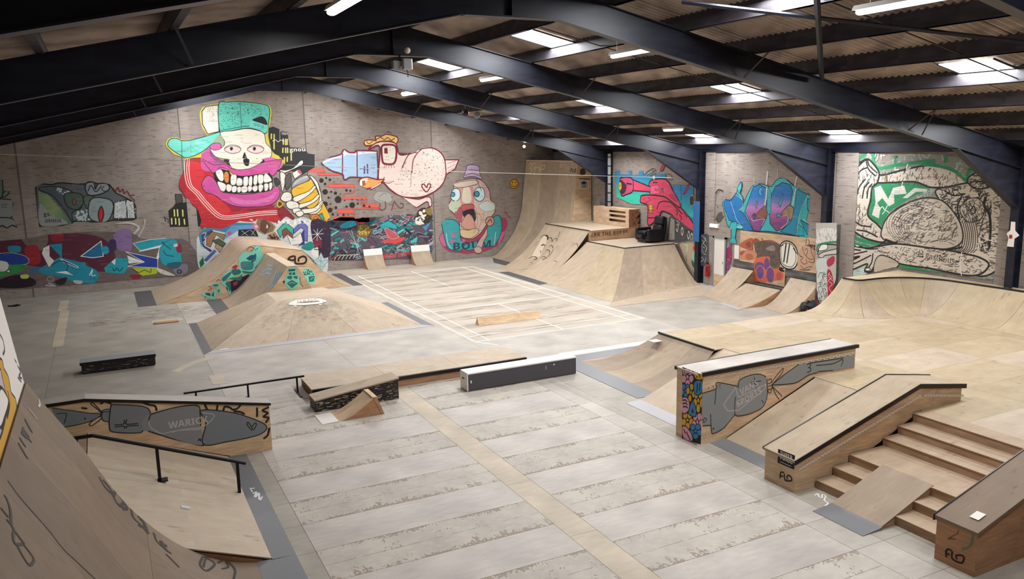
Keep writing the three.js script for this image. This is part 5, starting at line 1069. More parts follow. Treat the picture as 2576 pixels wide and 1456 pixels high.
paint(gable, 'wildstyle_mural', 'dense tangle of turquoise, purple and red shard lettering behind the small leaning ramps', gp, pts("-78,217 -49,234 48,256 126,252 246,245 328,260 421,245 444,279 487,291 514,279 515,199 510,68 486,18 317,28 115,39 -3,49 -59,63 -72,159"), 120, (b, c, q) => {
b.F('#5d5560',"-68,225 -10,247 113,244 203,247 295,251 426,235 507,212 502,88 475,26 284,32 128,40 -18,48 -63,95");
{ const cs = ['#2fa39b', '#3c6f8c', '#54364f', '#8a6a8e', '#2b2a34', '#9fb8b8', '#1f7f88', '#6a4a62', '#77707a', '#3cc0b4', '#473a52']; for (let i = 0; i < 190; i++) { const x = rnd(q[0] + 20, q[2] - 10), y = q[1] + 18 + (q[3] - q[1] - 60) * rnd(), a = rnd(-.9, .9), l = rnd(18, 62), w = rnd(6, 17); c.save(); c.translate(x, y); c.rotate(a); c.beginPath(); c.moveTo(0, 0); c.lineTo(l, rnd(-5, 5)); c.lineTo(l * rnd(.7, 1.1), w); c.lineTo(rnd(0, 10), w * rnd(.7, 1.2)); c.closePath(); c.fillStyle = cs[i % cs.length]; c.fill(); c.lineWidth = rnd(1, 2.4); c.strokeStyle = i % 3 ? '#26222a' : '#c9c2c8'; c.stroke(); c.restore(); } }
b.F('#3aa6c4',"40,218 95,241 120,217 92,202 44,200",'#26222a',1.8);
b.F('#8a7434',"119,204 142,216 178,209 190,182 171,152 126,160",'#3a2c14',2.2);
b.D('#d0b45c',26,5.3,"128,204 178,203 176,161 131,164");
b.P('#2fb0b4',"233,206 280,225 320,200 324,178 283,189 245,183",'#26222a',1.8);
b.P('#62c9c0',"319,165 357,182 366,173 327,151",'#26222a',1.8);
b.P('#62c9c0',"-15,174 30,197 37,190 -6,165",'#26222a',1.7);
b.F('#de4f55',"238,121 252,129 289,138 355,137 364,128 345,116 316,111 265,115");
b.F('#c85a60',"259,178 273,186 318,156 327,139 289,135",'#f0c8c4',1.8);
b.L('#de4f55',6.1,"27,281 106,279");
b.F('#de4f55',"121,235 139,245 175,240 174,225 138,218");
b.F('#de4f55',"7,246 25,256 104,253 104,240 59,238 15,237");
b.L('#de4f55',4.1,"365,240 412,240");
b.D('#d8464e',60,6.0,"248,57 385,63 387,47 285,37 250,37");
b.F('#3b3124',"432,257 456,276 495,271 511,243 502,207 448,192 425,216");
b.D('#f1ece0',16,10.3,"425,262 485,263 482,204 424,198");
b.F('#8d7b3a',"476,272 505,271 508,239 484,245");
b.L('#26222a',4.2,"430,216 450,229 459,210 473,218");
b.P('#5a94c8',"448,179 509,207 471,155 464,173",'#26222a',1.9);
b.P('#54c4bc',"387,115 431,139 425,107 391,101",'#26222a',1.9);
b.P('#26222a',"-12,65 72,78 111,46 -13,48");
b.L('#e8e2d8',3.1,"0,51 14,69 32,75");
b.L('#e8e2d8',3.1,"18,51 33,69 50,73");
b.L('#e8e2d8',3.1,"37,51 51,69 67,72");
b.L('#e8e2d8',3.1,"56,52 70,69 85,70");
b.L('#e8e2d8',3.1,"74,52 89,69 103,69");
b.L('#e8e2d8',3.1,"93,52 107,69 121,68");
b.L('#d84a40',4.4,"-18,48 -8,60 14,67");
b.L('#e4dce4',1.6,"92,189 129,54");
b.L('#e4dce4',1.6,"126,156 111,55");
b.L('#e4dce4',1.3,"78,185 156,51");
b.L('#b9b2ba',1.7,"-42,154 8,120 -20,83");
b.L('#8f9a98',3.2,"250,89 272,69 287,90 310,71 334,91 357,72");
}, { off: 0.012, courses: true });
paint(gable, 'head_mural', 'painted pink bug-eyed head with its tongue out above turquoise lettering', gp, pts("540,116 563,196 592,225 636,222 604,265 602,305 630,374 649,410 687,432 711,488 778,486 792,429 836,366 864,282 869,219 901,217 940,257 967,203 918,132 912,69 834,43 753,18 597,47 541,92"), 120, (b, c, q) => {
b.F('#b0405f',"544,116 570,148 620,138 905,202 922,118 871,59 779,31 631,36 574,67");
b.F('#cf6a96',"547,116 569,141 597,113 574,74");
b.F('#cf6a96',"887,120 918,125 902,91 878,65");
b.F('#3fa7ab',"561,202 579,214 637,204 664,162 662,108 683,79 660,47 602,58 582,87",'#1e4a52',3.5);
b.F('#3fa7ab',"859,211 893,206 899,133 855,60 795,58 704,44 683,73 781,100 812,152",'#1e4a52',3.6);
b.C('#cf6a96',620,131,10.5,null,0,14.0);
b.C('#cf6a96',618,98,11.9);
b.C('#cf6a96',680,93,9.2,null,0,15.5);
b.L('#e8f0f0',2.8,"584,140 593,86 610,61");
b.L('#e8f0f0',2.9,"865,128 855,60");
b.T('#1e4a52','BOUM',728,69,50, {sx: 1.5});
b.L('#a8465c',3.6,"868,238 906,250 936,220");
b.L('#a8465c',3.6,"875,224 921,228 943,206 959,192");
b.F('#dcbfae',"636,396 687,408 753,412 797,397 833,348 839,301 865,279 864,238 844,212 813,173 782,134 729,103 670,114 660,149 658,203 631,238 603,266 607,292 626,324 635,364",'#4a3a40',3.5);
b.F('#cf9a92',"671,369 737,372 741,279 676,282");
b.F('#b05c66',"661,273 681,242 665,189 634,237");
b.F('#e5d9c4',"689,368 722,366 731,306 712,287 680,302");
b.F('#d9c9b6',"636,393 753,405 767,385 664,369",'#6a4a50',2.8);
b.F('#d7eef0',"616,338 635,365 664,359 668,322 647,303 622,311",'#4a3a40',3.5);
b.C('#4aa0b4',628,337,11.7,'#1e3a4a',3.4);
b.F('#d0ecee',"745,339 766,365 799,360 806,316 779,294 750,312",'#4a3a40',3.5);
b.C('#4aa0b4',762,333,14.1,'#1e3a4a',4.2);
b.F('#c6d2b8',"603,286 640,304 665,289 645,250 610,259");
b.F('#cfe0da',"771,270 816,295 861,272 856,245 807,241",'#8a8a84',2.1);
b.F('#c2605e',"675,279 734,282 745,265 733,245 682,248",'#6a3038',2.8);
b.F('#2e2634',"683,248 744,255 750,197 709,193 684,221");
b.F('#d7a08e',"677,202 711,233 739,205 745,157 708,152 672,168",'#6a4a44',2.8);
b.F('#e0c79a',"664,155 708,149 753,156 767,135 721,107 670,118",'#6a4a44',2.8);
b.L('#9a6a66',2.1,"756,264 761,183 737,130");
b.L('#9a6a66',2.1,"770,237 784,195 760,142");
b.L('#9a6a66',2.1,"800,235 791,181");
b.L('#9a6a66',2.1,"638,244 665,175");
b.L('#9a6a66',2.1,"744,252 754,210");
b.F('#d0a088',"806,187 821,210 852,205 855,177 828,162",'#3a2a2a',3.6);
b.L('#3a2a2a',4.3,"817,179 836,199 843,181");
b.F('#d9b3a8',"769,94 797,126 812,152 815,118 795,85 779,45 756,26 742,48",'#4a3a40',2.9);
b.F('#d9b3a8',"738,55 765,60 783,41 771,25 745,30",'#4a3a40',2.9);
b.F('#c3aac8',"691,421 707,460 711,479 740,484 777,474 780,444 793,407 753,422 717,423",'#5a4a60',3.5);
b.L('#5a4a60',2.8,"718,459 773,454");
b.L('#5a4a60',2.8,"699,430 739,439 786,424");
b.F('#d6a8ac',"775,404 811,376 832,328 817,309 803,356");
b.L('#4a3a40',2.8,"760,412 788,350");
b.L('#4a3a40',3.4,"641,436 651,419 633,406");
b.L('#b07a80',2.8,"673,408 644,422");
}, { off: 0.016, courses: true });
paint(gable, 'smiley_mural', 'small yellow painted smiley on the back wall beside the tall quarter', gp, pts("952,380 967,402 995,403 1009,379 1003,355 980,345 956,357"), 100, (b, c, q) => {
b.C('#e0a92c',980,376,24.4,'#5a3c14',3.6);
b.C('#4a3010',971,385,3.5);
b.C('#4a3010',990,384,3.6);
b.L('#4a3010',3.6,"964,373 973,362 987,362 997,372");
}, { off: 0.008 });// things that carry the paint below
const ratboard = thing('rat_board', 'raw plywood board with a painted rat fixed to the right wall above the stepped quarter', 'board', [12.2, .52, -.1]);
part('board', prismX([[-2.0, 2.39], [-2.0, 1.22], [-1.1, 1.2], [-1.1, .53], [.36, .53], [.36, 1.2], [1.8, 1.22], [1.8, 2.42]], 12.185, 12.2), M.board, ratboard);
const casing = thing('pillar_casing', 'boxed pillar foot covered in white, green and crimson graffiti beside the toad mural', 'pillar', [12.05, 0, 2.35]);
part('casing_front', box(11.93, 11.945, .002, 3.0, 2.05, 2.74), M.greyPaint, casing); part('casing_side', box(11.945, EAST - .06, .002, 3.0, 2.72, 2.74), M.greyPaint, casing); part('casing_side', box(11.945, EAST - .06, .002, 3.0, 2.05, 2.07), M.greyPaint, casing);
{ const t = thing('arrow_sign', 'small white figure-shaped sign on the dark column at the far right', 'sign', [11.93, 2.87, 8.6]); part('plate', prismX([[8.5, 2.88], [8.68, 2.88], [8.68, 3.1], [8.8, 3.2], [8.68, 3.32], [8.66, 3.55], [8.55, 3.55], [8.55, 3.32], [8.46, 3.22], [8.52, 3.12]], 11.92, 11.93), M.white, t); part('red_mark', box(11.915, 11.92, 3.1, 3.2, 8.54, 8.62), M.red, t); part('clip', box(11.93, 11.945, 3.15, 3.2, 8.56, 8.64), M.galv, t); }
paint(east, 'tank_mural', 'pink painted tank with a smiley in its gun on a teal castle, behind the armchair', ep, pts("-1076,447 -899,460 -666,498 -610,449 -517,418 -483,394 -466,181 -629,145 -773,152 -1075,200"), 110, (b, c, q) => {
b.P('#2f7ea8',"-1067,450 -1025,451 -1025,433 -953,435 -953,452 -928,453 -928,433 -874,434 -874,451 -841,452 -840,438 -711,441 -676,445 -675,396 -498,402 -484,215 -576,261 -631,398 -793,414 -1066,406");
b.P(b.G(-1093,432,-1093,333,'#2f7ea8','#36c9ae'),"-1066,418 -765,415 -763,304 -936,300 -998,314 -1050,323");
b.P('#2f86bd',"-623,401 -490,398 -483,299 -477,226 -560,284");
b.P(b.G(-1093,363,-1092,248,'#2f86bd','#35cdb4'),"-622,382 -521,365 -496,340 -486,268 -535,275 -595,324");
b.K('#1c2a34',2.7,"-572,400 -564,273");
b.F('#3a3a3a',"-513,352 -489,356 -484,325 -508,319",'#c9c2ba',2.0);
b.F('#dc4668',"-858,333 -848,342 -792,347 -665,345 -578,309 -494,251 -484,210 -559,236 -619,253 -628,268 -699,280 -725,250 -799,211 -805,296 -858,310",'#241a24',5.8);
b.F('#dc4668',"-787,353 -797,392 -774,414 -675,419 -622,371 -578,325 -582,304 -673,342 -736,347",'#241a24',5.7);
b.F('#b8365c',"-652,351 -622,358 -587,325 -612,329");
b.P('#dc4668',"-928,413 -788,384 -728,380 -732,361 -927,361",'#241a24',5.3);
b.P('#e8678a',"-783,389 -728,394 -718,356 -787,350",'#a02e4c',3.7);
b.F('#cf4468',"-755,379 -719,375 -732,366 -755,368");
b.F('#d84468',"-1024,410 -988,417 -928,416 -919,361 -967,342 -1013,337",'#241a24',6.4);
b.F('#4a2438',"-1029,371 -1023,398 -998,412 -973,397 -978,362 -1003,342",'#241a24',4.0);
b.F('#c84a74',"-1014,413 -973,385 -979,353 -1003,340 -967,345 -927,361 -928,413");
b.C('#ddaa2e',-1023,378,13.9,'#4a2438',2.4,20.4);
b.K('#3a2010',3.3,"-1029,383 -1029,376");
b.K('#3a2010',3.3,"-1017,384 -1017,377");
b.K('#241a24',6.3,"-968,392 -932,391");
b.K('#241a24',5.1,"-765,404 -736,404");
b.F('#7a3c50',"-710,378 -692,382 -694,365");
b.L('#241a24',5.0,"-735,289 -718,317 -673,325 -629,317 -560,278");
b.K('#241a24',4.5,"-799,244 -734,249");
b.L('#a02e4c',4.5,"-801,335 -782,325 -819,312");
b.L('#2a1a22',4.2,"-603,292 -590,282 -598,270");
b.L('#2a1a22',4.1,"-577,272 -564,262 -569,251");
b.F('#8f2c48',"-552,289 -523,276 -531,264");
b.C('#e6b23a',-781,287,14.2,'#6a3c10',3.0,20.2);
b.C('#5a3410',-787,292,2.2);
b.C('#5a3410',-774,293,2.2);
b.L('#5a3410',3.0,"-792,282 -781,276 -770,284");
b.P('#4c4a4a',"-649,256 -628,268 -559,241 -484,205 -482,157 -669,155");
b.P('#9a968e',"-636,257 -610,248 -608,164 -651,157");
b.C('#b5b2aa',-592,217,11.1,'#1a1a1c',3.5,22.3);
b.C('#3a3a3c',-592,217,4.2,null,0,9.8);
b.C('#b5b2aa',-558,204,11.0,'#1a1a1c',3.4,22.0);
b.C('#3a3a3c',-558,204,4.1,null,0,9.6);
b.C('#b5b2aa',-516,191,10.8,'#1a1a1c',3.4,21.7);
b.C('#3a3a3c',-516,191,4.1,null,0,9.5);
b.C('#b5b2aa',-495,185,10.7,'#1a1a1c',3.4,21.5);
b.C('#3a3a3c',-495,185,4.0,null,0,9.4);
b.L('#1a1a1c',3.5,"-610,242 -593,233 -601,216");
b.L('#b5b2aa',4.2,"-597,246 -580,239 -584,226");
b.L('#1a1a1c',3.4,"-537,205 -525,212 -520,196");
b.F('#b23a4c',"-716,457 -703,477 -686,490 -681,482 -698,458",'#241a24',2.9);
b.K('#c46a70',2.2,"-725,446 -716,455");
b.F('#c23a50',"-554,363 -530,396 -516,407 -518,396 -538,369",'#241a24',2.7);
b.L('#4a4644',3.0,"-840,432 -803,453 -766,465 -748,457 -775,451 -747,440 -793,431");
b.L('#4a4644',2.2,"-821,424 -784,445 -752,429");
b.C('#c9bfb4',-761,426,10.3,'#4a4644',2.2);
b.L('#3a3836',4.1,"-1072,536 -1035,507 -1030,454");
b.L('#3a2c2a',4.7,"-974,533 -954,513 -958,464");
b.C('#cfc9c0',-939,508,3.9);
b.L('#4a4644',2.8,"-667,445 -641,440 -632,419 -658,424");
b.L('#5a5652',3.4,"-590,457 -556,442 -499,433");
}, { off: 0.02, courses: true });
paint(east, 'wall_paint', 'red, mint and black graffiti on the wall beside the lower deck', ep, pts("-580,150 -433,171 -428,10 -461,5 -506,42 -547,97"), 100, (b, c, q) => {
b.F('#c2ad90',"-572,148 -482,157 -449,10 -492,29 -542,85");
b.L('#9fe0b4',5.5,"-539,148 -524,146 -526,121");
b.L('#3f6a4a',4.0,"-532,102 -524,78");
b.F('#d8353f',"-486,138 -468,158 -449,145 -439,116 -447,93 -467,122");
b.F('#8fd6c4',"-492,116 -467,122 -457,92 -461,77 -484,80");
b.F('#3f6e66',"-494,88 -461,70 -455,56 -484,61");
b.F('#a8dccc',"-483,49 -451,53 -454,25 -478,31");
b.F('#1f2422',"-478,30 -450,29 -456,13");
b.D('#20302e',40,2.3,"-494,88 -452,93 -450,29 -483,37");
b.L('#3a6a44',2.0,"-546,85 -517,63 -488,36");
}, { off: 0.01 });
paint(east, 'wall_paint', 'dark grey painted panel with white scrawl left of the door', ep, pts("-442,203 -383,209 -378,78 -442,70"), 140, (b, c, q) => {
b.L('#d8d8d4',2.3,"-424,199 -432,183 -414,173 -427,156 -408,149");
b.L('#d8d8d4',2.2,"-419,196 -401,186 -414,167 -395,151 -403,132");
b.L('#d8d8d4',2.3,"-436,155 -422,142 -412,125 -399,123");
b.L('#d8d8d4',2.3,"-430,105 -416,109 -420,94 -433,86 -411,101");
b.L('#d8d8d4',2.3,"-398,108 -406,89");
b.L('#d8d8d4',2.2,"-414,190 -396,177");
b.L('#d8d8d4',2.3,"-433,147 -423,126");
}, { off: 0.055, base: '#54565a' });
paint(east, 'wall_paint', 'magenta and violet sprayed patch right of the white door', ep, pts("-297,185 -251,192 -250,59 -268,41 -300,27"), 100, (b, c, q) => {
b.P('#82507a',"-296,181 -251,190 -253,131 -298,126");
b.F('#98305e',"-295,155 -254,163 -256,102 -295,100");
b.F('#8a4a78',"-297,94 -264,101 -270,53 -300,52");
b.D('#c98aa8',30,2.8,"-297,97 -253,131 -279,52");
b.F('#b98a74',"-300,49 -262,66 -282,28 -303,31");
b.F('#9a8f98',"-284,183 -267,187 -269,167 -281,163");
}, { off: 0.01 });
paint(east, 'lettering_mural', 'tall blue and violet block lettering high on the right wall above the rat board', ep, pts("-319,338 -285,359 -242,385 -217,427 -200,423 -202,375 -176,384 -146,415 -105,424 -64,418 -45,433 -7,447 41,436 65,413 98,410 143,391 171,363 182,243 71,235 -25,238 -208,229 -215,186 -260,185 -281,254 -310,283"), 120, (b, c, q) => {
b.F('#3bb3b8',"-312,340 -307,354 -265,353 -232,385 -228,402 -209,426 -204,409 -212,382 -197,363 -200,333 -170,384 -143,415 -107,421 -62,413 -49,415 -21,441 13,444 51,422 68,416 121,394 170,360 175,243 74,243 3,246 -63,247 -144,240 -221,243 -270,246 -292,286",'#182233',2.7);
b.P('#2273b4',"-307,352 -264,351 -236,381 -202,356 -198,333 -214,315 -185,303 -145,253 -135,242 -192,239 -197,259 -241,269 -271,273 -298,316",'#182233',2.5);
b.P('#3bb3b8',"-256,268 -227,270 -226,250 -234,208 -223,185 -265,181 -268,246",'#182233',2.1);
b.P('#3bb3b8',"-232,401 -207,426 -206,402 -219,378",'#182233',2.0);
b.L('#d6e6f0',1.7,"-264,346 -243,306 -227,277 -197,252");
b.L('#d6e6f0',1.6,"-236,374 -202,356 -200,329 -219,315");
b.L('#d6e6f0',2.5,"-226,250 -192,252");
b.P(b.G(-454,407,-448,231,'#2778bd','#2778bd','#b57ab8','#8c4a86','#7d4a7c'),"-156,381 -143,408 -112,419 -80,407 -74,372 -70,295 -103,243 -135,244 -175,304 -185,310",'#182233',2.7);
b.P(b.G(-454,428,-447,217,'#2f86c6','#2470b2','#c07fc0','#86467f','#7d4a7c'),"-48,386 -32,412 1,429 39,424 53,400 43,350 60,342 46,297 14,263 -19,252 -51,277 -55,315",'#182233',2.6);
b.L('#3bb3b8',5.9,"-48,393 -37,418 -3,437 35,427");
b.P('#39a6b4',"-67,414 -50,386 -49,316 -62,308 -71,327",'#182233',1.5);
b.P('#7d8790',"-130,337 -122,357 -117,350 -123,327",'#182233',1.6);
b.P('#4a4a52',"-143,303 -129,310 -124,291 -137,287",'#182233',1.6);
b.F('#8a5a48',"-124,304 -94,332 -76,337 -68,302 -92,292 -119,295",'#182233',1.9);
b.L('#d6e6f0',1.6,"-147,289 -137,280 -83,292 -91,267");
b.C('#5aa0c0',-104,392,10.8,'#182233',1.9,15.5);
b.C('#2273b4',-100,391,5.0,null,0,7.7);
b.P('#3aa0b4',"-16,350 8,389 8,379 -3,341",'#182233',1.5);
b.P('#4aa0b0',"-20,315 1,316 -5,303 -18,302",'#182233',1.5);
b.F('#a08468',"3,316 31,346 51,347 61,332 50,297 29,308",'#182233',2.2);
b.L('#5a4638',1.8,"27,340 40,322 37,306");
b.L('#e6d6e2',2.2,"12,310 33,309 34,287 2,262");
b.P('#2a8fb0',"68,410 121,391 100,341 79,287 78,243 2,252 50,291 68,348",'#182233',2.1);
b.P('#2f9fb0',"122,379 170,354 165,318 141,328 124,340",'#182233',2.1);
b.P('#a89a90',"129,334 163,318 143,289 121,300",'#182233',1.7);
b.P('#2591a8',"95,301 139,286 168,294 169,243 125,254",'#182233',2.1);
b.P('#2da8b0',"81,287 108,274 114,247 82,244",'#182233',1.8);
b.L('#e6eef2',1.8,"123,391 97,338 83,291 80,244");
b.L('#e6eef2',1.7,"107,305 139,289");
b.L('#e6eef2',1.4,"76,415 121,396");
b.L('#8fa0c8',1.7,"144,277 160,269 153,253");
b.L('#d4ccc4',6.1,"-75,404 -76,372 -81,346");
b.L('#d4ccc4',5.0,"68,413 60,379 55,351");
}, { off: 0.02, courses: true });
paint(east, 'drip_mural', 'pale paint drips running down above the blue lettering', ep, pts("-159,466 -48,483 -44,404 -156,407"), 100, (b, c, q) => {
b.L('#cfc8c0',3.5,"-142,444 -140,412");
b.L('#c9c2ba',9.1,"-74,465 -77,436 -78,407");
}, { off: 0.008 });
paint(east, 'drip_mural', 'pale paint drips close to the pillar right of the blue lettering', ep, pts("-38,476 93,485 98,410 -34,412"), 100, (b, c, q) => {
b.L('#cfc8c0',3.3,"-25,475 -24,441");
b.L('#c9c2ba',7.8,"73,462 63,434 60,413");
}, { off: 0.008 });
paint(east, 'tag_mural', 'dark curved stroke and smudge painted left of the blue lettering', ep, pts("-390,398 -306,404 -277,262 -361,252"), 100, (b, c, q) => {
b.L('#2e2624',4.3,"-311,385 -339,389 -359,365 -363,337");
b.L('#6a605a',2.2,"-326,386 -346,373 -355,334 -347,327");
b.L('#2e2624',1.7,"-363,323 -357,313");
b.L('#2e2624',1.7,"-344,324 -336,317");
b.F('#55504e',"-348,275 -333,297 -313,303 -292,300 -307,278 -334,258");
b.L('#2e2624',2.6,"-358,267 -342,275 -334,262");
b.F('#9a7a6a',"-313,302 -292,303 -302,285");
}, { off: 0.008 });
paint(ratboard, 'rat_painting', 'red-brown and black painted rat with purple circles and a white oval on raw board', { o: V(12.185, 0, 0), u: V(0, 0, 1), v: V(0, 1, 0) }, pts("-206,234 173,238 176,118 64,105 28,59 -118,53 -119,120 -199,122"), 150, (b, c, q) => {
b.F('#b4604a',"-204,181 -173,202 -138,215 -131,200 -134,170 -171,172");
b.P('#a4543e',"-138,215 -134,170 -128,171 -132,215");
b.F('#8a4a3c',"-168,190 -148,201 -139,184 -155,177");
b.F('#9c5242',"-131,206 -118,217 -99,212 -96,198 -122,189");
b.P('#b4604a',"-87,207 -84,224 -75,208");
b.F('#a65a48',"-91,207 -44,217 -5,210 18,198 19,187 -43,200");
b.F('#6a5c54',"-123,195 -103,206 -52,211 -5,207 19,192 15,152 7,123 -23,113 -47,130 -68,148 -104,141 -115,163");
b.H('#57493f',110,2.0,20.4,"-119,195 -52,211 15,189 10,134 -24,124 -68,151 -108,146",0.4,0.8);
b.F('#8b8078',"-62,184 -28,199 -15,183 -42,177");
b.H('#a89c92',26,1.0,13.5,"-62,181 -28,199 -15,183 -42,171",2.5,0.4);
b.F('#cf8a6c',"-205,159 -121,166 -112,143 -178,129 -204,132");
b.F('#9c5646',"-198,154 -173,163 -179,153 -189,143 -198,147");
b.F('#b76a4c',"-168,145 -150,155 -129,150 -132,135 -161,131");
b.F('#dd6a4a',"-118,133 -49,155 -40,140 -39,111 7,117 27,102 25,79 -6,72 -44,61 -116,56");
b.F('#6e4e86',"-113,119 -91,129 -71,124 -70,110 -110,96");
b.F('#6e4e86',"-67,136 -56,149 -44,139 -43,116 -58,103 -66,113");
b.C('#6e4e86',-87,90,20.2,'#e2805a',2.8,25.8);
b.C('#6e4e86',-35,88,21.1,'#e2805a',2.7,28.6);
b.F('#b65846',"-3,98 16,104 24,90 10,74 -2,78");
b.H('#8a5a9a',50,1.7,9.0,"-110,96 -66,107 -10,92 -28,66 -100,67",0.5,2);
b.F('#e9e4d6',"7,199 25,217 50,221 77,209 93,183 94,153 81,129 52,121 22,130 9,157",'#17171a',4.2);
b.F('#e9e4d6',"13,197 29,212 51,214 73,204 84,182 85,155 70,132 44,130 23,139 15,161",'#17171a',2.3);
b.K('#17171a',5.6,"37,211 29,145");
b.K('#17171a',4.9,"53,210 44,143");
b.K('#17171a',3.8,"72,199 87,183");
b.L('#17171a',3.3,"11,200 22,205");
b.D('#17171a',20,4.0,"7,123 30,123 34,109 12,109");
b.F('#c99f86',"93,172 119,211 161,221 169,203 168,159 145,132 103,129");
b.L('#3a2c2a',1.9,"128,220 129,234 135,239 143,230 142,216");
b.L('#3a2c2a',1.8,"126,215 147,218 168,219");
b.L('#3a2c2a',1.9,"113,208 119,192 132,177 150,168 164,170");
b.L('#3a2c2a',1.9,"124,198 134,204 138,191 132,180");
b.L('#3a2c2a',1.8,"151,212 155,193 167,175 168,159 144,159");
b.L('#3a2c2a',1.9,"107,174 118,170 108,158 123,148 137,153 133,166");
b.L('#3a2c2a',1.9,"109,141 124,132 145,140 159,142");
b.L('#3a2c2a',1.9,"100,181 108,171");
b.L('#17171a',2.5,"108,126 128,127 152,131");
b.D('#2a2020',30,2.8,"133,215 171,220 169,203 151,209");
}, { off: 0.006 });
paint(east, 'toad_mural', 'huge painted toad creature with long clawed arms outlined in green, filling the right wall', ep, pts("235,422 249,475 278,514 339,538 385,534 471,540 578,542 654,531 703,518 777,464 819,423 837,349 845,197 779,185 683,186 483,182 382,145 290,99 265,170 250,303"), 130, (b, c, q) => {
b.H('rgba(196,204,198,.55)',420,5.0,22.0,"248,481 293,515 358,537 458,526 572,537 731,509 816,414 845,195 655,188 422,168 278,126 254,273",1.2,1.5);
b.F('rgba(168,176,168,.55)',"266,409 288,493 352,526 411,500 470,521 573,532 711,509 816,414 845,199 655,188 495,188 385,152 278,126 277,241");
b.L('#2f8a5c',11.0,"377,542 399,489 472,498 552,509 596,512");
b.L('#2f8a5c',12.2,"349,526 301,504 276,465 291,399 300,316 309,278 345,256 417,249");
b.L('#2f8a5c',12.6,"263,308 281,292 284,253 258,216");
b.L('#2f8a5c',12.3,"264,122 359,146 434,186");
b.F('#b9cfc2',"258,216 284,242 393,225 391,153 285,122");
b.H('#dfe6dd',60,3.7,18.6,"258,216 325,246 394,209 378,151 278,126",1,1.5);
b.P('#2f8a5c',"387,440 452,442 534,447 592,433 515,394 453,354 428,307 375,333");
b.P('#d6d2ca',"394,425 416,434 447,393 462,428 500,437 511,412 467,407 470,381 451,370 425,395 407,378 421,363 417,330 390,339 401,378");
b.P('#d6d2ca',"497,398 536,431 581,429 576,421 542,419 515,399");
b.L('#e6efe8',2.9,"418,357 427,368 437,358 445,372");
b.L('#e6efe8',2.3,"429,344 440,356 453,351");
b.L('#e6efe8',3.8,"265,319 276,309 286,321");
b.F('#d6cabb',"396,444 388,473 420,466 479,480 553,496 597,498 641,490 684,470 712,443 688,427 635,435 587,435 534,449 452,444",'#22201e',5.3);
b.F('#d6cabb',"301,400 291,443 302,482 334,504 359,515 379,505 407,474 403,442 385,425 382,387 375,338 412,311 439,286 441,257 384,260 337,275 315,295 308,345",'#22201e',5.9);
b.H('#2b2826',150,1.8,16.6,"295,487 366,510 403,442 378,338 434,267 322,284",1.4,0.8);
b.H('#2b2826',150,1.6,11.7,"394,468 553,494 695,466 703,433 587,435 409,445",1.3,0.6);
b.L('#22201e',4.8,"307,414 315,444 336,477 364,489");
b.L('#22201e',4.8,"327,393 336,426 357,451");
b.L('#22201e',4.8,"350,391 356,424 371,441");
b.L('#22201e',4.7,"368,392 371,422 383,436");
b.L('#22201e',4.7,"301,455 319,482 356,513 370,494 400,473");
b.L('#22201e',4.7,"356,510 368,483 395,463");
b.L('#22201e',4.5,"435,466 439,448");
b.L('#22201e',4.8,"320,318 348,303 387,301");
b.L('#22201e',4.8,"336,286 376,284 415,271");
b.L('#2f8a5c',9.7,"558,502 619,496 662,483 699,456");
b.L('#2f8a5c',9.2,"789,447 814,407 828,393 833,281 834,212 782,180 640,175 520,170");
b.L('#2f8a5c',9.3,"700,456 705,486 724,487");
b.P('#2f8a5c',"625,526 637,526 635,508 625,505");
b.F('#d6cabb',"608,427 663,442 706,451 748,443 789,447 810,406 820,348 824,300 822,240 793,202 749,193 714,227 668,251 687,287 654,346 622,396",'#22201e',4.6);
b.F('#c9bdae',"702,459 719,477 740,482 762,465 783,451 754,438 723,438",'#22201e',4.1);
b.H('#2b2826',90,1.8,13.2,"702,459 740,481 783,451 728,438",0.3,0.7);
b.L('#22201e',3.5,"708,449 726,457 750,455 778,449");
b.H('#2b2826',420,2.1,17.6,"614,427 695,443 754,433 777,405 783,276 759,258 737,337 694,339 652,377",0.9,1.2);
b.H('#2b2826',170,1.5,11.0,"779,439 813,397 827,241 790,206 778,275 787,356",0.1,0.5);
b.F('#d3c6b6',"687,379 709,406 741,408 759,384 751,353 720,341 698,354",'#2b2826',2.6);
b.H('#2b2826',90,1.5,15.5,"690,385 715,406 752,398 756,359 715,343",0.5,2);
b.L('#2b2826',3.6,"718,371 727,387 734,372 724,364");
b.L('#2b2826',2.4,"686,336 698,303 691,266 668,248");
b.L('#2b2826',2.4,"692,338 703,305 699,267 677,249");
b.L('#2b2826',2.4,"698,340 709,306 706,268 686,250");
b.L('#2b2826',2.4,"704,342 715,308 713,268 694,251");
b.L('#2b2826',2.4,"709,344 721,309 719,269 703,252");
b.L('#2b2826',2.3,"715,345 727,311 726,270 712,253");
b.L('#2b2826',2.3,"721,347 732,312 733,271 720,254");
b.L('#2b2826',2.3,"726,349 738,314 740,271 729,255");
b.L('#2b2826',2.3,"732,351 744,315 747,272 737,256");
b.L('#22201e',7.0,"759,413 758,389 773,370 781,331 782,276");
b.L('#22201e',4.7,"692,420 679,384 687,349");
b.L('#22201e',4.2,"636,426 665,414 698,420");
b.F('#d3c7b8',"437,267 433,305 456,344 510,381 572,402 627,398 667,368 696,326 700,283 660,259 595,254 520,252",'#22201e',4.3);
b.L('#45403c',1.5,"538,253 500,260 470,276 451,297 446,322 457,346 481,368 514,384 553,393");
b.L('#45403c',1.4,"536,256 501,265 474,281 458,302 456,326 469,349 494,369 527,383 565,389");
b.L('#45403c',1.4,"535,260 502,269 478,286 466,306 467,329 481,351 506,368 540,380 576,385");
b.L('#45403c',1.4,"535,264 505,274 483,290 474,310 477,332 493,351 519,367 551,377 586,380");
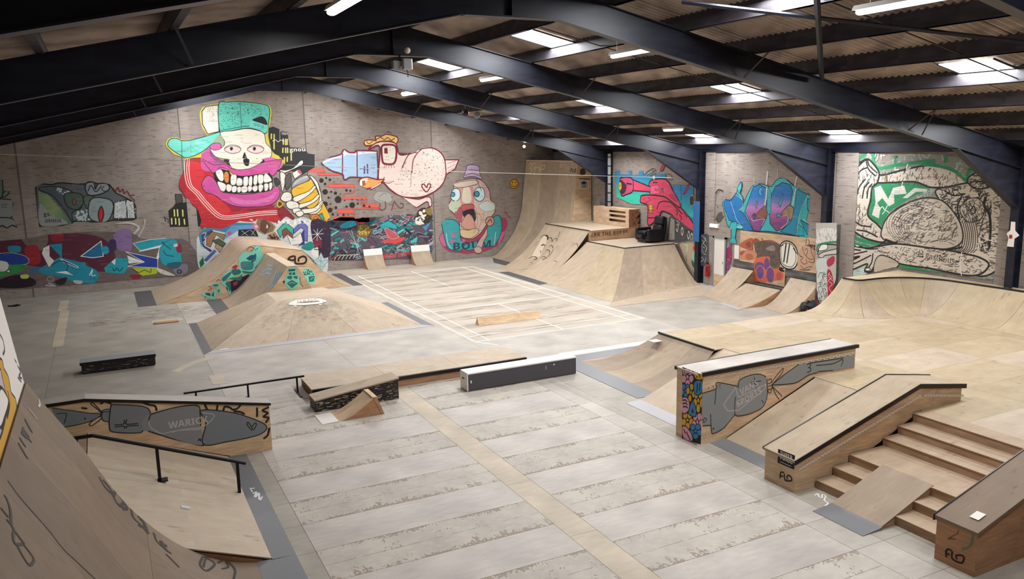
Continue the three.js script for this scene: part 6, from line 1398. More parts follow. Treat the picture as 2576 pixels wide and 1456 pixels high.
b.L('#45403c',1.4,"535,268 508,278 490,294 482,313 488,333 504,352 530,366 562,374 595,375");
b.L('#45403c',1.4,"536,272 512,282 496,298 492,316 499,335 516,351 541,363 571,370 602,370");
b.L('#45403c',1.4,"538,276 517,286 503,301 500,319 509,336 527,351 551,361 580,366 608,365");
b.L('#45403c',1.4,"541,279 522,290 511,304 510,320 519,336 537,349 561,358 587,361 613,359");
b.L('#45403c',1.4,"544,283 527,293 519,307 520,322 530,336 547,347 570,355 594,356 617,353");
b.L('#45403c',1.4,"547,287 533,296 527,309 529,322 539,335 556,345 577,351 599,352 620,348");
b.L('#45403c',1.4,"552,290 540,299 535,311 538,323 549,334 565,342 584,346 604,346 621,342");
b.H('#45403c',260,1.6,23.3,"461,328 567,397 639,381 686,321 670,265 595,257 496,257",0.5,0.9);
b.H('#e6dccf',60,2.7,21.3,"518,358 596,383 642,347 614,294 534,298",0.4,0.8);
b.L('#22201e',5.3,"447,266 526,250 595,252 660,256 701,268");
b.F('#d6cabb',"214,228 235,236 312,233 379,231 417,240 490,256 601,255 650,255 703,251 754,245 785,229 768,201 729,189 655,191 600,194 507,195 438,214 415,184 399,157 375,156 383,180 325,153 290,152 293,168 352,201 281,180 264,185 280,200 321,211 216,193",'#22201e',5.2);
b.H('#2b2826',210,1.6,12.6,"392,236 601,253 703,249 770,232 758,199 655,193 501,197",0.25,1);
b.L('#22201e',4.3,"269,183 308,199 380,221");
b.L('#22201e',4.3,"295,162 337,177 395,209");
b.L('#22201e',4.2,"383,160 400,187 403,215");
b.L('#22201e',4.2,"346,239 376,229 418,233");
b.L('#22201e',4.4,"215,211 279,221 354,221");
b.L('#22201e',4.0,"417,240 435,251 490,262");
b.F('#ece6da',"265,185 277,192 288,189 278,181",'#22201e',2.5);
b.F('#ece6da',"290,162 302,170 313,166 302,158",'#22201e',2.5);
b.F('#ece6da',"376,161 387,168 398,165 388,157",'#22201e',2.4);
b.F('#ece6da',"215,216 228,223 239,220 228,212",'#22201e',2.6);
b.F('#ece6da',"331,235 342,242 353,238 343,231",'#22201e',2.4);
b.F('#c7b9a6',"420,206 444,214 498,198 484,176 442,161 414,153 409,177",'#22201e',2.9);
b.L('#2f8a5c',8.1,"228,236 312,241 385,238");
b.L('#2f8a5c',11.7,"507,187 601,183 709,178");
b.T('#1e1c1a','el gasthouse',630,228,24, {font: 'serif', bold: false, sx: 0.95, angle: -0.07});
b.L('#e9e4da',2.9,"760,289 750,295 754,305 764,299 794,294");
b.L('#e9e4da',2.9,"742,268 751,273 748,283");
b.L('#e9e4da',3.0,"703,254 700,219 708,185");
b.L('#dfe6dd',3.3,"466,496 464,483 476,485");
b.L('#dfe6dd',3.3,"507,501 505,486 517,491");
b.L('#dfe6dd',3.3,"494,447 492,432 501,424");
b.K('#2f8a5c',8.9,"463,524 466,496");
b.L('#7a5a3a',6.8,"435,466 438,448");
}, { off: 0.02, courses: true });
paint(casing, 'pillar_paint', 'white, green and crimson sprayed graffiti with a painted claw', { o: V(11.93, 0, 0), u: V(0, 0, 1), v: V(0, 1, 0) }, pts("190,300 280,310 289,122 272,65 214,11"), 150, (b, c, q) => {
b.P('#b9b5ac',"192,300 298,309 296,60 215,-2");
b.H('#e2ded6',160,2.6,11.4,"196,277 286,285 279,238 201,230",1.5,0.5);
b.F('#a9a49a',"201,226 274,241 317,234 319,207 234,190 204,178");
b.L('#2f8a5c',7.0,"203,206 211,227 274,243 321,246");
b.L('#22201e',4.0,"206,194 217,223 255,233 322,234");
b.F('#efebe2',"210,207 221,228 246,230 242,214",'#22201e',2.2);
b.F('#cfc8bc',"209,187 233,205 322,229 319,211 243,195 229,185",'#22201e',2.6);
b.F('#c9d0cc',"204,174 244,183 247,140 207,135");
b.F('#b33248',"247,175 268,194 280,191 276,171 255,157");
b.F('#b0233c',"251,140 269,139 282,89 274,56 257,46");
b.L('#e2ded6',1.8,"257,133 270,123 258,110 274,100 262,86 273,72");
b.L('#e2ded6',1.8,"261,138 257,125 275,112");
b.F('#d4d6d0',"210,131 247,136 256,29 220,11 211,62");
b.L('#6aa890',3.6,"213,115 220,132 235,130 238,119");
b.H('#55524e',70,1.8,13.5,"211,115 247,132 253,33 221,24",1.2,1);
b.L('#22201e',4.6,"208,70 215,39 224,24");
b.F('#c23040',"206,25 215,39 219,15 210,5");
b.F('#1c1b1c',"217,15 234,30 248,36 220,-1");
}, { off: 0.006 });
paint(flower, 'figure_drawing', 'grey flat figure outlined in black with white stencil lettering', { o: V(0, 0, 9.99), u: V(1, 0, 0), v: V(0, 1, 0) }, pts("26,141 446,133 449,90 285,84 137,13 36,1"), 220, (b, c, q) => {
b.P('#8e9395',"30,104 64,108 67,120 120,104 121,114 141,122 175,121 193,114 199,66 186,49 137,41 115,47 90,24 61,18 54,23 54,34 29,38");
b.P('#8e9395',"210,93 243,109 283,127 452,126 447,96 364,98 322,99 278,87");
b.L('#1d1d20',1.7,"30,104 64,108 67,120 120,104");
b.L('#1d1d20',1.7,"121,102 124,116 148,122 175,121 193,113");
b.L('#1d1d20',1.7,"196,108 199,75 189,51 165,43 137,41 115,47 114,83");
b.L('#1d1d20',1.7,"115,47 87,24 64,17 56,21 52,58");
b.L('#1d1d20',1.7,"29,38 54,35");
b.L('#1d1d20',1.7,"64,107 62,77");
b.L('#1d1d20',1.8,"210,93 243,109 283,126");
b.L('#1d1d20',1.8,"210,93 248,88 281,88 311,98 337,100");
b.L('#1d1d20',1.9,"340,102 383,98");
b.L('#1d1d20',1.9,"316,124 413,121");
b.L('#1d1d20',1.9,"334,116 382,113 411,118 408,105");
b.L('#1d1d20',1.6,"210,98 218,107 239,124 236,113 214,96");
b.L('#1d1d20',1.6,"210,92 220,82 235,69 239,64");
b.L('#1d1d20',1.6,"212,89 222,71 232,59");
b.L('#1d1d20',1.6,"199,105 208,106 208,98 199,97");
b.L('#1d1d20',1.6,"200,91 210,92 211,85 200,85");
b.L('#1d1d20',1.6,"200,85 202,78 209,78 209,84");
b.T('#1d1d20','3',313,114,27, {bold: false, angle: 0.1});
b.L('#1d1d20',1.6,"152,103 166,102 168,86");
b.L('#1d1d20',1.6,"162,116 164,108 155,107");
b.L('#1d1d20',1.6,"180,106 166,107");
b.L('#1d1d20',1.5,"32,54 35,44 42,49 38,53 35,49");
b.D('#1d1d20',6,1.2,"69,115 77,116 78,107 70,107");
b.D('#1d1d20',6,1.3,"182,65 190,63 189,57 182,58");
b.C('#1d1d20',60,27,1.8);
b.L('#1d1d20',1.2,"45,111 46,114");
b.L('#1d1d20',1.2,"56,115 58,111");
b.K('#d8c8cc',1.2,"84,72 114,103 122,81 194,97 191,87 123,54 96,57 84,72");
b.T('#bdb2b6','VANS',149,98,19, {angle: 0.3});
b.T('#bdb2b6','SPORTS',150,77,19, {angle: 0.3});
b.K('#d8c8cc',0.9,"116,66 150,69");
b.K('#ece6dc',1.2,"35,135 42,135 42,131 35,131 35,135");
b.K('#ece6dc',1.8,"43,133 50,133");
b.K('#ece6dc',1.2,"50,135 58,135 58,131 51,131 50,135");
b.K('#ece6dc',1.8,"58,133 66,133");
b.K('#ece6dc',1.2,"66,135 73,135 73,130 66,130 66,135");
b.K('#ece6dc',1.8,"74,132 81,133");
b.K('#ece6dc',1.2,"82,135 89,135 89,130 82,130 82,135");
b.K('#ece6dc',1.8,"90,132 97,132");
b.K('#ece6dc',1.2,"98,134 105,134 105,130 98,130 98,134");
b.K('#ece6dc',1.8,"106,132 113,132");
b.K('#ece6dc',1.2,"114,134 121,134 122,130 114,130 114,134");
b.K('#ece6dc',1.8,"122,132 130,132");
b.K('#ece6dc',1.2,"130,134 138,134 138,129 130,129 130,134");
b.K('#ece6dc',1.9,"138,132 146,132");
b.K('#ece6dc',1.2,"147,134 154,134 154,129 147,129 147,134");
b.K('#ece6dc',1.9,"155,131 162,132");
b.K('#ece6dc',1.3,"163,134 171,134 171,129 163,129 163,134");
b.K('#ece6dc',1.9,"171,131 179,131");
b.K('#ece6dc',1.3,"180,133 187,133 188,129 180,129 180,133");
b.K('#ece6dc',1.9,"188,131 196,131");
b.K('#ece6dc',1.3,"197,133 204,133 205,129 197,129 197,133");
b.K('#ece6dc',1.9,"205,131 213,131");
b.K('#ece6dc',1.3,"214,133 221,133 222,128 214,128 214,133");
b.K('#ece6dc',1.9,"222,130 230,131");
b.K('#ece6dc',1.3,"231,133 239,133 239,128 231,128 231,133");
b.K('#ece6dc',1.9,"239,130 247,130");
b.K('#ece6dc',1.3,"248,133 256,133 256,128 248,128 248,133");
b.K('#ece6dc',2.0,"257,130 265,130");
b.K('#ece6dc',1.3,"265,132 274,132 274,128 266,128 265,132");
b.K('#ece6dc',2.0,"274,130 282,130");
b.K('#ece6dc',1.3,"283,132 291,132 292,127 283,127 283,132");
b.K('#ece6dc',2.0,"292,130 300,130");
b.K('#ece6dc',1.3,"301,132 309,132 309,127 301,127 301,132");
b.K('#ece6dc',2.0,"310,129 318,130");
b.K('#ece6dc',1.3,"319,132 327,132 327,127 319,127 319,132");
b.K('#ece6dc',2.0,"328,129 336,129");
b.K('#ece6dc',1.4,"337,132 345,132 346,127 337,127 337,132");
b.K('#ece6dc',2.0,"346,129 355,129");
b.K('#ece6dc',1.4,"355,131 364,131 364,126 356,126 355,131");
b.K('#ece6dc',2.0,"365,129 373,129");
b.K('#ece6dc',1.4,"374,131 382,131 383,126 374,126 374,131");
b.K('#ece6dc',2.1,"383,128 392,129");
b.K('#ece6dc',1.4,"392,131 401,131 401,126 393,126 392,131");
b.K('#ece6dc',2.1,"402,128 411,128");
b.K('#ece6dc',1.4,"411,131 420,131 420,126 412,126 411,131");
b.K('#ece6dc',2.1,"421,128 430,128");
b.K('#ece6dc',1.4,"430,130 439,130 440,125 431,125 430,130");
b.K('#ece6dc',2.1,"440,128 449,128");
}, { off: 0.004 });
paint(flower, 'flower_painting', 'bright pink, blue and yellow painted flowers on black', { o: V(.2, 0, 0), u: V(0, 0, 1), v: V(0, 1, 0) }, pts("951,147 1012,146 1011,6 954,-2"), 300, (b, c, q) => {
b.F('#e2a3bd',"986,132 983,125 978,121 972,125 972,132 977,137 983,137",'#16161c',1.3);
b.F('#e2a3bd',"975,120 973,112 966,109 962,112 961,119 966,125 972,125",'#16161c',1.3);
b.F('#e2a3bd',"964,126 961,118 955,115 950,118 949,125 954,131 961,131",'#16161c',1.4);
b.F('#e2a3bd',"967,141 965,134 959,131 953,134 953,141 958,147 965,147",'#16161c',1.4);
b.F('#e2a3bd',"981,145 979,138 972,135 968,138 967,145 972,151 978,151",'#16161c',1.3);
b.F('#e2a3bd',"971,132 970,127 966,126 963,130 965,134 969,135",'#16161c',1.3);
b.F('#3f86bd',"979,103 976,98 971,95 966,97 966,102 971,107 976,107",'#16161c',1.3);
b.F('#3f86bd',"969,94 967,88 962,86 957,88 957,93 961,97 966,97",'#16161c',1.4);
b.F('#3f86bd',"959,97 956,92 951,89 947,91 947,97 951,101 956,101",'#16161c',1.4);
b.F('#3f86bd',"962,109 960,104 955,101 950,103 950,108 954,113 960,113",'#16161c',1.4);
b.F('#3f86bd',"974,112 972,107 967,105 962,107 962,112 966,116 972,116",'#16161c',1.4);
b.F('#3f86bd',"966,102 964,99 960,98 959,100 960,104 964,105",'#16161c',1.4);
b.F('#dcaa2c',"992,102 990,96 986,93 982,96 982,102 985,107 989,107",'#16161c',1.3);
b.F('#dcaa2c',"981,91 980,85 975,82 971,85 971,91 974,96 979,96",'#16161c',1.3);
b.F('#dcaa2c',"975,104 973,98 969,95 965,98 965,105 968,110 973,110",'#16161c',1.4);
b.F('#dcaa2c',"986,115 984,109 979,106 976,109 975,116 979,120 984,120",'#16161c',1.3);
b.F('#dcaa2c',"981,103 980,98 977,98 975,101 977,105 980,106",'#16161c',1.3);
b.F('#dcaa2c',"1017,92 1015,84 1009,80 1005,84 1005,93 1009,99 1014,99",'#16161c',1.3);
b.F('#dcaa2c',"1007,78 1005,70 1000,67 996,71 996,79 1000,85 1005,85",'#16161c',1.3);
b.F('#dcaa2c',"998,86 995,78 990,74 986,78 986,87 990,93 995,93",'#16161c',1.3);
b.F('#dcaa2c',"1001,105 998,96 993,93 989,97 989,106 993,112 998,112",'#16161c',1.3);
b.F('#dcaa2c',"1012,108 1010,100 1005,97 1001,101 1000,109 1004,115 1010,115",'#16161c',1.3);
b.F('#dcaa2c',"1004,93 1003,88 999,87 997,91 999,96 1003,97",'#16161c',1.3);
b.F('#dcaa2c',"989,45 986,38 980,35 975,38 975,44 979,50 986,50",'#16161c',1.4);
b.F('#dcaa2c',"978,33 975,26 969,23 964,26 964,32 969,38 975,38",'#16161c',1.4);
b.F('#dcaa2c',"966,38 964,31 957,27 952,30 952,37 957,42 963,43",'#16161c',1.4);
b.F('#dcaa2c',"970,53 968,46 961,43 956,45 956,52 961,57 967,58",'#16161c',1.4);
b.F('#dcaa2c',"984,57 981,50 975,47 970,50 970,56 975,62 981,62",'#16161c',1.4);
b.F('#dcaa2c',"974,44 972,40 968,39 966,42 968,46 972,47",'#16161c',1.4);
b.F('#e2a3bd',"1016,49 1014,42 1009,39 1004,42 1004,49 1008,55 1014,55",'#16161c',1.3);
b.F('#e2a3bd',"1007,37 1004,30 999,26 994,29 994,36 998,42 1004,42",'#16161c',1.3);
b.F('#e2a3bd',"996,43 994,35 988,32 983,35 983,42 988,48 993,48",'#16161c',1.3);
b.F('#e2a3bd',"1000,59 997,51 991,48 987,51 987,58 991,64 997,64",'#16161c',1.3);
b.F('#e2a3bd',"1012,63 1010,56 1004,52 1000,55 999,62 1004,68 1009,68",'#16161c',1.3);
b.F('#e2a3bd',"1003,49 1002,45 998,43 996,47 997,51 1001,53",'#16161c',1.3);
b.F('#3f86bd',"1015,31 1012,25 1005,22 1000,24 999,29 1005,34 1012,35",'#16161c',1.3);
b.F('#3f86bd',"1003,20 1000,14 993,11 988,13 987,18 993,23 1000,24",'#16161c',1.3);
b.F('#3f86bd',"990,23 987,17 980,14 974,15 974,21 980,26 987,27",'#16161c',1.4);
b.F('#3f86bd',"994,36 992,30 985,26 979,28 979,34 984,39 991,40",'#16161c',1.4);
b.F('#3f86bd',"1010,41 1007,35 1000,32 995,33 994,39 1000,44 1007,45",'#16161c',1.3);
b.F('#3f86bd',"999,29 997,25 992,24 990,26 992,30 997,32",'#16161c',1.3);
b.F('#e2a3bd',"956,144 969,148 973,141 961,135",'#16161c',1.7);
b.F('#dcaa2c',"987,149 1006,152 1012,138 997,132 987,137",'#16161c',2.0);
b.L('#16161c',2.3,"996,145 995,136");
b.L('#16161c',2.3,"1002,145 1004,139");
b.F('#3f86bd',"987,124 1001,133 1012,130 1011,112 996,101 987,108",'#16161c',2.0);
b.L('#16161c',2.6,"997,124 996,107");
b.L('#16161c',2.6,"1005,127 1004,113");
b.F('#3f86bd',"972,58 983,86 995,73 993,57",'#16161c',2.0);
b.P('#16161c',"981,61 984,73 988,63");
b.F('#e2a3bd',"952,82 967,88 975,78 971,61 954,53",'#16161c',2.1);
b.F('#e2a3bd',"954,23 966,28 983,18 985,4 959,1",'#16161c',2.1);
b.L('#16161c',2.7,"954,79 962,82 967,80");
b.L('#16161c',2.7,"955,72 963,76 968,74");
b.L('#16161c',2.7,"956,66 964,69 969,68");
b.L('#16161c',2.8,"959,20 964,14");
b.L('#16161c',2.8,"968,17 973,11");
b.L('#16161c',2.7,"974,11 979,5");
}, { off: 0.004, base: '#16161c' });
paint(hub, 'edge_band', 'white stencilled band under the steel edge', { o: V(0, 0, 12.49), u: V(1, 0, 0), v: V(0, 1, 0) }, pts("27,49 329,128 451,104 451,90 329,114 28,29"), 220, (b, c, q) => {
b.L('#e9e2d8',2.0,"29,38 31,42 34,39 34,43");
b.L('#e9e2d8',2.0,"36,40 38,44 41,41 41,45");
b.L('#e9e2d8',2.0,"43,42 45,46 47,43 48,47");
b.L('#e9e2d8',2.0,"50,44 51,48 54,44 55,49");
b.L('#e9e2d8',2.0,"57,46 58,50 61,46 62,51");
b.L('#e9e2d8',2.0,"64,48 65,52 68,48 69,52");
b.L('#e9e2d8',2.0,"71,50 72,54 75,50 76,54");
b.L('#e9e2d8',2.0,"78,52 80,56 83,52 83,56");
b.L('#e9e2d8',2.0,"85,54 87,58 90,54 90,58");
b.L('#e9e2d8',2.0,"92,55 94,59 97,56 97,60");
b.L('#e9e2d8',2.1,"99,57 101,61 104,58 105,62");
b.L('#e9e2d8',2.1,"106,59 108,63 111,60 112,64");
b.L('#e9e2d8',2.1,"114,61 115,65 118,62 119,66");
b.L('#e9e2d8',2.1,"121,63 122,67 126,64 126,68");
b.L('#e9e2d8',2.1,"128,65 130,69 133,66 134,70");
b.L('#e9e2d8',2.1,"135,67 137,71 140,68 141,72");
b.L('#e9e2d8',2.1,"143,69 144,73 148,70 148,74");
b.L('#e9e2d8',2.1,"150,71 152,75 155,72 156,76");
b.L('#e9e2d8',2.1,"157,73 159,77 162,74 163,78");
b.L('#e9e2d8',2.1,"165,75 167,79 170,76 170,80");
b.L('#e9e2d8',2.1,"172,77 174,81 177,78 178,82");
b.L('#e9e2d8',2.1,"180,79 181,83 185,80 185,84");
b.L('#e9e2d8',2.1,"187,81 189,85 192,82 193,86");
b.L('#e9e2d8',2.1,"195,83 197,87 200,84 200,88");
b.L('#e9e2d8',2.2,"202,85 204,90 207,86 208,90");
b.L('#e9e2d8',2.2,"210,87 212,92 215,88 216,92");
b.L('#e9e2d8',2.2,"218,90 219,94 223,90 223,94");
b.L('#e9e2d8',2.2,"225,92 227,96 230,92 231,97");
b.L('#e9e2d8',2.2,"233,94 235,98 238,94 239,99");
b.L('#e9e2d8',2.2,"241,96 242,100 246,96 246,101");
b.L('#e9e2d8',2.2,"249,98 250,102 254,99 254,103");
b.L('#e9e2d8',2.2,"256,100 258,104 261,101 262,105");
b.L('#e9e2d8',2.2,"264,102 266,106 269,103 270,107");
b.L('#e9e2d8',2.2,"272,104 274,108 277,105 278,109");
b.L('#e9e2d8',2.2,"280,106 282,111 285,107 286,111");
b.L('#e9e2d8',2.2,"288,109 290,113 293,109 294,114");
b.L('#e9e2d8',2.2,"296,111 297,115 301,111 302,116");
b.L('#e9e2d8',2.2,"304,113 305,117 309,114 310,118");
b.L('#e9e2d8',2.3,"312,115 314,119 317,116 318,120");
b.L('#e9e2d8',2.3,"320,117 322,122 325,118 326,122");
b.L('#e9e2d8',2.1,"335,118 337,121 339,116 341,120");
b.L('#e9e2d8',2.1,"343,116 345,120 347,115 349,118");
b.L('#e9e2d8',2.1,"351,115 353,119 355,114 357,117");
b.L('#e9e2d8',2.1,"359,114 361,117 363,112 365,116");
b.L('#e9e2d8',2.1,"367,112 369,116 372,111 373,114");
b.L('#e9e2d8',2.1,"375,111 377,115 380,110 382,113");
b.L('#e9e2d8',2.1,"383,110 385,113 388,108 390,112");
b.L('#e9e2d8',2.2,"392,108 393,112 396,107 398,110");
b.L('#e9e2d8',2.2,"400,107 402,111 405,105 407,109");
b.L('#e9e2d8',2.2,"408,106 410,109 413,104 415,108");
b.L('#e9e2d8',2.2,"417,104 419,108 421,103 423,106");
b.L('#e9e2d8',2.2,"425,103 427,107 430,101 432,105");
b.L('#e9e2d8',2.2,"434,102 435,105 438,100 440,104");
b.L('#e9e2d8',2.2,"442,100 444,104 447,99 449,102");
}, { off: 0.004 });
paint(hub, 'sticker', 'black square sticker with white SUPER lettering', { o: V(.2, 0, 0), u: V(0, 0, 1), v: V(0, 1, 0) }, pts("1210,65 1248,66 1247,41 1210,40"), 700, (b, c, q) => {
b.T('#f1f1ee','SUPER',1229,60,9, {angle: -0.0, sx: 1.02});
b.T('#f1f1ee','TOXIC',1229,52,10);
b.K('#f1f1ee',0.8,"1216,44 1240,44");
}, { off: 0.006, base: '#121214' });
paint(hub, 'logo_print', 'black FLO logo lettering', { o: V(.2, 0, 0), u: V(0, 0, 1), v: V(0, 1, 0) }, pts("1208,29 1249,35 1250,13 1210,7"), 600, (b, c, q) => {
b.L('#191416',2.4,"1217,15 1217,22 1219,26 1224,27");
b.L('#191416',2.4,"1218,19 1223,20");
b.L('#191416',2.4,"1226,25 1227,17 1230,15 1240,18 1243,22 1240,26 1235,26 1232,22 1233,19");
}, { off: 0.005 });
paint(block, 'logo_print', 'black FLO logo, a pen-drawn 2 and a green paint arc', { o: V(.28, 0, 0), u: V(0, 0, 1), v: V(0, 1, 0) }, pts("1500,62 1557,66 1560,7 1504,2"), 400, (b, c, q) => {
b.L('#151114',2.4,"1519,11 1518,18 1521,23 1525,23");
b.L('#151114',2.4,"1519,15 1523,16");
b.L('#151114',2.3,"1527,22 1527,14 1531,11 1541,12 1544,18 1543,23 1538,22 1533,19 1534,15");
b.L('#4a3a34',0.8,"1533,56 1532,51 1527,46 1520,38 1525,40 1528,41 1530,42");
b.L('#5a8a6a',2.1,"1553,62 1553,51 1549,39 1541,32");
}, { off: 0.005 });
paint(lledge, 'figure_drawing', 'long grey outlined figure with a heart and stencil lettering', { o: V(0, 0, 6.02), u: V(1, 0, 0), v: V(0, 1, 0) }, pts("-1084,152 -1032,152 -714,91 -717,15 -780,12 -851,34 -918,66 -1070,102"), 220, (b, c, q) => {
b.L('#251a1c',3.6,"-833,112 -830,102");
b.L('#251a1c',3.6,"-811,106 -813,97");
b.L('#251a1c',3.6,"-801,95 -798,102 -789,99 -784,94 -775,95 -769,101");
b.L('#251a1c',3.7,"-781,90 -771,87 -764,82");
b.L('#251a1c',3.7,"-739,89 -740,73");
b.L('#251a1c',3.8,"-718,87 -729,83 -720,76 -728,70 -719,66 -724,58");
b.L('#251a1c',3.8,"-719,44 -723,31 -730,26");
b.L('#251a1c',3.3,"-1006,143 -1000,146 -991,141");
b.L('#251a1c',3.4,"-939,134 -929,128 -919,124 -917,116");
b.L('#251a1c',3.2,"-1036,140 -1030,138");
b.F('#7f868c',"-1099,149 -1056,139 -1030,130 -1008,123 -1029,113 -1069,110 -1103,114",'#16161a',1.3);
b.F('#7f868c',"-1006,129 -992,129 -994,109 -1006,112",'#16161a',1.4);
b.F('#7f868c',"-991,135 -983,137 -940,127 -928,115 -932,98 -944,91 -947,78 -991,87 -997,100",'#16161a',1.7);
b.F('#8a8d90',"-931,110 -892,115 -859,115 -843,110 -844,76 -841,34 -849,34 -897,57 -934,78 -944,82 -943,97");
b.L('#16161a',1.8,"-928,109 -892,115 -859,115 -844,110 -843,98 -844,73");
b.L('#16161a',1.8,"-934,78 -897,57 -866,40 -846,33 -842,37 -834,77");
b.L('#16161a',1.7,"-928,109 -933,96");
b.F('#7f868c',"-841,102 -790,90 -753,72 -728,55 -725,43 -744,34 -795,32 -842,35 -834,77",'#16161a',1.8);
b.L('#16161a',1.6,"-752,46 -760,59 -758,64 -753,55 -749,47 -743,56 -745,60 -752,53");
b.L('#16161a',1.7,"-988,100 -974,99 -972,106");
b.L('#16161a',1.7,"-988,96 -974,95 -973,91");
b.L('#16161a',1.7,"-968,106 -969,98 -951,96");
b.L('#16161a',1.7,"-970,91 -968,94 -950,92");
b.L('#16161a',1.4,"-1006,123 -1012,133 -1022,145 -1018,146 -1009,132 -1005,126");
b.L('#16161a',1.4,"-1008,120 -1019,116 -1028,109 -1025,105 -1014,111 -1007,117");
b.L('#16161a',1.1,"-1005,127 -992,126");
b.L('#16161a',1.1,"-1076,136 -1062,134 -1067,117");
b.C('#16161a',-1034,120,1.4);
b.L('#c9bfc2',1.5,"-932,98 -930,85 -913,70 -896,70 -863,70 -841,69 -823,81 -819,90 -838,97");
b.T('#c4bcbf','WARICK',-865,83,18);
b.L('#c9bfc2',1.2,"-894,68 -883,70 -838,64");
b.D('#1a1a1c',8,1.5,"-851,47 -844,46 -846,40 -852,41");
}, { off: 0.004 });
paint(lbank, 'scrawl', 'white scrawl on the steel strip', { o: V(0, 0.012, 0), u: V(1, 0, 0), v: V(0, 0, -1) }, pts("-788,-751 -763,-765 -772,-853 -786,-850"), 300, (b, c, q) => {
b.L('#e6e6e8',3.7,"-789,-772 -787,-795 -787,-780 -781,-780");
b.L('#e6e6e8',3.6,"-787,-803 -780,-799 -787,-818");
b.L('#e6e6e8',3.5,"-784,-819 -777,-805 -781,-831");
b.L('#e6e6e8',3.5,"-780,-836 -775,-824");
}, { off: 0.004 });
paint(floor, 'scrawl', 'white looping paint scrawl on the floor by the stairs', { o: V(0, 0, 0), u: V(1, 0, 0), v: V(0, 0, -1) }, pts("43,-1263 78,-1274 35,-1319 8,-1304"), 200, (b, c, q) => {
b.L('#e8e6e0',2.9,"42,-1273 51,-1271 43,-1281 45,-1285 55,-1277 55,-1284 41,-1294 37,-1305 26,-1309");
}, { off: 0.004 });
paint(ja, 'tag_painting', 'teal and mint painted lettering creature', { o: V(0, 0, -11.745), u: V(1, 0, 0), v: V(0, 1, 0) }, pts("-660,26 -619,61 -571,97 -506,155 -475,201 -433,211 -403,188 -411,148 -450,86 -517,11 -564,-4 -639,-1"), 120, (b, c, q) => {
b.F('#231c2a',"-494,82 -468,87 -490,48 -510,37 -536,26 -547,14 -562,55 -527,72");
b.F('#a82a4a',"-531,62 -515,64 -519,51 -532,49");
b.F('#231c2a',"-463,79 -450,81 -460,69");
b.F('#82d8c0',"-504,156 -480,181 -455,175 -438,201 -415,202 -414,172 -402,155 -414,129 -429,103 -443,84 -487,92 -539,80 -561,69 -547,54 -543,20 -553,18 -557,42 -577,60 -572,89 -536,116 -508,113");
b.F('#2f7470',"-458,139 -454,155 -437,171 -438,147 -452,135");
b.F('#3f8f8a',"-497,136 -483,141 -452,135 -457,109 -492,112",'#1a3c3c',1.3);
b.F('#2f7470',"-533,112 -505,110 -503,96 -528,92",'#1a3c3c',1.0);
b.F('#2f7470',"-493,105 -461,99 -429,106 -443,91 -487,95");
b.F('#2f7470',"-573,83 -537,106 -541,93 -567,69");
b.F('#2f7470',"-545,80 -513,81 -497,89 -505,67 -539,76");
b.F('#2f7470',"-562,62 -543,63 -546,24 -554,41");
b.F('#c9546a',"-497,129 -490,132 -493,119");
b.P('#24506e',"-476,154 -456,166 -437,164 -441,154 -464,143");
b.L('#d7f2ea',1.6,"-435,194 -425,196 -423,183");
b.L('#24506e',2.0,"-439,184 -425,193");
b.F('#7a3040',"-444,114 -430,127 -428,116 -438,107");
b.F('#b2383c',"-532,122 -519,131 -510,127 -520,114");
b.L('#82d8c0',2.9,"-504,126 -501,156 -481,177");
b.L('#5a3a2c',1.9,"-471,187 -457,199 -442,191 -455,182");
b.F('#82d8c0',"-655,32 -647,41 -641,30 -623,28 -621,15 -607,40 -598,32 -610,0 -651,21");
b.P('#27585a',"-641,30 -623,27 -623,15 -639,22");
b.P('#27585a',"-618,18 -607,33 -611,10");
b.F('#82d8c0',"-618,57 -605,66 -584,61 -594,48");
b.F('#2f7470',"-612,57 -602,61 -587,58 -598,51");
b.F('#82d8c0',"-598,32 -588,45 -582,41 -587,21");
b.F('#2f7470',"-595,32 -588,40 -587,28");
b.L('#7a3c40',1.9,"-637,49 -624,55 -616,44 -629,39");
b.L('#5a3030',1.9,"-595,72 -588,78 -580,74");
b.L('#3a2a26',1.6,"-640,17 -650,1");
}, { off: 0.006 });
paint(ja, 'logo_print', 'bold black FLO logo painted upside down', { o: V(0, 0, -11.745), u: V(1, 0, 0), v: V(0, 1, 0) }, pts("-320,170 -221,155 -222,89 -321,111"), 140, (b, c, q) => {
b.L('#2a1612',7.4,"-310,137 -302,145 -283,146 -283,121 -273,115 -247,115 -237,126 -240,140 -251,144 -267,137 -269,127");
b.L('#2a1612',7.4,"-306,135 -292,131 -284,135");
b.K('#6a4a3c',1.0,"-274,105 -237,101");
}, { off: 0.006 });
paint(ja, 'tag_painting', 'mint outlined crystal tag', { o: V(0, 0, -11.745), u: V(1, 0, 0), v: V(0, 1, 0) }, pts("-260,99 -199,83 -199,26 -242,27"), 140, (b, c, q) => {
b.F('#82d8c0',"-260,71 -245,94 -221,85 -202,62 -208,28 -232,29 -250,63");
b.P('#2f7470',"-233,58 -206,59 -211,35 -231,34");
b.D('#2a6060',40,3.1,"-256,71 -245,90 -221,83 -209,63 -236,62");
b.L('#d7f2ea',1.4,"-224,44 -213,53");
}, { off: 0.006 });
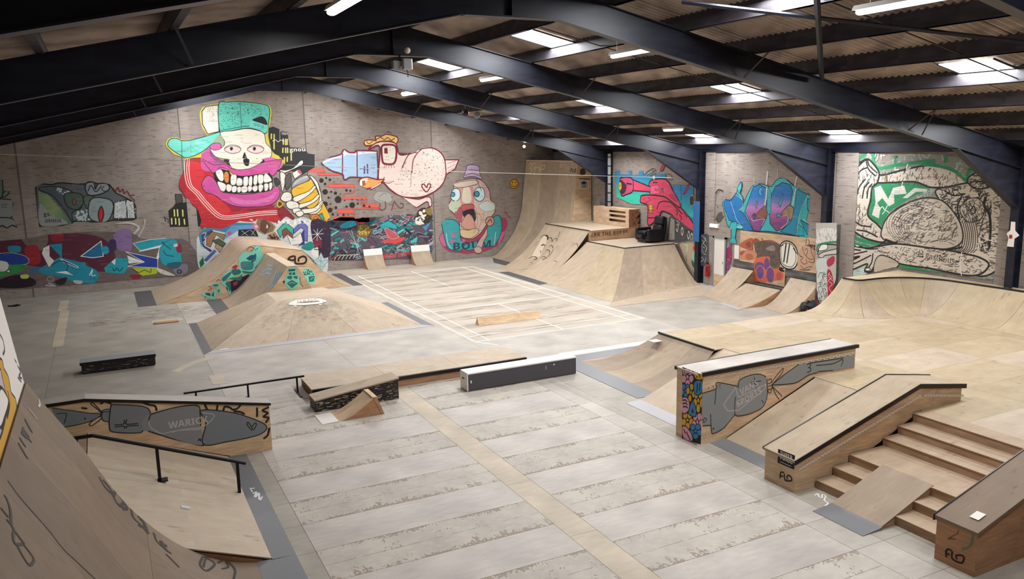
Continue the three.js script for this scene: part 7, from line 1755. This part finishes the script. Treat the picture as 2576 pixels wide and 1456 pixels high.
paint(jb, 'tag_painting', 'mint outlined diamond-shaped crystal tag', { o: V(0, 0, -7.455), u: V(1, 0, 0), v: V(0, 1, 0) }, pts("-421,173 -348,167 -348,84 -389,77 -432,96"), 160, (b, c, q) => {
b.F('#82d8c0',"-409,133 -397,144 -398,159 -384,165 -369,160 -368,139 -361,126 -360,102 -389,82 -412,107");
b.P('#2f7470',"-406,108 -387,119 -366,104 -389,88");
b.P('#2a6060',"-396,159 -372,158 -373,150 -396,150");
b.P('#2a6060',"-395,146 -386,146 -387,137 -396,138");
b.P('#2a6060',"-383,146 -373,145 -374,136 -384,137");
b.F('#2f7470',"-402,133 -386,133 -388,122 -401,125");
b.F('#2f7470',"-380,131 -367,131 -368,121 -379,125");
b.L('#bfe8dc',1.5,"-396,107 -387,109 -376,106");
b.P('#2a1a16',"-419,119 -410,116 -417,107");
b.L('#4a2c22',1.5,"-358,126 -357,105 -348,89");
}, { off: 0.006 });
paintSurf(jb, 'scribble_painting', 'light blue sprayed scribbles on the curved face', ((f) => (u, v) => { const [x, y] = f(u); return V(x, y, lerp(-11.72, -7.46, v)); })(along(pow(1.69, -5.87, -4.0, 1.55, 20))), 2.571, 4.260, [11, 424, 138, 266], 80, (b, c, q) => {
b.L('#8fb2c4',6.0,"127,235 158,213 153,193 180,174");
b.L('#8fb2c4',5.9,"178,234 205,209 230,190 230,175");
b.L('#8fb2c4',6.0,"154,220 223,230 243,207 268,188");
b.L('#8fb2c4',6.0,"141,191 197,211 250,216");
b.L('#8fb2c4',5.8,"160,175 214,195 277,201");
b.L('#86b4d0',7.2,"330,221 356,196 388,161");
b.L('#3c5668',2.7,"348,220 395,174");
b.L('#86b4d0',7.1,"354,223 381,198 409,163");
b.L('#3c5668',2.7,"369,223 415,177");
b.L('#86b4d0',7.0,"378,225 404,200 429,166");
b.L('#3c5668',2.7,"390,226 434,180");
b.L('#86b4d0',7.1,"401,227 428,202 447,168");
b.L('#3c5668',2.6,"410,230 447,184");
b.L('#86b4d0',1.6,"424,230 447,205 447,170");
b.L('#3c5668',0.6,"431,233 447,187");
b.L('#86b4d0',1.1,"447,232 447,207 447,172");
b.L('#3c5668',0.6,"447,236 447,191");
}, .004);
paintSurf(pyr, 'stencil_lettering', 'whitish stencilled skateboard-shaped lettering', (u, v) => V(-7.22, .006, -3).lerp(V(-.62, .006, -3), v).lerp(V(-4.8, .82, -5.6).lerp(V(-2.75, .82, -5.5), v), u), 2.700, 4.000, [78, 313, 172, 263], 120, (b, c, q) => {
b.L('#e4ddd4',22.3,"107,242 145,254 205,255 256,248 276,237");
b.L('#e4ddd4',14.3,"115,236 182,227 258,227");
b.T('#b4a698','VANS',194,248,29, {sx: 1.6});
b.L('#e4ddd4',6.9,"128,222 138,217");
b.L('#e4ddd4',7.6,"240,212 247,212");
}, .012);
paintSurf(pyr, 'worn_rubber', 'grey rubber wear on the front bank', (u, v) => V(-7.22, .006, -3).lerp(V(-.62, .006, -3), v).lerp(V(-4.8, .82, -5.6).lerp(V(-2.75, .82, -5.5), v), u), 2.700, 4.000, [40, 330, 60, 268], 60, (b, c, q) => {
for (let i = 0; i < 900; i++) { const y = q[3] - 12 - Math.abs(rnd(-1, 1) + rnd(-1, 1)) * 95, x = 205 + (rnd(-1, 1) + rnd(-1, 1)) * 105; c.fillStyle = `rgba(120,112,112,${rnd(.02, .09)})`; c.beginPath(); c.ellipse(x, y, rnd(3, 14), rnd(2, 7), rnd(3), 0, 7); c.fill(); }
}, .009);
paintSurf(d1, 'tag_painting', 'faded bubble letters outlined in brown with a pale fill', ((f) => (u, v) => { const [x, y] = f(u); return V(x, y, lerp(-12.7, -8.72, v)); })(along(pow(1.965, 6.83, 9.56, 1.75, 24))), 3.453, 3.980, [5, 395, 10, 320], 80, (b, c, q) => {
b.F('#cdbca4',"102,155 58,248 56,277 90,277 119,247 133,215 166,161");
b.L('#3b2e28',3.6,"46,263 48,278 76,283 100,274 110,262");
b.L('#3b2e28',3.3,"100,225 110,233 135,226");
b.L('#3b2e28',3.3,"127,191 135,193 148,181");
b.L('#3b2e28',4.0,"98,135 110,149 137,154 167,142 149,136");
b.L('#3b2e28',3.5,"110,262 113,273 138,274 162,257");
b.L('#3b2e28',3.3,"165,257 165,273 187,276 198,261");
b.L('#3b2e28',3.2,"174,199 175,207 206,203 229,181 229,163");
b.L('#3b2e28',3.3,"173,224 178,236 210,225 231,199 239,164 208,150");
b.L('#3b2e28',3.3,"187,155 198,166 223,162 224,143");
b.L('#1f1a18',8.1,"76,283 97,277 113,263");
b.L('#1f1a18',7.1,"101,225 114,230");
b.L('#5a4638',2.3,"166,317 190,284");
b.L('#5a4638',2.3,"309,158 339,154");
b.L('#5a4638',2.4,"347,264 368,271 395,255 401,232");
b.L('#d9cdbc',2.3,"199,265 222,206 250,138");
b.L('#8a7c70',2.7,"146,113 172,113 160,87");
b.L('#8a7c70',2.9,"131,41 170,58 189,70");
b.F('#aab2c6',"418,141 418,170 418,190 418,189 418,157 418,142");
b.L('#2a2624',1.1,"418,267 418,219 418,189 418,184");
b.L('#2a2624',1.1,"418,258 418,239");
b.L('#2a2624',1.1,"418,211 418,205 418,173");
b.L('#e9e9ee',1.3,"418,132 418,139 418,120 418,106 418,88");
b.L('#dfe2ea',1.0,"418,154 418,169");
}, .004);
paintSurf(wall, 'tag_painting', 'pale yellow scrawl and a small dark FLO print near the top edge', ((f, g) => (u, v) => { const a = f(u), b = g(u); return V(lerp(a[0], b[0], v), lerp(a[1], b[1], v), lerp(-16.42, -12.74, v)); })(along(smooth2([[8.23, .006], [8.6, .1], [9.16, .58], [9.74, 1.32], [10.16, 2.33], [10.32, 3.58], [10.5, 4.98]], 40)), along(smooth2([[8.23, .006], [8.9, .12], [9.8, .6], [10.5, 1.2], [11.0, 2.03], [11.18, 2.9], [11.32, 3.9], [11.44, 4.94]], 40))), 6.200, 3.800, [0, 380, 470, 618], 100, (b, c, q) => {
b.L('#e0d28a',5.5,"25,594 39,605 50,594 36,580 50,568 44,544 34,551");
b.L('#e0d28a',4.4,"49,603 81,599 72,546");
b.L('#e0d28a',5.3,"65,577 96,583");
b.L('#e0d28a',4.5,"101,591 116,570 146,580 147,595 131,594 116,570 115,550");
b.T('#2e2826','FLO',355,576,25, {sx: 0.9});
b.L('#a89a8c',1.8,"254,583 278,580");
b.L('#8f8a90',2.2,"262,607 273,611");
}, .012);
paint(wall, 'poster', 'small framed poster and dark stencil prints', { o: V(0, 0, -12.715), u: V(1, 0, 0), v: V(0, 1, 0) }, pts("1150,465 1220,455 1219,345 1145,352"), 160, (b, c, q) => {
b.P('#cfc9c2',"1152,400 1207,396 1207,356 1150,358");
b.P('#a9a09a',"1159,394 1200,391 1199,362 1158,364");
b.F('#3a3634',"1162,390 1181,395 1190,383 1171,379");
b.T('#3a3634','ok',1178,369,15);
b.F('#3f4444',"1157,451 1167,458 1181,454 1186,434 1167,422 1155,431");
b.K('#3a302c',4.4,"1148,409 1210,404");
}, { off: 0.006 });
paint(d1, 'felt_drawing', 'faint dark lettering on the riser board', { o: V(0, 0, -8.68), u: V(1, 0, 0), v: V(0, 1, 0) }, pts("971,200 1160,202 1160,175 959,161"), 160, (b, c, q) => {
b.T('#6a5444','JERK THE RULES',1056,178,26, {sx: 1.1});
}, { off: 0.005 });
paint(crate, 'felt_drawing', 'dark felt-pen doodles on the crate end', { o: V(0, 0, -8.62), u: V(1, 0, 0), v: V(0, 1, 0) }, pts("1173,278 1266,278 1264,200 1173,198"), 200, (b, c, q) => {
for (let i = 0; i < 26; i++) { c.strokeStyle = '#3a2220'; c.lineWidth = rnd(.8, 2); c.beginPath(); const x = rnd(q[0] + 8, q[2] - 12), y = rnd(q[1] + 12, q[3] - 12); c.moveTo(x, y); c.quadraticCurveTo(x + rnd(-12, 12), y + rnd(-12, 12), x + rnd(-14, 14), y + rnd(-14, 14)); c.stroke(); }
b.L('#2a1816',6.1,"1208,240 1226,253 1239,223 1213,217 1248,237");
}, { off: 0.005 });
paintSurf(quarter, 'tag_painting', 'dark marker scrawls and pale scratches', ((f) => (u, v) => { const [x, y] = f(u); return V(x, y, lerp(10.47, 18.9, v)); })(along(QP)), 4.166, 8.430, [2, 430, 10, 405], 170, (b, c, q) => {
b.L('#3a332e',5.7,"25,269 32,258 21,240 14,249 16,260");
b.L('#3a332e',5.5,"-15,242 -1,231 3,217 35,228 28,239 0,235");
b.L('#3a332e',5.3,"-2,227 10,211 32,220");
b.L('#3a332e',4.7,"-1,202 24,200 27,185 35,174 6,180 -1,191");
b.L('#3a332e',4.6,"4,188 18,178 36,190");
b.L('#3a332e',4.2,"20,162 39,159 46,146 48,137");
b.L('#3a332e',4.2,"28,149 48,143 40,149 32,152 32,142");
b.L('#3a332e',3.7,"62,144 71,132 77,127");
b.L('#3a332e',3.5,"8,82 38,90 50,82 19,66 10,77 40,85");
b.L('#3a332e',3.1,"12,60 0,49 18,46 28,56");
b.L('#3a332e',3.2,"6,79 -5,51 22,38 54,44");
b.L('#45403c',14.4,"104,430 162,415 167,401");
b.L('#45403c',4.3,"116,431 158,406 166,390");
b.L('#45403c',4.6,"124,429 157,403");
b.L('#45403c',4.1,"148,427 186,409 195,396");
b.L('#45403c',4.3,"155,413 159,395");
b.L('#45403c',4.6,"119,411 136,392");
b.L('#45403c',3.9,"193,425 209,402 218,390");
b.L('#4a443e',3.0,"354,410 349,403 362,395 385,390 391,382 394,374");
b.L('#4a443e',3.0,"377,404 378,396");
b.L('#4a443e',2.9,"385,395 388,387 402,386 409,382 398,375");
b.L('#4a443e',2.6,"410,379 418,370 419,364 403,361 397,373");
b.L('#4a443e',2.3,"451,394 456,380");
b.L('#4a443e',2.4,"456,389 457,373");
b.L('#cdbfae',3.2,"83,431 79,405 80,389");
b.L('#cdbfae',3.4,"8,392 19,389 33,390");
b.L('#cdbfae',3.5,"15,424 18,414 7,412");
b.L('#5a4f46',1.9,"313,408 320,388 325,350 332,323 315,279");
}, .004);
paintSurf(screen, 'board_painting', 'ochre outlined drawing with small pen tags', (u, v) => V(-10.763 - .228 * u, 3.06 + 1.9 * u, lerp(10.46, 17, v)), 1.900, 6.540, [1, 330, 1, 188], 140, (b, c, q) => {
b.F('#d3a233',"126,64 119,51 106,37 116,23 100,9 121,-1 164,-4 216,-2 261,1 287,2 348,28 256,95",'#241c1a',3.0);
b.F('#c9b8c4',"240,89 149,59 147,47 152,33 166,21 269,16 355,49",'#241c1a',2.8);
b.F('#efeae4',"178,44 153,31 153,20 200,18 236,19 231,32",'#241c1a',3.8);
b.L('#241c1a',3.3,"137,29 149,18 186,14");
b.L('#3a3a40',3.0,"81,82 71,72 79,63 98,62");
b.L('#4a5054',3.0,"15,28 6,18 28,18 10,11");
b.L('#4a5054',3.1,"3,23 -2,13");
b.L('#4a5054',2.9,"24,38 17,33");
b.L('#4a5054',2.9,"38,19 22,10");
}, .002);// scrapes and wear
const scrape = (n, cols) => (b, c, q) => { for (let i = 0; i < n; i++) { c.strokeStyle = cols[i % cols.length]; c.lineWidth = rnd(.3, 2.2); const x = rnd(q[0], q[2]), y = rnd(q[1], q[3]), l = rnd(1, 12); c.beginPath(); c.moveTo(x, y); c.lineTo(x + l, y + rnd(-.8, .8)); c.stroke(); } };
paint(kl, 'scraped_paint', 'pale scrapes through the black paint', { o: V(0, 0, 4.2), u: V(1, 0, 0), v: V(0, 1, 0) }, [[-586, 1], [-391, 1], [-391, 46], [-586, 23]], 220, scrape(330, ['#9a8878', '#c3b3a2', '#6e5f54', '#3a302c']), { off: .004 });
paint(kl, 'scraped_paint', 'pale scrapes on the black end', { o: V(-5.87, 0, 0), u: V(0, 0, 1), v: V(0, 1, 0) }, [[369, 1], [419, 1], [419, 23], [369, 23]], 220, scrape(46, ['#9a8878', '#b3a392', '#5e5048']), { off: .005 });
paint(fl, 'scraped_paint', 'fine pale scrapes on the black side', { o: V(0, 0, -2.12), u: V(1, 0, 0), v: V(0, 1, 0) }, [[-1060, 4], [-882, 4], [-882, 28], [-1060, 28]], 150, scrape(70, ['#5e5a58', '#8d8680', '#3c3a3c']), { off: .005 });
const FP = { o: V(0, 0.002, 0), u: V(1, 0, 0), v: V(0, 0, -1) };
paint(floor, 'worn_patch', 'chipped paint showing bare boards', FP, [[-1050, 880], [-640, 900], [-630, 1090], [-900, 1060], [-1050, 960]], 90, (b, c, q) => { for (let i = 0; i < 620; i++) { const x = rnd(q[0], q[2]), y = rnd(q[1], q[3]); c.fillStyle = ['rgba(214,202,188,.55)', 'rgba(120,108,98,.6)', 'rgba(190,178,164,.55)'][i % 3]; c.beginPath(); c.ellipse(x, y, rnd(3, 22), rnd(.8, 3.4), rnd(-.12, .12), 0, 7); c.fill(); } }, { off: .002 });
paint(floor, 'worn_patch', 'dark rubber streaks on the painted court', FP, [[10, 40], [590, 30], [590, 1380], [10, 1400]], 60, (b, c, q) => { for (let i = 0; i < 900; i++) { const x = rnd(q[0] + 10, q[2] - 60), y = q[1] + (q[3] - q[1]) * (Math.floor(rnd(11)) + rnd(.1, .55)) / 11; c.fillStyle = ['rgba(120,104,90,.16)', 'rgba(90,80,74,.12)', 'rgba(150,128,106,.18)'][i % 3]; c.beginPath(); c.ellipse(x, y, rnd(8, 60), rnd(1, 5), rnd(-.05, .05), 0, 7); c.fill(); } }, { off: .0015 });
scene.traverse((o) => { if (o.isMesh) { o.castShadow = true; o.receiveShadow = true; } });
renderer.render(scene, camera);
